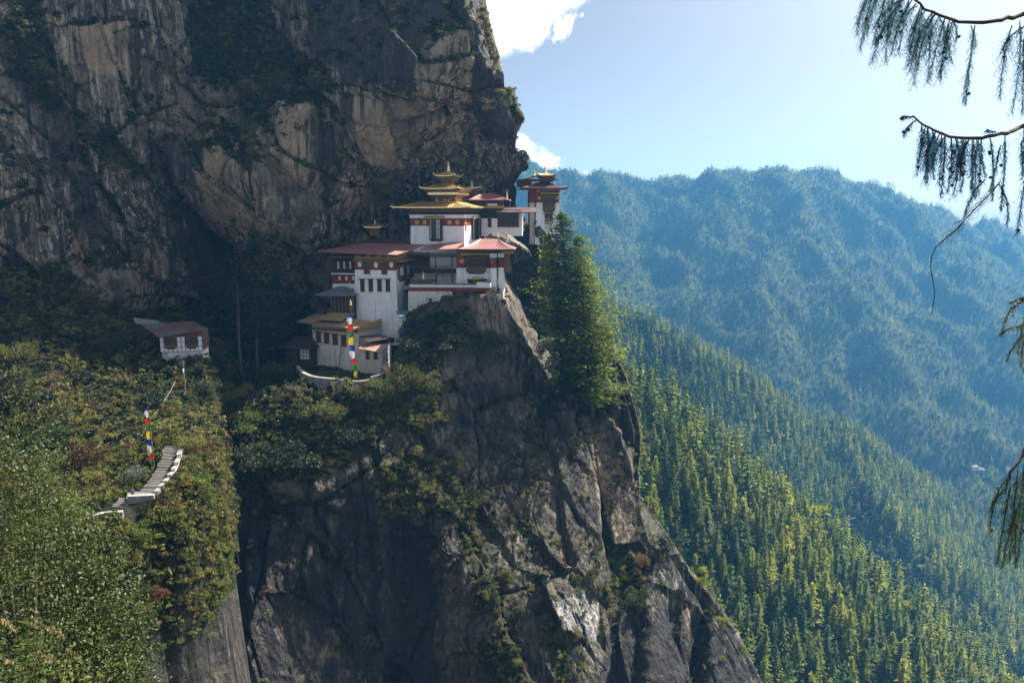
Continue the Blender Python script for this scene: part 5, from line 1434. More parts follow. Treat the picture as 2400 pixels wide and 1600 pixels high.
# red roofs over blocks 1-4
R = Frame(P(930, 597, 184.2), 13, 'red_roof', 'broad low-pitched red sheet roof over the white blocks', 'roof')
def plane_pts(fr, uv, O, n):
    """points of the sight lines on the plane through O with normal n, in the frame's axes"""
    out = []
    for u, v in uv:
        d = P(u, v, 1.0); t = (O @ n) / (d @ n); w = d * t - fr.O
        out.append((w @ fr.ex, w @ fr.ey, w[2]))
    return out
n_l = R.ez - 0.185 * R.ey + 0.01 * R.ex; n_l /= np.linalg.norm(n_l)
o_l = P(930, 597, 184.2)
def roof_grid(fr, corners, ribs, mat, parent, th=.18, along=1):
    """sloping sheet with raised seams; corners: front-left, front-right, back-right, back-left"""
    c = [np.array(p) for p in corners]
    q = MB(); q.slab(c, th, mat); o = q.build('roof_sheet', parent)
    s = MB()
    for i in range(1, ribs):
        t = i / ribs; a = c[0] + (c[1] - c[0]) * t; b = c[3] + (c[2] - c[3]) * t
        s.tube([tuple(a + (0, 0, .03)), tuple(b + (0, 0, .03))], .04, mat, 4)
    s.build('seams', o, kind='stuff')
    return o
m1 = plane_pts(R, [(744, 588.5), (930, 597), (1000, 573), (850, 570)], o_l, n_l)
roof_grid(R, m1, 30, M_REDROOF, R.root)
m2 = plane_pts(R, [(984, 586), (1068, 583), (1092, 565), (1002, 573)], o_l + np.array([0, 0, -.1]), n_l)
roof_grid(R, m2, 14, M_REDROOF, R.root)
q = MB()
for i in range(28):
    t = (i + .5) / 28; a = np.array(m1[0]) + (np.array(m1[1]) - np.array(m1[0])) * t
    q.box(a[0] - .09, a[0] + .09, a[1] + .2, a[1] + 2.6, a[2] - .42, a[2] - .2, M_TIMBER2)
q.build('rafters', R.root, kind='stuff')
R2 = Frame(P(1138, 584, 182.5), 4, 'red_roof', 'smaller sunlit hipped red roof beside the leaning boulder', 'roof')
e0 = R2.F(1071, 585)[0]; e1 = R2.F(1206, 583)[0]
hip_roof(R2, e0, e1, 0, 17, 0, 2.2, (5.0, 8.0), M_REDROOF, seams=22, finials=False, lift=.05, th=.3, fascia=M_TIMBER_D)
q = MB()
for i in range(24):
    x = e0 + (e1 - e0) * (i + .5) / 24; q.box(x - .09, x + .09, .3, 4, -.55, -.36, M_TIMBER2)
q.build('rafters', R2.root, kind='stuff')
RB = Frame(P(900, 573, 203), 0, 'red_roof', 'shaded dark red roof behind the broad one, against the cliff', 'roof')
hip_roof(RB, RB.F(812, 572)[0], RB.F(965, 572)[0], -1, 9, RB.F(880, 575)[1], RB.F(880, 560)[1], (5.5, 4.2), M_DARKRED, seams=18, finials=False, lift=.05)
# small gilt lanterns
def lantern(u, v, Y, hw, h_body, h_roof, label, ang=6, flare=.7, sp=1.8, lift=.3, roofmat=None, legs=0.0):
    L = Frame(P(u, v, Y), ang, 'roof_lantern', label, 'roof lantern', 'gilded lanterns on the temple roofs')
    walls(L, -hw, hw, -hw, hw, -legs, h_body * .55, M_TIMBER2, name='lantern_body')
    bracket_flare(L, -hw, hw, -hw, hw, h_body * .55 + .003, h_body, flare, n=3)
    e = hw + flare + .55
    hip_roof(L, -e, e, -e, e, h_body + .05, h_body + h_roof, e * .82, roofmat or M_GOLD, lift=lift)
    spire(L, 0, 0, h_body + h_roof - .05, sp)
    return L
lantern(880, 552, 205, 1.25, 2.3, .9, 'little shaded gilt lantern on the dark red roof against the cliff', sp=1.5)
lantern(1106, 457, 212, 1.4, 1.9, .55, 'small gilt lantern in front of the cliff, right behind the three-tiered roof', sp=1.9, legs=3)

# ---- 5. upper temple with three gilded roofs
U = Frame(P(1088, 572, 196), 14, 'golden_roofed_temple', 'white temple with gold discs under three tiers of gilded roofs', 'temple')
FU = Side(U, 'F', 0.0); RU = Side(U, 'R', 0.0)
pu = lambda u, v, y=0.0: U.F(u, v, y)
xu = pu(963, 560)[0]; dU = U.R(1139, 560, 0.0)[0]
z1, z2, z3, z4 = pu(1040, 529.5)[1], pu(1040, 511.5)[1], pu(1040, 503)[1], pu(1040, 497)[1]
walls(U, xu, 0, 0, dU, -4, z1, M_WHITE, (.12, .12))
walls(U, xu + .004, -.004, .004, dU - .01, z1 + .003, z2, M_MAROON, name='maroon_band')
mb = MB(); mb.box(xu - .12, .12, -.12, dU, z2 + .003, z3, M_WHITE); mb.build('white_cornice', U.root)
walls(U, xu + .3, -.3, .3, dU - .3, z3 + .003, z4 + 1.2, M_TIMBER_D, name='attic')
for u in (977, 995, 1053.5, 1072):
    a, z = pu(u, 521); q = MB(); FU.disc(q, a, z, .60, M_OCHRE, .08); q.build('wall_disc', U.root)
a, z = RU.px(1090.5, 520); q = MB(); RU.disc(q, a + .2, z, .58, M_OCHRE, .08); q.build('wall_disc', U.root)
a0, zz1 = pu(1007, 511); a1, zz0 = pu(1038, 561)
w_ = window(FU, a0, a1, zz0, zz1 - .2, 6, 4, 'mixed', out=.5, label='tall lattice window with white side lights', lintel=False)
q = MB(); FU.box(q, a0 - 1.3, a1 + .5, zz1 - .1, zz1 + .35, 0, .75, M_OCHRE); FU.box(q, a0 - 1.4, a1 + .6, zz1 + .353, zz1 + .48, 0, .95, M_TIMBER); q.build('window_cornice', U.root)
q = MB(); FU.box(q, a0 + .2, a1 - .2, zz0 - .5, zz0 - .125, 0, .35, M_TIMBER_D); q.build('window_foot', U.root)
b0 = RU.px(1105, 530)[0]; b1 = RU.px(1131, 530)[0]; zz1 = RU.px(1115, 512)[1]; zz0 = RU.px(1110, 560)[1]
window(RU, b0, b1, zz0, zz1, 6, 4, 'mixed', out=.55, label='sunlit lattice window on the right side', lintel=False)
q = MB(); RU.box(q, b0 - .5, b1 + .6, zz1 + .02, zz1 + .55, 0, .8, M_OCHRE); q.build('window_cornice', U.root)
q = MB(); RU.box(q, .9, 1.9, zz0 + 2.2, z1 + .2, 0, .12, M_MAROON); q.build('maroon_strip', U.root)
# first roof
def tier(v_l, v_c, u_l, u_c, u_r, zin, inset, body_w, name):
    pass
yo = -2.6                                                        # eave overhang
def eave(u, v, yy): return U.F(u, v, yy)
xe0, ze = eave(918, 485, yo); xe1, _ = eave(1101, 483, yo); ydr = U.R(1171, 490, xe1)[0]
cx, cy = (xu + 0) / 2, dU / 2
bracket_flare(U, xu + .4, -.4, .4, dU - .4, z4, ze - .25, 1.5, n=3)
zt1 = eave(1050, 474.5, yo + 4)[1]
hip_roof(U, xe0, xe1, yo, ydr, ze, max(zt1, ze + 1.5), (6.0, 5.2), M_GOLD, th=.3, lift=.12, name='gilded_roof', seams=26)
# second
x20, ze2 = eave(985, 441, 0.6); x21, _ = eave(1074, 438.5, 0.6); yd2 = U.R(1116, 444, x21)[0]
bx0, bx1 = pu(1019, 470, 3.2)[0], pu(1067, 470, 3.2)[0]; by0 = 3.2; by1 = U.R(1084, 470, bx1)[0]
walls(U, bx0, bx1, by0, by1, ze + .6, pu(1040, 463, 3.2)[1], M_TIMBER2, name='second_storey')
SB = Side(U, 'F', by0); SR = Side(U, 'R', bx1)
for k in range(5):
    t = (k + .5) / 5; a = bx0 + (bx1 - bx0) * t; z = pu(1040, 470, by0)[1]
    q = MB(); (SB.disc(q, a, z, .36, M_OCHRE, .1) if k in (2, 3, 0) else SB.box(q, a - .38, a + .38, z - .45, z + .5, 0, .1, M_GLASS)); q.build('wall_disc' if k in (0, 2, 3) else 'pane', U.root)
for k in range(3):
    y = by0 + (by1 - by0) * (k + .5) / 3; q = MB(); SR.box(q, y - .35, y + .35, pu(1040, 474, by0)[1], pu(1040, 466, by0)[1], 0, .12, M_OCHRE); q.build('side_panel', U.root)
zz_a = pu(1040, 463, 3.2)[1]; zz_b = pu(1040, 456.5, 2.6)[1]
bracket_flare(U, bx0, bx1, by0, by1, zz_a + .003, zz_b, .9, n=3)
zz_c = pu(1040, 451, 2.2)[1]
mb = MB(); mb.box(bx0 - 1.4, bx1 + 1.4, by0 - 1.4, by1 + 1.4, zz_b + .003, zz_c, M_GOLD); mb.build('gilded_frieze', U.root)
bracket_flare(U, bx0 - .6, bx1 + .6, by0 - .6, by1 + .6, zz_c + .003, ze2 - .25, 1.7, n=2)
hip_roof(U, x20, x21, .6, yd2, ze2, ze2 + 1.15, (3.6, 3.0), M_GOLD, th=.25, lift=.25, name='gilded_roof', seams=14)
# third
x30, ze3 = eave(1018, 411.5, 2.8); x31, _ = eave(1064, 409, 2.8); yd3 = U.R(1083, 412.5, x31)[0]
cx0, cx1 = pu(1037, 432, 4.6)[0], pu(1059, 432, 4.6)[0]; cy0, cy1 = 4.6, U.R(1067, 432, cx1)[0]
walls(U, cx0, cx1, cy0, cy1, ze2 + .6, pu(1045, 427, 4.6)[1], M_TIMBER2, name='third_storey')
bracket_flare(U, cx0, cx1, cy0, cy1, pu(1045, 427, 4.6)[1] + .003, ze3 - .2, 1.3, n=5)
hip_roof(U, x30, x31, 2.8, yd3, ze3, ze3 + 1.25, ((x31 - x30) * .44, (yd3 - 2.8) * .44), M_GOLD, th=.22, lift=.35, name='gilded_roof', seams=8)
spire(U, (x30 + x31) / 2, (2.8 + yd3) / 2, ze3 + 1.15, 2.9)

# ---- 6. buildings behind, under the overhang
H = Frame(P(1160, 536, 208), 3, 'temple_annex', 'white and timber annex with a red roof and one gilt spire under the overhang', 'temple building')
FH = Side(H, 'F', 0.0); ph = lambda u, v, y=0.0: H.F(u, v, y)
walls(H, ph(1128, 520)[0], ph(1167, 520)[0], 0, 7, -2, ph(1150, 512)[1], M_WHITE)
a0, zz1 = ph(1143, 511); a1, zz0 = ph(1152, 533); window(FH, a0, a1, zz0, zz1, 1, 1, 'shutter', out=.2, sill=False)
walls(H, ph(1100, 500)[0], ph(1178, 500)[0], 1, 8, ph(1150, 512)[1] + .003, ph(1150, 488)[1], M_TIMBER_D, name='timber_storey')
walls(H, ph(1100, 500)[0], ph(1178, 500)[0], .9, 8, ph(1150, 488)[1] + .003, ph(1150, 482)[1], M_OCHRE, name='ochre_beam')
mb = MB(); mb.box(ph(1142, 480)[0], ph(1165, 480)[0], .4, .89, ph(1150, 482)[1], ph(1150, 477)[1], M_WHITE); mb.build('white_cornice', H.root)
walls(H, ph(1100, 480)[0], ph(1176, 480)[0], 1.5, 8, ph(1150, 482)[1] + .003, ph(1150, 468)[1], M_TIMBER, name='upper_wall')
hx0, hz = ph(1088, 463, -1.5); hx1 = ph(1194, 468, -1.5)[0]
hip_roof(H, hx0, hx1, -1.5, 10, ph(1150, 468, -1.5)[1], ph(1150, 468, -1.5)[1] + 1.9, (4.5, 5), M_REDROOF, finials=False, lift=.05, seams=16)
spire(H, ph(1188, 467, -1)[0], -.8, ph(1188, 468, -1)[1], 2.7, r=.32)
hx0 = ph(1170, 492, -2)[0]; hx1 = ph(1256, 492, -2)[0]
mb = MB(); zz = ph(1200, 497, -2)[1]; mb.slab([(hx0, -2.5, zz), (hx1, -2.5, zz), (hx1, 5, zz + 1.3), (hx0, 5, zz + 1.3)], .2, M_RUSTROOF); mb.build('lean_to_roof', H.root)
q = MB(); q.tube([ph(1195, 468, -2.2)[:1] + (-2.2,) + ph(1195, 470, -2.2)[1:], ph(1195, 468, -2.2)[:1] + (-2.2,) + ph(1195, 492, -2.2)[1:]], .05, M_METAL, 5); q.build('prop', H.root)
walls(H, ph(1167, 520)[0] + .003, ph(1224, 520)[0], .2, 5, -2, ph(1200, 500)[1], M_WHITE, name='gallery_wall')
gx0, gz1 = ph(1166, 500, .2); gx1, gz0 = ph(1216, 531, .2); SG = Side(H, 'F', .2)
window(SG, gx0, gx1, gz0, gz1, 9, 2, 'dark', out=.35, label='wide carved timber gallery window')
cornice(SG, gx0 - .2, gx1 + .5, gz1 + .27, gz1 + .95, .55, M_OCHRE)

# ---- 7. tower on the edge
T = Frame(P(1250, 541, 221), -4, 'watch_tower', 'white tower on the outer edge of the rock with a gold-tipped red roof', 'tower')
FT = Side(T, 'F', 0.0); pt = lambda u, v, y=0.0: T.F(u, v, y)
tx0, tx1 = pt(1257.5, 500)[0], pt(1310, 500)[0]; tz1 = pt(1280, 475)[1]; tz2 = pt(1280, 451)[1]
walls(T, tx0, tx1, 0, 9, -4, tz1, M_WHITE, (.45, .3))
walls(T, tx0 + .004, tx1 - .004, .004, 8.9, tz1 + .003, tz2, M_MAROON, name='maroon_band')
walls(T, tx0 - .05, tx1 + .05, -.05, 9, tz2 + .003, pt(1280, 446)[1] + .8, M_OCHRE_D, name='beam_course')
# shaded left bay of the tower
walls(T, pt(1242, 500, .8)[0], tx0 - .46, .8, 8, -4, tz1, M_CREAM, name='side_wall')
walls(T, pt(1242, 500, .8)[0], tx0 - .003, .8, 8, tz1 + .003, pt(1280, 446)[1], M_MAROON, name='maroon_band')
a0, zz1 = pt(1272, 458); a1, zz0 = pt(1300, 494)
rabsel(FT, a0, a1, zz0, zz1, 3, .9, label='projecting timber bay with three arched lights', base=.42)
cornice(FT, pt(1267, 455)[0], pt(1311, 455)[0], pt(1280, 455)[1], pt(1280, 449)[1], .8)
a0, zz1 = pt(1277, 502); a1, zz0 = pt(1295, 524); window(FT, a0, a1, zz0, zz1, 4, 2, 'dark', out=.3)
for u in (1264, 1306):
    a, z = pt(u, 464); q = MB(); FT.disc(q, a, z, .5, M_OCHRE, .08); q.build('wall_disc', T.root)
rx0, rz = pt(1222, 440, -2.5); rx1 = pt(1332, 440, -2.5)[0]
hip_roof(T, rx0, rx1, -2.5, 12, pt(1280, 440, -2.5)[1], pt(1280, 424, 2)[1], (6.4, 6.2), M_RUSTROOF, finials=False, lift=.15, th=.35, fascia=M_MAROON, seams=14)
mb = MB(); a0, zz = pt(1262, 444, -1.5); a1 = pt(1318, 444, -1.5)[0]; mb.slab([(a0, -2.3, zz), (a1, -2.3, zz), (a1, .4, zz + .5), (a0, .4, zz + .5)], .14, M_GREYROOF); mb.build('awning', T.root)
mb = MB(); mb.box(pt(1214, 425, 3)[0], pt(1290, 425, 3)[0], 3, 8, pt(1250, 438, 3)[1], pt(1250, 420, 3)[1], M_TIMBER); mb.build('upper_storey', T.root)
mb = MB(); mb.box(pt(1246, 430, 2.6)[0], pt(1266, 430, 2.6)[0], 2.6, 2.99, pt(1250, 432, 3)[1], pt(1250, 425, 3)[1], M_WHITE); mb.build('white_parapet', T.root)
lx0 = pt(1208, 420, 1.5)[0]; lx1 = pt(1306, 420, 1.5)[0]
mb = MB(); zA = pt(1210, 425, 1.5)[1]; zB = pt(1262, 409, 1.5)[1]; zC = pt(1306, 420, 1.5)[1]; xm = pt(1265, 410, 1.5)[0]
mb.slab([(lx0, 1, zA), (xm, 1, zB), (xm, 9, zB), (lx0, 9, zA)], .3, M_RUSTROOF); mb.slab([(xm, 1, zB), (lx1, 1, zC), (lx1, 9, zC), (xm, 9, zB)], .3, M_RUSTROOF); mb.build('upper_roof', T.root)
walls(T, pt(1268, 420, 1)[0], pt(1296, 420, 1)[0], 1.2, 5, pt(1280, 426, 1)[1], pt(1280, 419, 1)[1], M_TIMBER, name='lantern_body')
bracket_flare(T, pt(1270, 420, 1)[0], pt(1294, 420, 1)[0], 1.4, 4.8, pt(1280, 419, 1)[1] + .003, pt(1280, 411, 0)[1], 1.1, n=4)
gx0, gz = pt(1261, 410, -.3); gx1 = pt(1301, 410, -.3)[0]
hip_roof(T, gx0, gx1, -.3, 6.5, gz, gz + .75, ((gx1 - gx0) * .42, 2.9), M_GOLD, lift=.4, name='gilded_roof')
spire(T, (gx0 + gx1) / 2, 3.1, gz + .6, 2.9, r=.45)
spire(T, pt(1252, 412, 2)[0], 2, pt(1252, 413, 2)[1], 2.2, r=.28)
q = MB(); 
for k in range(9): q.box(pt(1215, 500, 1)[0] + k * .11, pt(1222, 500, 1)[0] + k * .11, .4 + k * .02, 1, pt(1220, 541, 1)[1] - k * -.0 + (8 - k) * .72, pt(1220, 541, 1)[1] + (9 - k) * .72 - .06, M_PANE if k % 2 == 0 else M_TIMBER_D)
q.build('stair_parapet', T.root)
# ================================================================ buildings lower down
# ---- lower ochre-roofed house on the terrace
L = Frame(P(840, 800, 178), 24, 'guest_house', 'cream house with an ochre-brown roof on the walled terrace', 'house')
FL = Side(L, 'F', 0.0); RL = Side(L, 'R', 0.0); pl = lambda u, v, y=0.0: L.F(u, v, y)
lx = pl(733, 790)[0]; lzb = min(pl(740, 852)[1], TERR_Z - L.O[2]) - 1.5; lzm = pl(790, 808)[1]; lzt = pl(790, 775)[1]
walls(L, lx, 0, 0, 10, lzb, lzm, M_WHITE_OLD, (.25, .25))
walls(L, lx, 0, 0, 10, lzm + .003, lzt + 1.2, M_CREAM, name='upper_wall')
q = MB(); FL.box(q, lx - .1, .1, lzm - .1, lzm + .12, 0, .12, M_CREAM); q.build('string_course', L.root)
for u0, v0 in ((741, 777), (760, 780), (780, 783), (800, 786.5)):
    a0, zz1 = pl(u0, v0); a1, zz0 = pl(u0 + 12, v0 + 24); window(FL, a0, a1, zz0, zz1, 2, 1, 'shutter', out=.2)
cornice(FL, lx - .1, .2, lzt - .1, lzt + .5, .5, M_TIMBER)
q = MB(); q.tube([(lx * .38, -1.4, lzb + 1.0), (lx * .34, -.3, lzm + .3)], .05, M_TIMBER2, 5); q.tube([(lx * .40, -1.4, lzb + 1.0), (lx * .36, -.3, lzm + .3)], .05, M_TIMBER2, 5)
for k in range(12): t = (k + .5) / 12; q.tube([(lx * (.38 - .04 * t), -1.4 + 1.1 * t, lzb + 1 + (lzm - lzb - .7) * t), (lx * (.40 - .04 * t), -1.4 + 1.1 * t, lzb + 1 + (lzm - lzb - .7) * t)], .04, M_TIMBER2, 4)
o = q.build('ladder', None); o.location = L.root.location; o.rotation_euler = L.root.rotation_euler; tag(o, 'wooden ladder leaning on the cream house wall', 'ladder')
rz_ = pl(770, 768, -1.6)[1] 
rx0 = lx - 2.6; rx1 = 1.4; rise = .15
LRp = plane_pts(L, [(696, 753), (829, 770), (873, 753.5), (740, 735)], P(829, 770, 175.6), (lambda n: n / np.linalg.norm(n))(L.ez - .20 * L.ey))
roof_grid(L, LRp, 26, M_BROWNROOF, L.root, .22)
ctr = (np.array(LRp[0]) + np.array(LRp[1]) + np.array(LRp[2]) + np.array(LRp[3])) / 4
q = MB(); q.box(ctr[0] - 3.3, ctr[0] + 2.6, ctr[1] - 1.0, ctr[1] + 3.2, ctr[2] - .4, ctr[2] + .55, M_TIMBER_D); q.build('ridge_vent', L.root)
q = MB(); q.slab([(ctr[0] - 4.1, ctr[1] - 1.9, ctr[2] + .56), (ctr[0] + 3.4, ctr[1] - 1.9, ctr[2] + .56), (ctr[0] + 3.4, ctr[1] + 4, ctr[2] + 1.6), (ctr[0] - 4.1, ctr[1] + 4, ctr[2] + 1.6)], .14, M_BROWNROOF); q.build('ridge_roof', L.root)
q = MB()
for i in range(24):
    t = (i + .5) / 24; a = np.array(LRp[0]) + (np.array(LRp[1]) - np.array(LRp[0])) * t; q.box(a[0] - .08, a[0] + .08, a[1] + .2, a[1] + 2.2, a[2] - .42, a[2] - .24, M_TIMBER_D)
q.build('rafters', L.root, kind='stuff')
# gable on the right side
gz0 = RL.px(845, 778)[1]; gz1 = LRp[2][2] - .3
q = MB(); q.slab([(.02, .2, lzt + .1), (.02, 9.8, lzt + .3), (.02, 9.8, gz1), (.02, 1.2, LRp[1][2] + .1)], .25, M_OCHRE, (1, 0, 0)); g_ = q.build('gable_panel', L.root)
for k in range(9): q = MB(); q.box(.273, .33, .8 + k, .9 + k, lzt + .2, lzt + .5 + k * .17, M_TIMBER_D); q.build('batten', g_)
# annex with two pent roofs
X = Frame(P(893, 845, 173), 20, 'kitchen_annex', 'small white annex with two weathered pink pent roofs in front of the cream house', 'outbuilding')
FX = Side(X, 'F', 0.0); px_ = lambda u, v, y=0.0: X.F(u, v, y)
x0 = px_(842, 840)[0]
walls(X, x0, 0, 0, 5.2, min(px_(880, 868)[1], TERR_Z - X.O[2]) - 1.5, px_(880, 820)[1], M_CREAM)
for u0 in (857, 876):
    a0, zz1 = px_(u0, 821); a1, zz0 = px_(u0 + 9, 841); window(FX, a0, a1, zz0, zz1, 1, 1, 'shutter', out=.16, lintel=False)
q = MB(); q.box(.003, .1, .2, 5.0, px_(893, 862)[1], px_(893, 822)[1], M_PANE); q.build('white_side', X.root)
nx = X.ez - .26 * X.ey; nx /= np.linalg.norm(nx)
roof_grid(X, plane_pts(X, [(838, 816), (889, 825), (914, 806), (862, 803)], P(889, 825, 170.5), nx), 8, M_PINKROOF, X.root, .14)
q = MB(); q.box(x0 + .8, -.6, 4, 8, px_(880, 806, 4)[1], px_(880, 795, 4)[1], M_TIMBER_D); q.build('upper_room', X.root)
roof_grid(X, plane_pts(X, [(842, 787), (862, 801), (917, 792), (890, 783)], P(862, 801, 174.5), nx), 8, M_RUSTROOF, X.root, .14)
q = MB(); q.slab([X_ for X_ in plane_pts(X, [(893, 861), (909, 872), (917, 858), (905, 846)], P(900, 860, 168), nx)], .1, M_PINKROOF); o = q.build('scrap_roof_sheet', X.root)
# shed on the left of it
S = Frame(P(700, 822, 181), 12, 'timber_shed', 'dark shed with a flat roof and white framed panels left of the cream house', 'shed')
FS = Side(S, 'F', 0.0); ps = lambda u, v, y=0.0: S.F(u, v, y)
walls(S, ps(668, 820)[0], ps(730, 820)[0], 0, 7, ps(700, 850)[1] - 1.5, ps(700, 814)[1], M_TIMBER_D)
a0, zz1 = ps(702, 816); a1, zz0 = ps(727, 844); window(FS, a0, a1, zz0, zz1, 3, 3, 'white', out=.12, lintel=False)
a0, zz1 = ps(672, 816); a1, zz0 = ps(697, 842); window(FS, a0, a1, zz0, zz1, 5, 1, 'dark', out=.12, lintel=False)
hip_roof(S, ps(660, 812)[0], ps(737, 812)[0], -1.5, 8.5, ps(700, 813)[1], ps(700, 795)[1], (2.2, 4.6), M_TIMBER_D, finials=False, lift=0.02, th=.2)
# grey-roofed pavilion above
Vp = Frame(P(805, 735, 188), 8, 'pavilion', 'timber pavilion with a grey tent-shaped roof in the shade of the tall block', 'pavilion')
pv = lambda u, v, y=0.0: Vp.F(u, v, y)
walls(Vp, pv(776, 720)[0], pv(829, 720)[0], 0, 6, pv(800, 745)[1] - 2, pv(800, 692)[1], M_TIMBER_D)
for k in range(7):
    q = MB(); x = pv(776, 720)[0] + .1 + k * (pv(829, 720)[0] - pv(776, 720)[0] - .4) / 6; q.box(x, x + .25, -.25, -.003, pv(800, 740)[1], pv(800, 694)[1], M_TIMBER2); q.build('post', Vp.root)
hip_roof(Vp, pv(744, 690)[0], pv(834, 690)[0], -1.8, 8, pv(800, 690)[1], pv(800, 674)[1], (4.4, 4.6), M_GREYROOF, finials=False, lift=.05)
spire(Vp, pv(812, 675)[0] , 2.5, pv(800, 675)[1] - .4, 2.4, r=.2)
# little white hut right of the tall block
Hh = Frame(P(960, 752, 180), -22, 'storage_hut', 'little white hut with a teal sheet roof at the foot of the tall white block', 'hut')
phh = lambda u, v, y=0.0: Hh.F(u, v, y)
walls(Hh, phh(939, 750)[0], phh(968, 750)[0], 0, 3.5, -2, phh(950, 741)[1], M_WHITE)
zz = phh(950, 740)[1]; q = MB(); q.slab([(phh(936, 750)[0], -.6, zz), (phh(970, 750)[0], -.6, zz), (phh(970, 750)[0], 4, zz + .7), (phh(936, 750)[0], 4, zz + .7)], .12, M_TEALROOF); q.build('roof', Hh.root)
Hk = Frame(P(955, 775, 177), 0, 'blue_tarpaulin_shelter', 'heap of stores under a blue tarpaulin below the little white hut', 'shelter')
rsb = np.random.RandomState(5)
q = MB(); q.hexa([(-2, -1, -1.5), (2, -1, -1.5), (2, 1, -1.5), (-2, 1, -1.5)], [(-1.4, -.8, 0), (1.6, -.9, .3), (1.8, .8, .5), (-1.6, .9, .4)], M_TIMBER_D); q.build('stacked_boxes', Hk.root)
q = MB(); q.slab([(-2.2, -1.2, .1), (0, -1.3, .35), (.1, 1.1, .75), (-1.9, 1.1, .5)], .5, M_BLUEPL); q.build('tarpaulin', Hk.root)
q = MB(); q.lathe((2.0, -1, -1.2), [(.35, 0), (.38, .4), (.3, .9), (.1, 1.0)], M_PANE, 10); o = q.build('water_drum', Hk.root)

# ---- half-timbered house in the gully
E = Frame(P(355, 852, 150), -11, 'gully_house', 'lone half-timbered house with a rusty red roof at the foot of the cliff', 'house')
FE = Side(E, 'F', 0.0); pe = lambda u, v, y=0.0: E.F(u, v, y)
ex0 = pe(376, 820)[0]; ex1 = pe(474, 805)[0]
z_b = pe(376, 826)[1]; z_t = pe(376, 786)[1]
ezb = pe(420, 862)[1]
walls(E, ex0 + .2, ex1 - .1, .15, 6, ezb - 3, z_b - .003, M_WHITE_OLD, (.1, .1), name='stone_base')
walls(E, ex0, ex1, 0, 6.5, z_b, z_t + .4, M_TIMBER, name='timber_storey')
hz_ = (z_t - z_b) / 3.9; w_ = (ex1 - ex0) / 10.
FEs = FE
for c in range(10):
    for r in range(3):
        if r > 0 and c not in (0, 4, 5, 9): continue
        q = MB(); FE.box(q, ex0 + w_ * c + .07, ex0 + w_ * (c + 1) - .07, z_b + .1 + hz_ * r * 1.15, z_b + .1 + hz_ * (r + 1) * 1.15 - .12, 0, .05, M_PANE); q.build('plaster_panel', E.root)
for c in (1, 6):
    rabsel(FE, ex0 + w_ * c + .05, ex0 + w_ * (c + 3) - .05, z_b + hz_ * 1.15 + .05, z_t - .05, 3, .22, base=.22)
LE = Side(E, 'L', ex0)
for k in range(4):
    q = MB(); q.box(ex0 - .06, ex0 - .003, .4 + k * 1.2, 1.4 + k * 1.2, z_b + .15, z_b + .9, M_PANE); q.build('plaster_panel', E.root)
q = MB(); q.box(ex0 - .1, ex0 - .003, 1.6, 4.4, z_b + 1.1, z_t - .3, M_GLASS); q.build('side_window', E.root)
ne = E.ez - .30 * E.ey; ne /= np.linalg.norm(ne)
roof_grid(E, plane_pts(E, [(370, 789), (489, 772), (452, 752), (330, 760)], P(370, 789, 148.6), ne), 18, M_RUSTROOF, E.root, .16)
roof_grid(E, plane_pts(E, [(318, 757), (365, 762), (375, 752), (312, 744)], P(340, 757, 156), ne), 8, M_GREYROOF, E.root, .14)
walls(E, pe(318, 800, 7)[0], pe(372, 800, 7)[0], 6.6, 10, pe(340, 820, 7)[1] - 2, pe(340, 766, 7)[1], M_TIMBER_D, name='rear_room')

# ---- terrace wall
def ribbon_wall(name, pts, h, th, mat, cap, label, cat, cap_name='coping', below=2.0, blocks=0):
    root = bpy.data.objects.new(name, None); COL.link(root); root.location = pts[0]; tag(root, label, cat)
    p = np.array(pts) - np.array(pts[0])
    d = np.gradient(p[:, :2], axis=0); d /= np.linalg.norm(d, axis=1, keepdims=True); nn = np.c_[-d[:, 1], d[:, 0]]
    q, c = MB(), MB()
    for i in range(len(p) - 1):
        a0, a1 = p[i], p[i + 1]; n0, n1 = nn[i], nn[i + 1]
        f = lambda a, n, s, z: (a[0] + n[0] * s, a[1] + n[1] * s, a[2] + z)
        q.hexa([f(a0, n0, -th / 2, -h - below), f(a1, n1, -th / 2, -h - below), f(a1, n1, th / 2, -h - below), f(a0, n0, th / 2, -h - below)],
               [f(a0, n0, -th / 2, 0), f(a1, n1, -th / 2, 0), f(a1, n1, th / 2, 0), f(a0, n0, th / 2, 0)], mat)
        t2 = th / 2 + .08
        c.hexa([f(a0, n0, -t2, .003), f(a1, n1, -t2, .003), f(a1, n1, t2, .003), f(a0, n0, t2, .003)], [f(a0, n0, -t2, .14), f(a1, n1, -t2, .14), f(a1, n1, t2, .14), f(a0, n0, t2, .14)], cap)
    q.build('masonry', root); c.build(cap_name, root)
    return root
tw = [P(u, v, Y) for u, v, Y in ((697, 858, 176), (703, 866, 172), (712, 874, 169.5), (728, 881, 167.5), (748, 885, 166.3), (780, 888, 165.5), (812, 892, 164.8), (838, 894, 164.5), (858, 892, 164.8), (870, 887, 165.5))]
ribbon_wall('terrace_wall', tw, 2.4, .7, M_STONE, M_CONC, 'curved stone retaining wall with pale coping round the grassy terrace', 'wall', below=1.5)
tw2 = [P(u, v, Y) for u, v, Y in ((869, 884, 165.4), (884, 880, 166), (898, 874, 166.8), (908, 868, 168))]
ribbon_wall('stone_wall', tw2, 2.6, .8, M_STONE, M_STONE, 'short rough rubble wall closing the terrace below the white banner', 'wall', below=2)

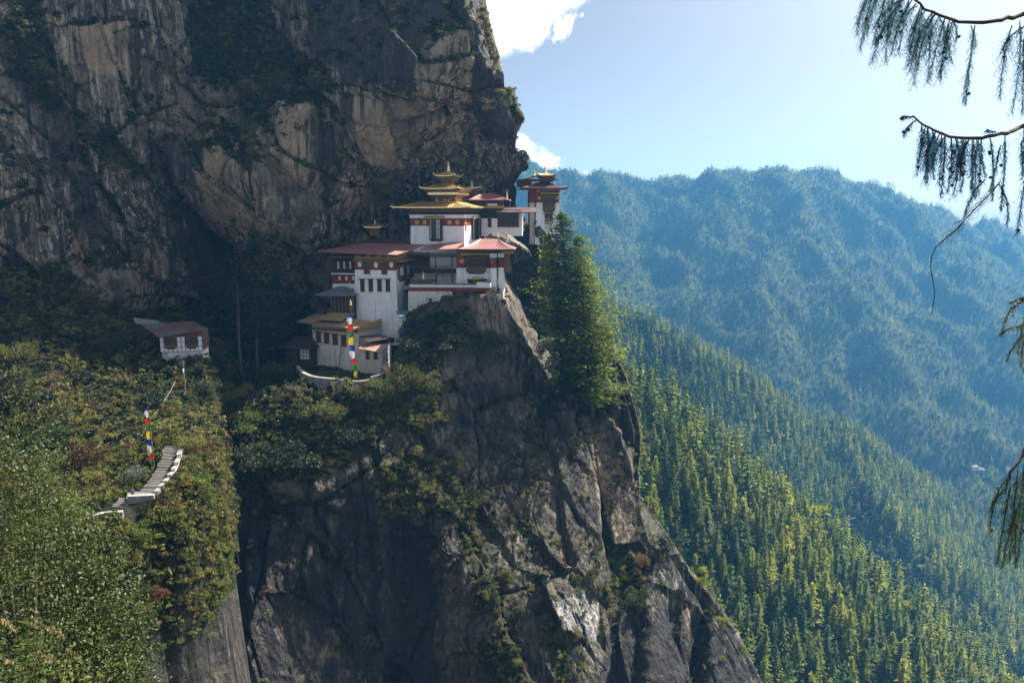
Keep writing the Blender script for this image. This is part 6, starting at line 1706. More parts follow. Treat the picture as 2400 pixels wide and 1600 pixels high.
# ---- prayer flags
FLAG_COL = dict(blue=(0.012, 0.05, 0.36), white=(0.75, 0.76, 0.80), red=(0.62, 0.035, 0.018), green=(0.012, 0.20, 0.05), yellow=(0.75, 0.55, 0.02))
FM = {k: simple_mat('flag_' + k, c, 0.8, var=0.15, scale=2, trans=0.3) for k, c in FLAG_COL.items()}
def prayer_flag(foot, top, seq, w, label, lean=0.0, finial=True):
    foot, top = np.array(foot), np.array(top)
    root = bpy.data.objects.new('prayer_flag', None); COL.link(root); root.location = foot; tag(root, label, 'prayer flag')
    t = top - foot; H = np.linalg.norm(t); r = H * .0045 + .02
    q = MB(); q.tube([(0, 0, 0), tuple(t * .5), tuple(t)], [r * 1.2, r, r * .7], M_TIMBER2, 7); q.build('pole', root)
    if finial:
        q = MB(); q.lathe(tuple(t), [(r * 3, 0), (r * 3.4, H * .01), (r * 2.4, H * .02), (r * 2.6, H * .04), (r * 1.6, H * .052), (r * .9, H * .07), (.01, H * .085)], M_GOLD, 10); q.build('finial', root, smooth=True)
    rs = np.random.RandomState(int(H * 10)); n = len(seq)
    f0, f1 = .015, .93
    for i, cname in enumerate(seq):
        b1 = f1 - (f1 - f0) * i / n; b0 = f1 - (f1 - f0) * (i + 1) / n
        nz, nx = 8, 5; V = []
        for a in range(nz + 1):
            s = b1 + (b0 - b1) * a / nz
            env = w * (0.25 + .75 * min(1, (f1 - s) * 7)) * (.85 + .15 * math.sin(s * 40)) * (1 if s > .18 else .5 + 2.8 * s)
            for b in range(nx + 1):
                x = -b / nx * env
                V.append((t[0] * s + x + r, t[1] * s + math.sin(s * 55 + b * 1.1) * .10 * b / nx * w * 1.6 - .02, t[2] * s - .12 * abs(x) * math.sin(s * 30)))
        Q = grid_quads(nz + 1, nx + 1)
        me = mesh_np('cloth', np.array(V), Q, smooth=True); me.materials.append(FM[cname])
        o = bpy.data.objects.new('cloth', me); COL.link(o); o.parent = root; o['label'] = cname + ' stretch of cloth'
    return root
prayer_flag(P(839, 888, 167.6), P(822, 716, 167.6), ['blue', 'white', 'red', 'green', 'yellow', 'blue', 'white', 'red', 'green', 'yellow'], 1.5, 'tall banner of ten coloured stripes with a gilt tip on the terrace')
prayer_flag(P(363, 1112, 101), P(345, 932, 101), ['blue', 'white', 'red', 'green', 'yellow', 'blue', 'white', 'red', 'green', 'yellow'], 0.75, 'banner of coloured stripes beside the round grey-green bush above the stairs', finial=False)
fr_ = P(915, 876, 166.5); 
root = prayer_flag(fr_, P(913, 797, 166.5), ['white'] * 3, .55, 'plain white banner at the right end of the terrace', finial=False)
# ---------------------------------------------------------------- low plants covering the ledges and slopes
RC = np.random.RandomState(21)
def bproto(mat, seed, n=170, leaf=.30, aspect=.5, sq=.7):
    return proto('small_bush', [(bush_crown(np.random.RandomState(seed), 1.0, 6, n, leaf, sq, aspect), mat)])
def tuft(mat, seed, n=60):
    rs = np.random.RandomState(seed); d = rs.normal(0, .5, (n, 3)); d[:, 2] = np.abs(d[:, 2]) + .5
    c = np.c_[rs.normal(0, .3, (n, 2)), np.full(n, .35)] + d * .25
    return proto('grass_tuft', [(leaf_quads(c, d, rs.uniform(.5, 1.0, n), rs, .12), mat)])
COVER = [bproto(M_BUSH, 1), bproto(M_BROAD, 2), bproto(M_BUSH, 3, sq=.5), bproto(M_RUSSET, 4, 140, .26, .4), tuft(M_STRAW, 5), bproto(M_LIME, 6, 150, .3), bproto(M_DARKPINE, 7)]
#            bush  oak  low bush russet straw lime dark
def cover(name, surf, n, size, w, thresh=.45, keep=None, label=None):
    p, nn = surf.scatter(n, RC, thresh)
    if hasattr(surf, 'out'):
        pass
    if keep is not None: k = keep(p); p, nn = p[k], nn[k]
    n = len(p)
    pk = RC.choice(7, n, p=np.array(w) / sum(w))
    # patches of one kind
    f = fbm(p / 7., 3, 71)
    pk = np.where((f > .22) & (RC.uniform(0, 1, n) < .6), 5 if w[5] > .08 else 0, np.where((f < -.25) & (RC.uniform(0, 1, n) < .5), 3 if w[3] > .05 else 6, pk))
    sc = RC.uniform(size[0], size[1], n) * (0.65 + .7 * RC.uniform(0, 1, n) ** 2)
    return scatter_object(name, p + nn * .1 - (0, 0, .15), sc, RC.uniform(0, 6.28, n), COVER, pk, tilt=RC.normal(0, .25, (n, 2)))
GULLY.masks['veg'] = np.where(GULLY.out, 0, GULLY.masks['veg'])
terr_poly = np.array([P(*t)[:2] for t in [(697, 860, 176), (728, 883, 167), (800, 892, 165), (870, 890, 165), (912, 868, 168), (935, 830, 190), (690, 830, 190)]])
no_build = lambda p: (poly_sdf(p[:, :2], terr_poly) > .3)
cover('hillside_undergrowth', GULLY, 11500, (.7, 1.5), (.30, .22, .16, .12, .03, .05, .12), keep=no_build)
stair_poly = np.array([P(*t)[:2] for t in [(180, 1225, 81.5), (300, 1205, 83.5), (372, 1170, 87), (432, 1100, 94), (440, 1030, 101), (385, 1050, 100), (330, 1140, 92.5), (250, 1185, 88), (190, 1200, 85)]])
flag_poly = np.array([P(*t)[:2] for t in [(345, 1150, 93), (375, 1135, 93), (385, 1105, 103), (350, 1105, 103)]])
cover('spur_undergrowth', SPUR, 16000, (.40, .95), (.34, .08, .20, .12, .08, .16, .02), keep=lambda p: (poly_sdf(p[:, :2], stair_poly) > -.35) & (poly_sdf(p[:, :2], flag_poly) > 0))
cover('pillar_undergrowth', PILLAR, 6500, (.55, 1.35), (.32, .22, .14, .10, .08, .06, .08), .4, keep=no_build)
cover('cliff_ledge_undergrowth', WALL, 7000, (.6, 1.5), (.14, .30, .10, .16, .05, .02, .23), .4, keep=lambda p: (p[:, 1] < 232))
cover('tower_rock_undergrowth', TOWER_ROCK, 260, (.5, 1.1), (.2, .3, .1, .1, .1, .0, .2), .4)
# grass on the walled terrace
n = 900; uu = RC.uniform(700, 905, n); 
gx = RC.uniform(terr_poly[:, 0].min(), terr_poly[:, 0].max(), 2500); gy = RC.uniform(164, 178, 2500)
g = np.c_[gx, gy, np.full(2500, TERR_Z + .05)]; g = g[poly_sdf(g[:, :2], terr_poly) < -.8]
GRASS = [tuft(M_BUSH, 9, 70), tuft(M_LIME, 10, 60)]
scatter_object('terrace_grass', g, RC.uniform(.35, .6, len(g)), RC.uniform(0, 6, len(g)), GRASS, RC.randint(0, 2, len(g)))
# dry golden grass on top of the jutting boulder and the upper rim
jut = []
for u0, v0, u1, v1, m in ((1100, 226, 1200, 216, 140), (1180, 216, 1226, 290, 220), (1135, 20, 1160, 170, 60), (1222, 352, 1238, 372, 40), (1080, 232, 1180, 222, 60)):
    for k in range(m):
        t = RC.uniform(); jut.append(hit(u0 + (u1 - u0) * t + RC.normal(0, 4), v0 + (v1 - v0) * t + RC.normal(0, 3)))
jut = np.array(jut)
scatter_object('dry_grass', jut, RC.uniform(.5, 1.1, len(jut)), RC.uniform(0, 6, len(jut)), [tuft(M_STRAW, 12, 70), tuft(M_YELLOW, 13, 50), COVER[2]], RC.choice(3, len(jut), p=(.6, .2, .2)))

# ---------------------------------------------------------------- bushes one can tell apart
BM = {}
def bush_mesh(kind, var, dense):
    key = (kind, var, dense)
    if key not in BM:
        m = dict(bush=M_BUSH, lime=M_LIME, sage=M_SAGE, russet=M_RUSSET, gold=M_YELLOW, dark=M_BROAD)[kind]
        rs = np.random.RandomState(300 + var * 7 + len(kind))
        nl, nlv, lf = (16, 3000, .085) if dense else (10, 1100, .13)
        a = []
        for i in range(5):
            az = rs.uniform(0, 6.28); a.append(tube_np(np.array([(0, 0, -.3), (.15 * math.cos(az), .15 * math.sin(az), .3), (.55 * math.cos(az), .55 * math.sin(az), .9)]), [.05, .03, .01], 4))
        BM[key] = (np_mesh('stems', merge(a), M_BARK), np_mesh('foliage', bush_crown(rs, 1.0, nl, nlv, lf, .78, .5), m))
    return BM[key]
def bush(u, v, rpx, kind, label, group=None, stretch=1.0, dense=None, Y=None):
    p = hit(u, v + rpx * .55) if Y is None else P(u, v + rpx * .55, Y)
    R = rpx * p[1] / F_PX * 1.12
    st, fo = bush_mesh(kind, RC.randint(3), rpx > 34 if dense is None else dense)
    r = bpy.data.objects.new('bush', None); COL.link(r); r.location = p - (0, 0, R * .25); r.scale = (R, R, R * stretch); r.rotation_euler = (0, 0, RC.uniform(0, 6.28))
    tag(r, label, 'bush', group)
    for nm, me in (('stems', st), ('foliage', fo)):
        o = bpy.data.objects.new(nm, me); COL.link(o); o.parent = r
    return r
BUSHES = [
    (55, 900, 85, 'bush', 'broad olive bush on the shaded slope, next up from the glossy tree'), (155, 965, 66, 'bush', 'olive bush on the left slope above the bare reddish one'), (30, 825, 52, 'bush', 'dull bush high on the left slope near the frame edge'),
    (112, 1015, 58, 'lime', 'brighter green bush on the left slope over the rocky gully'), (185, 1068, 52, 'russet', 'leafless-looking reddish brown bush on the left slope'), (232, 1112, 32, 'bush', 'low yellowish bush between the reddish bush and the stairs'),
    (307, 1108, 40, 'sage', 'round grey-green bush beside the striped banner above the stairs'), (447, 1030, 38, 'bush', 'light leafy bush at the top of the stairs'), (420, 1008, 20, 'lime', 'small sprig-like bush just above the top of the stairs'),
    (335, 1236, 38, 'lime', 'bright green bush directly under the stair wall'), (385, 1205, 34, 'bush', 'olive bush under the upper stair wall'), (300, 1292, 40, 'bush', 'olive bush beside the glossy tree, below the stairs'),
    (402, 1290, 34, 'gold', 'yellow-flecked bush on the slope below the stairs'), (365, 1375, 40, 'russet', 'rust-tinged bush low on the slope below the stairs'), (318, 1410, 36, 'bush', 'olive bush beside the glossy tree near the lowest rocks'), (405, 1432, 34, 'russet', 'lowest rust-brown bush over the pale streaked rock'), (352, 1195, 16, 'gold', 'tiny yellow bush just under the stair landing'),
    (635, 868, 56, 'lime', 'bright feathery shrub left of the walled terrace'), (590, 985, 50, 'lime', 'pale green shrub hanging over the dark gully left of the terrace'), (708, 962, 36, 'lime', 'vivid green ferny shrub under the terrace wall'),
    (775, 955, 50, 'bush', 'grey-green shrub below the middle of the terrace wall'), (845, 930, 52, 'bush', 'dense shrub just under the curved terrace wall'), (905, 898, 46, 'bush', 'olive shrub below the end of the terrace wall'), (960, 878, 46, 'bush', 'yellow-olive shrub right of the terrace on the cliff rim'),
    (1003, 886, 36, 'bush', 'wispy shrub at the outer corner of the rim, over the bare tan slab'), (927, 850, 26, 'gold', 'small yellow-topped tree behind the white banner'), (828, 1005, 52, 'dark', 'dark shrub hanging below the terrace over the red-stained rock'), (700, 1060, 66, 'dark', 'large dark shrub on the shaded bank over the pillar'),
    (615, 1060, 62, 'dark', 'dark bush at the edge of the deep gully'), (545, 918, 40, 'bush', 'half-lit bush at the foot of the tall dark pines'), (865, 850, 16, 'lime', 'small tree in front of the pink-roofed annex'),
    (1000, 757, 36, 'dark', 'dark shrub against the foot of the courtyard wall'), (1052, 742, 30, 'dark', 'dark shrub right under the red band of the courtyard wall'), (1100, 785, 34, 'bush', 'light grey-green shrub under the courtyard wall'), (1086, 735, 18, 'bush', 'upright pale shrub against the courtyard wall'),
    (1150, 792, 42, 'bush', 'shrub on the outer face below the monastery'), (1205, 762, 24, 'gold', 'yellowish tuft on the outer shoulder below the monastery piers'), (1122, 818, 36, 'bush', 'lowest shrub of the belt below the courtyard'), (1052, 800, 42, 'dark', 'dark shrub in the middle of the belt below the courtyard'), (975, 800, 42, 'dark', 'dark shrub beside the blue tarpaulin'),
    (1046, 972, 30, 'bush', 'shrub sticking out from the face right of the striped slabs'), (970, 1050, 26, 'bush', 'shrub over the lit orange flake on the pillar'), (1062, 1080, 30, 'bush', 'shrub beside the two climbers, on their right'), (982, 1140, 32, 'bush', 'round shrub just below the two climbers'),
    (1106, 1150, 34, 'bush', 'shrub hanging on the middle of the pillar beside a long crack'), (1122, 1212, 20, 'dark', 'small dark shrub below the crack on the pillar'), (1006, 1266, 16, 'lime', 'lone small bright shrub on the dark streaked wall'), (928, 1168, 20, 'bush', 'small shrub left of the round one on the pillar'),
    (1190, 1342, 24, 'bush', 'shrub on the lower pillar beside brown rubble'), (1212, 1432, 30, 'bush', 'drooping shrub on the lower pillar above twisted roots'), (1202, 1542, 22, 'lime', 'bright low shrub near the bottom of the pillar'), (1342, 1482, 22, 'bush', 'shrub below the pale grey slab'), (1305, 1312, 18, 'russet', 'rusty tuft at the top corner of the pale grey slab'),
    (1385, 1345, 24, 'bush', 'drooping shrub on the right rim of the pale grey slab'), (1402, 1378, 18, 'bush', 'lower shrub on the right rim of the pale grey slab'), (1262, 1420, 18, 'bush', 'shrub on the left rim of the pale grey slab'), (1455, 1062, 11, 'lime', 'small green tuft on the sloping edge of the buttress'),
    (1503, 1185, 13, 'bush', 'small shrub on the outer rim of the buttress, next to the yellow birch'), (1500, 1240, 15, 'bush', 'shrub on the outer rim at the foot of the tan slab'), (1438, 1312, 26, 'lime', 'green shrub in the cleft right of the pale grey slab'), (1464, 1348, 20, 'gold', 'bright yellow shrub in the cleft below the tan slab'), (1504, 1318, 32, 'russet', 'russet shrub on the shoulder below the tan slab'),
    (1492, 1392, 38, 'dark', 'dark green shrub filling the cleft under the yellow one'), (1558, 1258, 30, 'dark', 'dark bush on the saddle between buttress and wooded slope'), (1440, 930, 26, 'bush', 'shrub right of the big cypresses on the buttress top'), (1424, 868, 22, 'bush', 'brownish shrub on the tip of the buttress'), (1395, 985, 22, 'bush', 'shrub at the foot of the cypresses, above the tan slab'),
    (1300, 845, 40, 'sage', 'pale leafy bush in the notch left of the cypress trunks'), (1325, 905, 34, 'bush', 'bush in the notch at the foot of the cypress trunks'), (1275, 800, 26, 'sage', 'upper pale bush in the notch beside the tower rock'),
    (1640, 1362, 16, 'gold', 'upper bright yellow bush on the lower outer rim'), (1690, 1452, 20, 'gold', 'lower bright yellow bush on the lower outer rim'), (1735, 1520, 18, 'lime', 'lowest green bush on the outer rim'), (1060, 1190, 16, 'dark', 'dark ivy-like shrub on the pillar beside the crack'),
]
for b in BUSHES: bush(*b)
# birches standing behind the outer rim
def birch(u, v0, v1, wpx, Y, label):
    a = P(u, v1, Y); H = (v1 - v0) * Y / F_PX
    t, c = broad_parts(np.random.RandomState(int(u)), 1.0, 700, .075, 12)
    r = bpy.data.objects.new('birch_tree', None); COL.link(r); r.location = a; w = wpx * 2 * Y / F_PX / .9; r.scale = (w, w, H * 1.08)
    tag(r, label, 'tree')
    link_mesh('trunk', np_mesh('trunk', t, M_BARK), None, r); link_mesh('crown', np_mesh('crown', c, M_YELLOW if u > 1600 else M_LIME), None, r)
birch(1522, 1138, 1240, 24, 205, 'slender yellow-green tree behind the outer rim beside the tan slab')
birch(1640, 1300, 1420, 24, 195, 'yellow autumn tree behind the grey outer knob')
birch(1680, 1390, 1500, 22, 195, 'lower yellow autumn tree farther down the outer rim')
# ---------------------------------------------------------------- the big trees by name
def big_conifer(name, foot, top, R, mat, label, seed, levels=44, nb=9, per=8, leaf=.5, base=.1, lean=None, droop=.22, group=None, flat_top=0.0, cat='tree', right_bias=0.0, pack=3, barkmat=None):
    """a large conifer: trunk, limbs and crown of many small sprays lying along drooping, upturned limbs"""
    rs = np.random.RandomState(seed); foot, top = np.array(foot), np.array(top); H = np.linalg.norm(top - foot)
    ax = (top - foot) / H
    r = bpy.data.objects.new(name, None); COL.link(r); r.location = foot; tag(r, label, cat, group)
    ts = np.linspace(0, 1, 10); sway = np.c_[np.sin(ts * 5 + seed) * .006 * H, np.cos(ts * 4 + seed) * .006 * H, ts * 0]
    tp = ts[:, None] * (top - foot)[None] + sway * (ts * (1 - ts) * 4)[:, None]; tp[0] -= (0, 0, 1.5)
    link_mesh('trunk', np_mesh('trunk', tube_np(tp, np.linspace(.011, .0015, 10) * H + .03, 8), barkmat or M_BARK, True), None, r)
    C, D, S, Fl, limbs = [], [], [], [], []
    for L in range(levels):
        t = base + (1 - base) * (L / levels) ** .95
        prof = (1 - t) ** .40 * (0.55 + .55 * min(1, (t - base) * 3 + .15)) if not flat_top else (0.55 + .45 * math.sin(t * 9 + seed)) * (1 - .55 * abs(t - .93))
        for b in range(nb):
            az = rs.uniform(0, 6.283); dr = np.array([math.cos(az), math.sin(az), 0])
            rr = R * prof * rs.uniform(.45, 1.15) * (1 + right_bias * dr[0]) * (1 + .30 * math.sin(az * 2 + t * 9 + seed)) * (1 + .22 * math.sin(t * 31 + az + seed)) + .02 * R
            p0 = tp[0] * 0 + (top - foot) * t
            pts = []
            for s_ in np.linspace(0, 1, 5):
                pts.append(p0 + dr * rr * s_ + np.array([0, 0, -droop * rr * s_ ** 1.2 + .20 * rr * s_ ** 3.5]))
            limbs.append(tube_np(np.array(pts), np.linspace(.0035, .0008, 5) * H * (1.1 - t), 3))
            side = np.array([-dr[1], dr[0], 0])
            for s_ in np.linspace(.22, 1.02, per):
                for _ in range(pack):
                    lat = rs.normal(0, .10 + .10 * (1 - s_)) * rr
                    p = p0 + dr * rr * s_ + side * lat + np.array([0, 0, -droop * rr * s_ ** 1.2 + .20 * rr * s_ ** 3.5 - abs(lat) * .25 + rs.normal(0, .012 * H * .4)])
                    C.append(p); D.append(dr * .9 + side * np.sign(lat) * .7 + rs.normal(0, .35, 3) + (0, 0, -.1)); S.append(leaf * rs.uniform(.6, 1.45) * (.65 + .5 * (1 - t))); Fl.append((0, 0, 1.3))
    for k in range(26): C.append(top - foot + rs.normal(0, .25, 3) - (0, 0, rs.uniform(0, 1.8))); D.append(rs.normal(0, .4, 3) + (0, 0, 1)); S.append(leaf); Fl.append((1, 0, 0))
    link_mesh('limbs', np_mesh('limbs', merge(limbs), barkmat or M_BARK), None, r)
    link_mesh('crown', np_mesh('crown', leaf_quads(np.array(C), np.array(D), np.array(S), rs, .5, np.array(Fl)), mat), None, r)
    return r
GC = 'tall cypresses beside the tower rock'
big_conifer('cypress_tree', P(1352, 985, 186), P(1316, 496, 190), 10.5, M_CYPRESS, 'tallest dark cypress, its top reaching the foot of the white tower', 1, 56, 11, 8, .95, .14, group=GC, cat='cypress')
big_conifer('cypress_tree', P(1390, 965, 183), P(1356, 548, 186), 10.8, M_CYPRESS, 'sunlit cypress on the outer side, its limb tips reaching out over the valley', 2, 46, 10, 8, .9, .08, group=GC, right_bias=.25, cat='cypress')
big_conifer('cypress_tree', P(1325, 905, 188), P(1286, 545, 192), 8.0, M_CYPRESS, 'shorter cypress nearest the dark tower rock', 3, 36, 9, 7, .85, .30, group=GC, cat='cypress')
big_conifer('cypress_tree', P(1385, 930, 188), P(1376, 600, 190), 7.5, M_CYPRESS, 'slim cypress standing behind the outer one', 4, 34, 9, 6, .8, .10, group=GC, cat='cypress')
GP = 'dark pines in the shaded gully'
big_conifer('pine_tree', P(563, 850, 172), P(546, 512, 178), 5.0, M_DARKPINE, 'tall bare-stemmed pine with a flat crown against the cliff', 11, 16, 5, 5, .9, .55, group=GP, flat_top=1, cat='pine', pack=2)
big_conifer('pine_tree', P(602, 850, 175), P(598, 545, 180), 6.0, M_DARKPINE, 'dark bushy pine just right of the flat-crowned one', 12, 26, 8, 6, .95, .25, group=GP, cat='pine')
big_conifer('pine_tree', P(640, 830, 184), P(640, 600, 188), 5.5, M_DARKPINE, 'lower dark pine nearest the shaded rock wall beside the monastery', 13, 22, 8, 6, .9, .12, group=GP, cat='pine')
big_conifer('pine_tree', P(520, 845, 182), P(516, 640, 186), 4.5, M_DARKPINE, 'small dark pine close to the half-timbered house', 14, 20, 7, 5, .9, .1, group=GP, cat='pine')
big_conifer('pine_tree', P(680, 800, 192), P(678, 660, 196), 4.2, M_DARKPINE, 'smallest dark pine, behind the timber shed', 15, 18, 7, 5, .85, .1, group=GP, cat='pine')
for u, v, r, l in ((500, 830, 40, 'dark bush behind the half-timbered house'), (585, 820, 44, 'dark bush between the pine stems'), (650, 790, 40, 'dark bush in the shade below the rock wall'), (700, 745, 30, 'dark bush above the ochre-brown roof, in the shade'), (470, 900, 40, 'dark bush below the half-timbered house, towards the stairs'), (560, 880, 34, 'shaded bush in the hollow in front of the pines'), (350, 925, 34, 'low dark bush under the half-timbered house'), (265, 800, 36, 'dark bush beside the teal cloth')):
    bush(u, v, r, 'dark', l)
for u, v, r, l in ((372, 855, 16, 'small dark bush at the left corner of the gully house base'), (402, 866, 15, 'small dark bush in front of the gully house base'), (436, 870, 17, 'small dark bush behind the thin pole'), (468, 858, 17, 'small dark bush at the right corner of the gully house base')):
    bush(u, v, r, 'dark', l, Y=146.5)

# ---------------------------------------------------------------- glossy tree filling the lower left
def glossy_tree():
    rs = np.random.RandomState(40)
    root = bpy.data.objects.new('broadleaf_tree', None); COL.link(root); base = P(60, 1750, 27); base[2] = -25.5; root.location = base
    tag(root, 'large glossy-leaved tree filling the lower left corner of the view', 'tree')
    L = [(-60, 1150, 32, 4.0), (30, 1110, 31, 1.5), (20, 1210, 30, 2.4), (110, 1215, 29, 1.7), (150, 1300, 28, 2.0), (60, 1360, 27, 2.6), (215, 1330, 28, 1.3), (235, 1400, 27.5, 1.7), (160, 1430, 26.5, 2.2), (265, 1480, 27, 1.5), (300, 1560, 27.5, 1.1), (240, 1560, 26, 1.9),
         (120, 1540, 25, 2.3), (0, 1500, 25, 3.0), (200, 1660, 25, 2.6), (60, 1680, 24, 3.0), (-20, 1070, 32.5, 1.2), (85, 1160, 30.5, 1.0), (190, 1270, 29, .9), (310, 1640, 27, 1.3), (300, 1440, 28, .8)]
    cs = np.array([P(u, v, Y) for u, v, Y, _ in L]) - base; rr = np.array([r for *_, r in L])
    n = 78000
    w = rr ** 2; k = rs.choice(len(L), n, p=w / w.sum())
    d = rs.normal(0, 1, (n, 3)); d /= np.linalg.norm(d, axis=1, keepdims=True)
    pp = cs[k] + d * rr[k][:, None]; lump = 1 + .30 * fbm(pp / .75, 3, 8)
    dn = fbm(pp / .55 + 3, 2, 18) > -.05; k, d, lump = k[dn], d[dn], lump[dn]; n = len(k)
    p = cs[k] + d * (rr[k] * lump * rs.uniform(.72, 1.08, n))[:, None]
    v, q = leaf_quads(p, d * .6 + rs.normal(0, .7, (n, 3)) + (0, 0, -.1), rs.uniform(.10, .19, n), rs, .48, d * 1.0 + (0, 0, .5))
    link_mesh('crown', np_mesh('crown', (v, q), M_GLOSS), None, root)
    tb = [tube_np(np.array([(0, 0, -1), (.3, 0, 4), (.2, .5, 8), tuple(cs[2] * (1, 1, .8))]), [.5, .42, .3, .12], 8)]
    for c in cs[::1]:
        tb.append(tube_np(np.array([(.2, .2, 5), tuple((np.array([.2, .2, 5]) + c) / 2 + (0, 0, -.5)), tuple(c)]), [.16, .10, .03], 5))
    link_mesh('trunk', np_mesh('trunk', merge(tb), M_BARK, True), None, root)
glossy_tree()

# leafy stems with drooping seed heads in the very corner
def corner_shrub(name, u, v, Y, spread, n, seed, label):
    rs = np.random.RandomState(seed); b = P(u, v + 260, Y); root = bpy.data.objects.new(name, None); COL.link(root); root.location = b; tag(root, label, 'shrub')
    st, C, D, S, sC, sD, sS = [], [], [], [], [], [], []
    for i in range(n):
        tip = P(u + rs.uniform(-spread, spread), v + rs.uniform(-55, 90), Y + rs.uniform(-1, 1)) - b
        mid = tip * .55 + (rs.normal(0, .12), rs.normal(0, .12), .1)
        pts = np.array([(rs.normal(0, .1), rs.normal(0, .1), 0), mid, tip]); pts = np.array([(1 - t) ** 2 * pts[0] + 2 * t * (1 - t) * pts[1] + t * t * pts[2] for t in np.linspace(0, 1, 7)])
        st.append(tube_np(pts, np.linspace(.012, .003, 7), 4))
        for t in np.linspace(.35, 1, 15):
            p = np.array([np.interp(t, np.linspace(0, 1, 7), pts[:, k]) for k in range(3)])
            az = rs.uniform(0, 6.28); dd = np.array([math.cos(az), math.sin(az), rs.uniform(-.3, .4)])
            for s_ in (.05, .11, .17):
                C.append(p + dd * s_); D.append(dd + rs.normal(0, .5, 3)); S.append(rs.uniform(.07, .12))
        if i % 2 == 0:
            for s_ in range(26):
                t = s_ / 26; az = rs.uniform(0, 6.28)
                sC.append(tip + np.array([.28 * t, 0, -.22 * t * t]) + rs.normal(0, .012, 3)); sD.append((.3 * math.cos(az), .3 * math.sin(az), -1)); sS.append(.075 * (1.2 - t * .6))
    link_mesh('stems', np_mesh('stems', merge(st), M_BARK), None, root)
    link_mesh('leaves', np_mesh('leaves', leaf_quads(np.array(C), np.array(D), np.array(S), rs, .36, (0, 0, 1.)), M_LIME), None, root)
    if sC: link_mesh('seed_heads', np_mesh('seed_heads', leaf_quads(np.array(sC), np.array(sD), np.array(sS), rs, .4), M_STRAW), None, root)
corner_shrub('leafy_shrub', 30, 1500, 11, 110, 26, 1, 'leafy shrub with drooping pale seed heads in the lower left corner')
corner_shrub('leafy_shrub', 175, 1575, 11.5, 130, 26, 2, 'leafy shrub with pale seed heads at the bottom edge under the glossy tree')

# ---------------------------------------------------------------- weeping cypress branches hanging into the view
M_WEEP = leaf_mat('weeping_cypress_sprays', (0.022, 0.078, 0.125), (0.045, 0.130, 0.190), (0.090, 0.190, 0.220), 0.6, scale=2.5)  # blue cast of haze and lens flare put into the leaf colour
M_WEEP2 = leaf_mat('green_cypress_sprays', (0.022, 0.050, 0.020), (0.050, 0.085, 0.028), (0.095, 0.120, 0.040), 0.35, scale=2.5)
def weeping(name, limb, sprays, label, mat, seed, Y, cones=0, r0=.022):
    """limb: pixel path of the bough; sprays: (u, v, du, dv, width px) hanging sprays"""
    rs = np.random.RandomState(seed); O = P(limb[0][0], limb[0][1], Y); root = bpy.data.objects.new(name, None); COL.link(root); root.location = O; tag(root, label, 'branch', 'cypress boughs hanging into the view from outside')
    lp = resample(np.array([P(u, v, Y + .12 * math.sin(i * 1.7)) for i, (u, v) in enumerate(limb)]), 24) - O
    lp += rs.normal(0, .006, lp.shape)
    link_mesh('bough', np_mesh('bough', tube_np(lp, np.linspace(r0, r0 * .35, 24), 7), M_BARK, True), None, root)
    tw, C, D, S, cn = [], [], [], [], MB()
    for (u, v, du, dv, wpx) in sprays:
        yy = Y + rs.uniform(-.25, .25)
        a = P(u, v, yy) - O; b = P(u + du, v + dv, yy) - O; ln = np.linalg.norm(b - a)
        m = (a + b) / 2 + np.array([(b - a)[0] * .35, rs.normal(0, .04), ln * .10])
        ts = np.linspace(0, 1, 9); pts = np.array([(1 - t) ** 2 * a + 2 * t * (1 - t) * m + t * t * b for t in ts])
        tw.append(tube_np(pts, np.linspace(.006, .0015, 9), 4))
        w = 1.35 * wpx * Y / F_PX; k = max(10, int(ln / .020))
        for j in range(k):
            t = .06 + .94 * (j + rs.uniform(0, .5)) / k
            p = np.array([np.interp(t, ts, pts[:, q]) for q in range(3)]); tg = np.array([np.interp(min(t + .05, 1), ts, pts[:, q]) for q in range(3)]) - np.array([np.interp(max(t - .05, 0), ts, pts[:, q]) for q in range(3)]); tg /= np.linalg.norm(tg) + 1e-9
            for sgn in (-1, 1):
                for _ in range(2):
                    lat = np.array([sgn * rs.uniform(.3, 1.0), rs.normal(0, .6), 0]); dd = tg * rs.uniform(.5, 1.2) + lat * .85 + (0, 0, -.30)
                    dd /= np.linalg.norm(dd); L2 = w * rs.uniform(.5, 1.0) * (1.15 - .7 * t)
                    nb = max(3, int(L2 / .022))
                    for i2 in range(nb):
                        s_ = (i2 + .5) / nb; c = p + dd * L2 * s_ + np.array([0, 0, -.25 * L2 * s_ * s_])
                        C.append(c + rs.normal(0, .003, 3)); D.append(dd + (rs.normal(0, .35), rs.normal(0, .35), -.25)); S.append(.040 * (1.25 - .5 * s_))
        for _ in range(cones):
            t = rs.uniform(.2, .9); p = np.array([np.interp(t, ts, pts[:, q]) for q in range(3)])
            if rs.uniform() < .5: cn.lathe(tuple(p + (rs.normal(0, .02), 0, -.02)), [(.004, -.014), (.014, -.007), (.016, 0), (.013, .008), (.004, .014)], M_BARK, 7)
    link_mesh('twigs', np_mesh('twigs', merge(tw), M_BARK), None, root)
    link_mesh('sprays', np_mesh('sprays', leaf_quads(np.array(C), np.array(D), np.array(S), rs, .13), mat), None, root)
    if cn.v: cn.build('cones', root, kind='stuff')
def fan(u0, u1, path_v, n, dv, du, w, rs):
    L = []
    for i in range(n):
        u = u0 + (u1 - u0) * (i + rs.uniform(0, 1)) / n; L.append((u, path_v(u), du + rs.uniform(-28, 16), dv * rs.uniform(.55, 1.1), w * rs.uniform(.7, 1.2)))
    return L
rb = np.random.RandomState(3)
v1 = lambda u: np.interp(u, [2020, 2120, 2160, 2200, 2260, 2330, 2400], [-30, -12, 18, 36, 52, 50, 34])
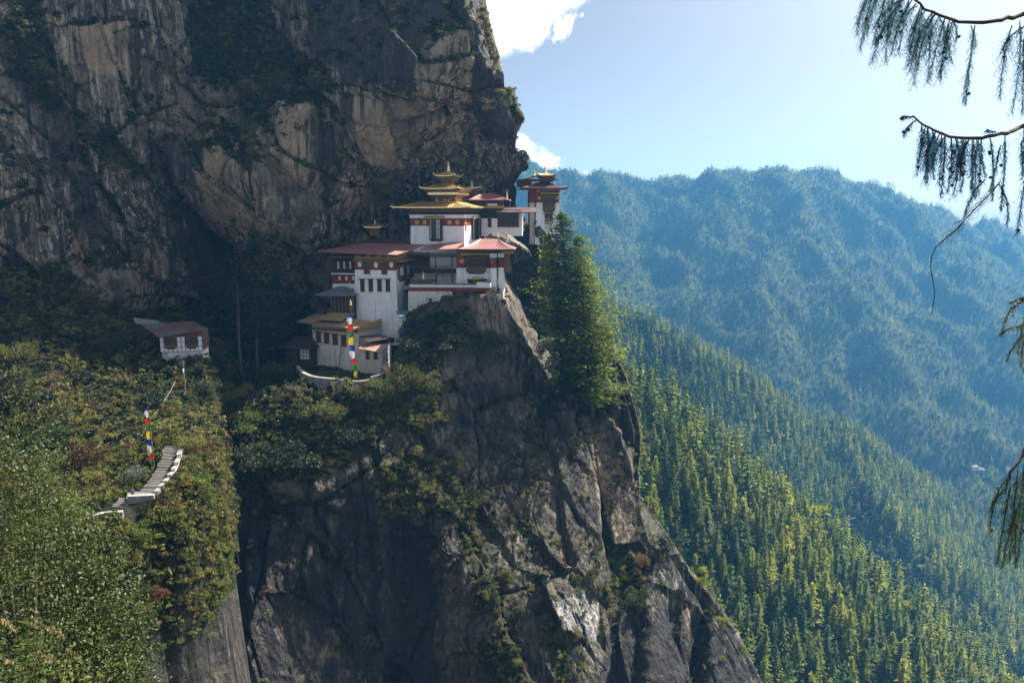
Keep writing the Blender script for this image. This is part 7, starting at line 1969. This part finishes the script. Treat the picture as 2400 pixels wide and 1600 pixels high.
weeping('cypress_bough', [(2440, 20), (2400, 34), (2350, 46), (2300, 54), (2250, 52), (2200, 36), (2165, 20), (2140, -5), (2100, -30)],
        fan(2035, 2235, v1, 24, 150, -34, 34, rb) + [(2130, -10, -80, 75, 30), (2120, -5, -75, 150, 34), (2150, 15, -100, 90, 28), (2160, 20, -18, 180, 34), (2185, 30, -10, 165, 32), (2200, 36, 30, 110, 24), (2230, 45, 10, 55, 10),
         (2285, 60, -22, 185, 20), (2275, 60, 12, 50, 16), (2272, 150, -14, 90, 22), (2372, 60, -28, 170, 34), (2390, 50, -18, 215, 34), (2400, 90, -4, 180, 30), (2405, 60, -55, 60, 22)],
        'uppermost bough with bluish weeping sprays, top corner against the sky', M_WEEP, 5, 7.0, cones=2)
v2 = lambda u: np.interp(u, [2120, 2150, 2190, 2240, 2300, 2360, 2400], [268, 282, 308, 322, 325, 312, 296])
weeping('cypress_bough', [(2440, 280), (2400, 296), (2360, 312), (2300, 324), (2240, 322), (2200, 312), (2165, 292), (2140, 272)],
        fan(2165, 2300, v2, 20, 135, -10, 30, rb) + [(2150, 280, -32, 40, 18), (2145, 275, -30, -2, 14), (2160, 290, -8, 90, 24), (2175, 300, -4, 130, 26), (2300, 325, 10, 90, 14), (2320, 322, 6, 150, 12), (2355, 315, -10, 180, 14), (2345, 340, -25, 110, 12), (2310, 420, -50, 90, 16), (2340, 430, 20, 100, 20), (2335, 310, -20, -6, 12), (2400, 300, -5, 120, 20), (2402, 420, -18, 130, 20), (2395, 330, 5, 80, 16)],
        'second bough of weeping bluish sprays with small round cones, below the top one', M_WEEP, 6, 6.8, cones=3)
weeping('cypress_bough', [(2450, 680), (2400, 700), (2370, 722)], [(2420, 690, -55, 20, 18), (2400, 700, -50, 75, 22), (2410, 720, -25, 110, 22), (2430, 760, -85, 25, 18), (2420, 770, -60, 75, 20), (2405, 780, -12, 80, 20), (2430, 780, -30, 90, 24)],
        'small green spray poking in at half height from the side', M_WEEP2, 7, 7.2)
weeping('cypress_bough', [(2450, 1010), (2405, 1050), (2372, 1105), (2352, 1160)], [(2372, 1105, -50, 90, 22), (2360, 1140, -38, 120, 26), (2368, 1130, -30, 190, 30), (2385, 1100, -20, 215, 30), (2400, 1090, -25, 200, 28), (2415, 1100, -30, 215, 34), (2390, 1180, -40, 150, 30), (2425, 1180, -20, 170, 34), (2375, 1190, 5, 140, 24)],
        'lowest drooping bough of green cypress sprays over the valley', M_WEEP2, 8, 7.0, cones=1)
# broken twig trailing a dark string
def strand(name, path, Y, r, mat, label, cat, tangle=0):
    O = P(path[0][0], path[0][1], Y); root = bpy.data.objects.new(name, None); COL.link(root); root.location = O; tag(root, label, cat)
    p = resample(np.array([P(u, v, Y) for u, v in path]), 40) - O
    link_mesh('strand', np_mesh('strand', tube_np(p, np.full(40, r), 5), mat, True), None, root)
    rs = np.random.RandomState(3); L = []
    for k in range(tangle):
        i = rs.randint(0, 30); q = p[i:i + 9] + rs.normal(0, .018, (1, 3)) + np.cumsum(rs.normal(0, .007, (9, 3)), 0)[:len(p[i:i + 9])]
        if len(q) > 3: L.append(tube_np(q, np.full(len(q), .0015), 3))
    if L: link_mesh('fibres', np_mesh('fibres', merge(L), M_BARK), None, root)
strand('broken_twig', [(2345, 425), (2320, 455), (2285, 490), (2262, 515), (2240, 540), (2215, 560), (2195, 578)], 6.8, .006, M_BARK, 'broken twig wrapped in fibres slanting down from the second bough', 'twig', 46)
strand('hanging_string', [(2194, 578), (2184, 600), (2180, 625), (2186, 655), (2191, 685), (2188, 710), (2184, 736)], 6.8, .004, M_DARKGAP, 'dark curly string hanging from the end of the broken twig', 'string', 0)
# ---------------------------------------------------------------- leaning boulder beside the red roof
def boulder():
    bm = bmesh.new(); bmesh.ops.create_icosphere(bm, subdivisions=6, radius=1.0)
    v = np.array([x.co[:] for x in bm.verts]); me = bpy.data.meshes.new('boulder'); bm.to_mesh(me); bm.free()
    # silhouette: nose to the right, flat sloping top, undercut below
    x = v[:, 0]; z = v[:, 2]
    r = 1 / (np.abs(v / np.array([1.0, 1.0, 1.0])) ** 2.6).sum(1) ** (1 / 2.6)
    v = v * r[:, None]
    v[:, 2] = v[:, 2] * np.where(v[:, 0] > 0, 1 - .55 * v[:, 0], 1 + .1 * v[:, 0])
    w = v * np.array([6.4, 5.4, 4.6])
    w[:, 2] += -.20 * w[:, 0] - np.where(w[:, 2] < 0, .0, 0)
    w[:, 0] -= np.where(w[:, 2] < 0, -w[:, 2] * .35, 0)
    nrm = v / np.linalg.norm(v, axis=1, keepdims=True)
    w += nrm * rock_noise(w * 1.6 + 300, .36, 5)[:, None] + nrm * fbm(w / 1.8, 4, 3)[:, None] * .35
    me.vertices.foreach_set('co', w.astype(np.float32).ravel())
    me.polygons.foreach_set('use_smooth', [True] * len(me.polygons)); me.update()
    for k, val in (('veg', 0), ('tan', .42), ('dark', .12), ('pale', .25), ('tone', 1.1)): set_attr(me, k, np.full(len(w), val))
    o = link_mesh('boulder', me, M_ROCK, loc=P(1190, 586, 195.5))
    tag(o, 'big leaning boulder with an undercut nose beside the small red roof', 'boulder')
boulder()

# ---------------------------------------------------------------- stairs up the spur
M_STEP = simple_mat('worn_stone_step', (0.17, 0.16, 0.145), 0.9, var=.3, scale=1.5)
def flight(pts, n, width, root):
    c = resample(P_arr(pts), n + 1) - np.array(root.location)
    rs = np.random.RandomState(n)
    for i in range(n):
        a, b = c[i], c[i + 1]; d = (b - a)[:2]; d = d / (np.linalg.norm(d) + 1e-9); s = np.array([-d[1], d[0]]) * width / 2 * rs.uniform(.85, 1.12); a = a + (*rs.normal(0, .04, 2), rs.uniform(-.05, .03))
        lo = [(a[0] - s[0], a[1] - s[1]), (a[0] + s[0], a[1] + s[1]), (b[0] + s[0], b[1] + s[1]), (b[0] - s[0], b[1] - s[1])]
        z1 = max(a[2], c[i + 1][2] - .04); q = MB()
        q.hexa([(x, y, z1 - 1.2) for x, y in lo], [(x, y, z1) for x, y in lo], M_STEP); q.build('step', root)
ST = bpy.data.objects.new('stone_stairs', None); COL.link(ST); ST.location = P(300, 1170, 89); tag(ST, 'long flight of stone stairs climbing the spur to the monastery', 'stairs')
flight([(270, 1196, 86), (290, 1176, 87.6), (300, 1166, 88.6)], 8, 2.0, ST)
flight([(345, 1152, 90.0), (365, 1128, 92.0), (382, 1100, 94.4), (396, 1072, 96.6), (404, 1044, 99.0)], 30, 2.0, ST)
q = MB(); a, b, c, d = [P(*t) - np.array(ST.location) for t in ((296, 1172, 87.8), (356, 1164, 88.4), (362, 1148, 90.6), (300, 1160, 89.8))]
zz = max(a[2], c[2]); q.hexa([(p[0], p[1], zz - 1.6) for p in (a, b, c, d)], [(p[0], p[1], zz - .02) for p in (a, b, c, d)], M_STEP); q.build('landing', ST)
def step_wall(name, pts, h, label, th=.55, mat=M_STONE):
    root = bpy.data.objects.new(name, None); COL.link(root); root.location = P(*pts[0]); tag(root, label, 'wall')
    p = P_arr(pts) - P(*pts[0])
    for i in range(len(p) - 1):
        a, b = p[i], p[i + 1]; d = (b - a)[:2]; d /= np.linalg.norm(d) + 1e-9; s = np.array([-d[1], d[0]]) * th / 2
        z = max(a[2], b[2]); lo = [(a[0] - s[0], a[1] - s[1]), (b[0] - s[0], b[1] - s[1]), (b[0] + s[0], b[1] + s[1]), (a[0] + s[0], a[1] + s[1])]
        q = MB(); q.hexa([(x, y, z - h) for x, y in lo], [(x, y, z - .003) for x, y in lo], mat); q.build('masonry', root)
        s2 = s * 1.2; lo = [(a[0] - s2[0], a[1] - s2[1]), (b[0] - s2[0], b[1] - s2[1]), (b[0] + s2[0], b[1] + s2[1]), (a[0] + s2[0], a[1] + s2[1])]
        q = MB(); q.hexa([(x, y, z) for x, y in lo], [(x, y, z + .12) for x, y in lo], M_CONC); q.build('coping_stone', root)
step_wall('stair_wall', [(184, 1222, 82.2), (202, 1217, 82.6), (218, 1213, 82.9), (234, 1204, 83.4), (262, 1202, 83.8), (288, 1200, 84.2)], 2.6, 'stepped grey wall along the lowest flight of the stairs')
step_wall('stair_wall', [(300, 1164, 87.6), (362, 1160, 88.0)], 2.2, 'short straight wall in front of the stair landing')
step_wall('stair_wall', [(366, 1158, 88.4), (376, 1144, 89.6), (386, 1132, 90.8), (397, 1120, 92.0), (406, 1106, 93.2), (414, 1092, 94.6), (420, 1074, 96.4), (424, 1054, 98.6)], 4.2, 'whitish stepped wall along the outer side of the upper stairs', mat=M_WHITE_OLD)

# ---------------------------------------------------------------- cables, pole, odds and ends
def cable(name, path, r, label, mat=M_DARKGAP, cat='cable'):
    p = np.array([P(*t) for t in path]); p = resample(p, 40)
    o = link_mesh(name, np_mesh(name, tube_np(p - p[0], np.full(40, r), 5), mat, True), None, None, tuple(p[0])); tag(o, label, cat)
cable('cable', [(224, 1048, 112), (262, 1036, 115), (300, 1020, 119), (340, 994, 124), (375, 955, 131), (400, 915, 138), (411, 893, 142)], .05, 'slack grey cable slung across the gully behind the striped banner', M_METAL)
cable('cable', [(276, 1232, 60), (292, 1290, 48), (308, 1370, 38), (322, 1440, 32), (334, 1500, 28), (346, 1600, 24)], .018, 'long dark cable running down in front of the slope below the stairs')
PO = bpy.data.objects.new('power_pole', None); COL.link(PO); pf = P(436, 930, 140); PO.location = pf; tag(PO, 'thin pole with a crossarm below the half-timbered house', 'pole')
q = MB(); q.tube([(0, 0, -.5), (0, 0, (930 - 840) * 140 / F_PX)], .07, M_METAL, 6); q.build('shaft', PO)
hh = (930 - 846) * 140 / F_PX; q = MB(); q.box(-.9, .2, -.05, .05, hh - .06, hh + .06, M_METAL); q.build('crossarm', PO)
q = MB(); q.lathe((-.1, -.15, hh - 1.9), [(.12, 0), (.14, .3), (.12, .7), (.05, .75)], M_PANE, 8); q.build('insulator', PO)
def cloth_line():
    r = bpy.data.objects.new('teal_cloth', None); COL.link(r); p0 = P(232, 790, 156); r.location = p0; tag(r, 'strip of teal cloth strung up on the dark slope left of the house', 'cloth')
    p1 = P(268, 796, 156) - p0; V = []
    for i in range(13):
        t = i / 12; base = p1 * t + (0, 0, -.4 * math.sin(t * 3.14))
        for j in range(4): V.append(base + (0, .15 * math.sin(i * 1.3 + j), -.22 * j))
    me = mesh_np('cloth', np.array(V), grid_quads(13, 4)); me.materials.append(simple_mat('teal_cloth', (.03, .30, .32), .8)); link_mesh('cloth', me, None, r)
    for x in (np.zeros(3), p1):
        q = MB(); q.tube([tuple(x + (0, 0, -1.8)), tuple(x + (0, 0, .1))], .05, M_TIMBER, 5); q.build('post', r)
cloth_line()

# ---------------------------------------------------------------- people, tiny in the distance
SKIN = simple_mat('skin', (.42, .25, .17), .6, var=.05)
def person(loc, h, facing, jacket, trousers, label, pose='stand'):
    root = bpy.data.objects.new('person', None); COL.link(root); root.location = loc; root.rotation_euler = (0, 0, facing); s = h / 1.72; root.scale = (s, s, s); tag(root, label, 'person')
    if pose == 'sit': hip, kn, ft, ch = .48, (.42, .46), (.46, .04), .5
    else: hip, kn, ft = .92, (.06, .48), (.0, .04)
    dz = hip - .92
    J = {'pelvis': (0, 0, hip), 'chest': (0, -.02, 1.22 + dz), 'neck': (0, 0, 1.46 + dz), 'head': (0, .02, 1.60 + dz), 'top': (0, .02, 1.70 + dz)}
    bones = [('pelvis', 'chest'), ('chest', 'neck'), ('neck', 'head'), ('head', 'top')]
    rad = dict(pelvis=.14, chest=.15, neck=.055, head=.095, top=.07)
    for sd, nm in ((-1, 'l'), (1, 'r')):
        st = .10 * sd if pose == 'stand' else 0
        J.update({nm + 'hp': (.10 * sd, 0, hip - .05), nm + 'kn': (.12 * sd, kn[0] + st * .6, kn[1] if pose == 'stand' else kn[1]), nm + 'ft': (.13 * sd, ft[0] + st * 1.3, ft[1]), nm + 'to': (.13 * sd, ft[0] + st * 1.3 + .14, .03),
                  nm + 'sh': (.20 * sd, 0, 1.40 + dz), nm + 'el': (.27 * sd, .05, 1.12 + dz), nm + 'ha': (.25 * sd, .22, .92 + dz)})
        bones += [('pelvis', nm + 'hp'), (nm + 'hp', nm + 'kn'), (nm + 'kn', nm + 'ft'), (nm + 'ft', nm + 'to'), ('chest', nm + 'sh'), (nm + 'sh', nm + 'el'), (nm + 'el', nm + 'ha')]
        rad.update({nm + 'hp': .10, nm + 'kn': .065, nm + 'ft': .045, nm + 'to': .04, nm + 'sh': .07, nm + 'el': .048, nm + 'ha': .035})
    def skin(name, names, grow, mat, rootj):
        names = list(names); idx = {n: i for i, n in enumerate(names)}
        me = bpy.data.meshes.new(name); me.from_pydata([J[n] for n in names], [(idx[a], idx[b]) for a, b in bones if a in idx and b in idx], []); me.materials.append(mat)
        o = bpy.data.objects.new(name, me); COL.link(o); o.parent = root
        o.modifiers.new('skin', 'SKIN'); m2 = o.modifiers.new('sub', 'SUBSURF'); m2.levels = 1; m2.render_levels = 1
        for n in names: me.skin_vertices[0].data[idx[n]].radius = (rad[n] + grow,) * 2
        me.skin_vertices[0].data[idx[rootj]].use_root = True
        return o
    skin('body', J.keys(), 0, SKIN, 'pelvis')
    skin('jacket', ['pelvis', 'chest', 'lsh', 'rsh', 'lel', 'rel'], .022, jacket, 'chest')
    skin('trousers', ['pelvis', 'lhp', 'rhp', 'lkn', 'rkn', 'lft', 'rft'], .018, trousers, 'pelvis')
    q = MB(); q.lathe((0, .0, 1.60 + dz), [(.10, -.02), (.112, .05), (.09, .11), (.03, .135)], simple_mat('dark_hair', (.02, .016, .014), .6), 10); q.build('hair', root)
c_ = lambda n, c: simple_mat(n, c, .8, var=.1)
zc_ = K.O[2] + z_b - .08
def court(u, Y, dz=0):
    p = P(u, 668, Y); p[2] = zc_ + dz; return p
person(court(1090, 189.5), 1.62, 2.6, c_('dark_blue_jacket', (.02, .03, .08)), c_('black_trousers', (.02, .02, .022)), 'person in dark clothes at the foot of the courtyard staircase')
person(court(1103, 189.0), 1.68, 3.4, c_('teal_jacket', (.05, .22, .25)), c_('grey_trousers', (.08, .08, .09)), 'person in a teal jacket near the ochre porch in the courtyard')
for u, Yp, l in ((1026, 186.2, 'leftmost of three seated people behind the courtyard parapet'), (1031, 186.4, 'middle one of three seated people behind the courtyard parapet'), (1039, 186.2, 'rightmost of three seated people behind the courtyard parapet')):
    person(court(u, Yp, .35), 1.6, 3.1, c_('black_jacket', (.015, .015, .02)), c_('black_trousers', (.02, .02, .022)), l, 'sit')
pz = P(311, 1163, 88.9); person(pz, 1.6, .4, c_('blue_jacket', (.03, .10, .32)), c_('black_trousers', (.02, .02, .022)), 'person in a blue jacket resting on the stair landing', 'sit')
pa = hit(996, 1100); person(pa - (0, .3, .3), 1.5, .2, c_('pink_jacket', (.45, .10, .14)), c_('grey_trousers', (.08, .08, .09)), 'climber in a pink jacket on a ledge of the pillar face', 'sit')
pb = hit(1006, 1102); person(pb - (0, .3, .3), 1.5, .2, c_('white_jacket', (.6, .6, .62)), c_('grey_trousers', (.08, .08, .09)), 'climber in white beside the pink one on the pillar face', 'sit')
pb = hit(990, 1098)

# a few roofs and a dirt track far down in the valley
def hamlet():
    for k, (u, v, w, mt, l) in enumerate([(2270, 1186, 12, M_WHITE_OLD, 'largest white farmhouse far down in the valley'), (2288, 1196, 9, M_STONE, 'grey farmhouse below the white one in the valley'), (2352, 1212, 9, M_WHITE_OLD, 'white farmhouse by the dirt track beside the lowest bough')]):
        p = P(u, v, 1180); p[2] = float(mountain_height(np.array([p[0]]), np.array([p[1]]))[0])
        fr = Frame(p, 20 * k, 'farmhouse', l, 'farmhouse')
        walls(fr, -w / 2, w / 2, -4, 4, -3, 5, mt); hip_roof(fr, -w / 2 - 1, w / 2 + 1, -5, 5, 5, 7.5, (2, 4.5), M_RUSTROOF, finials=False, lift=0)
hamlet()
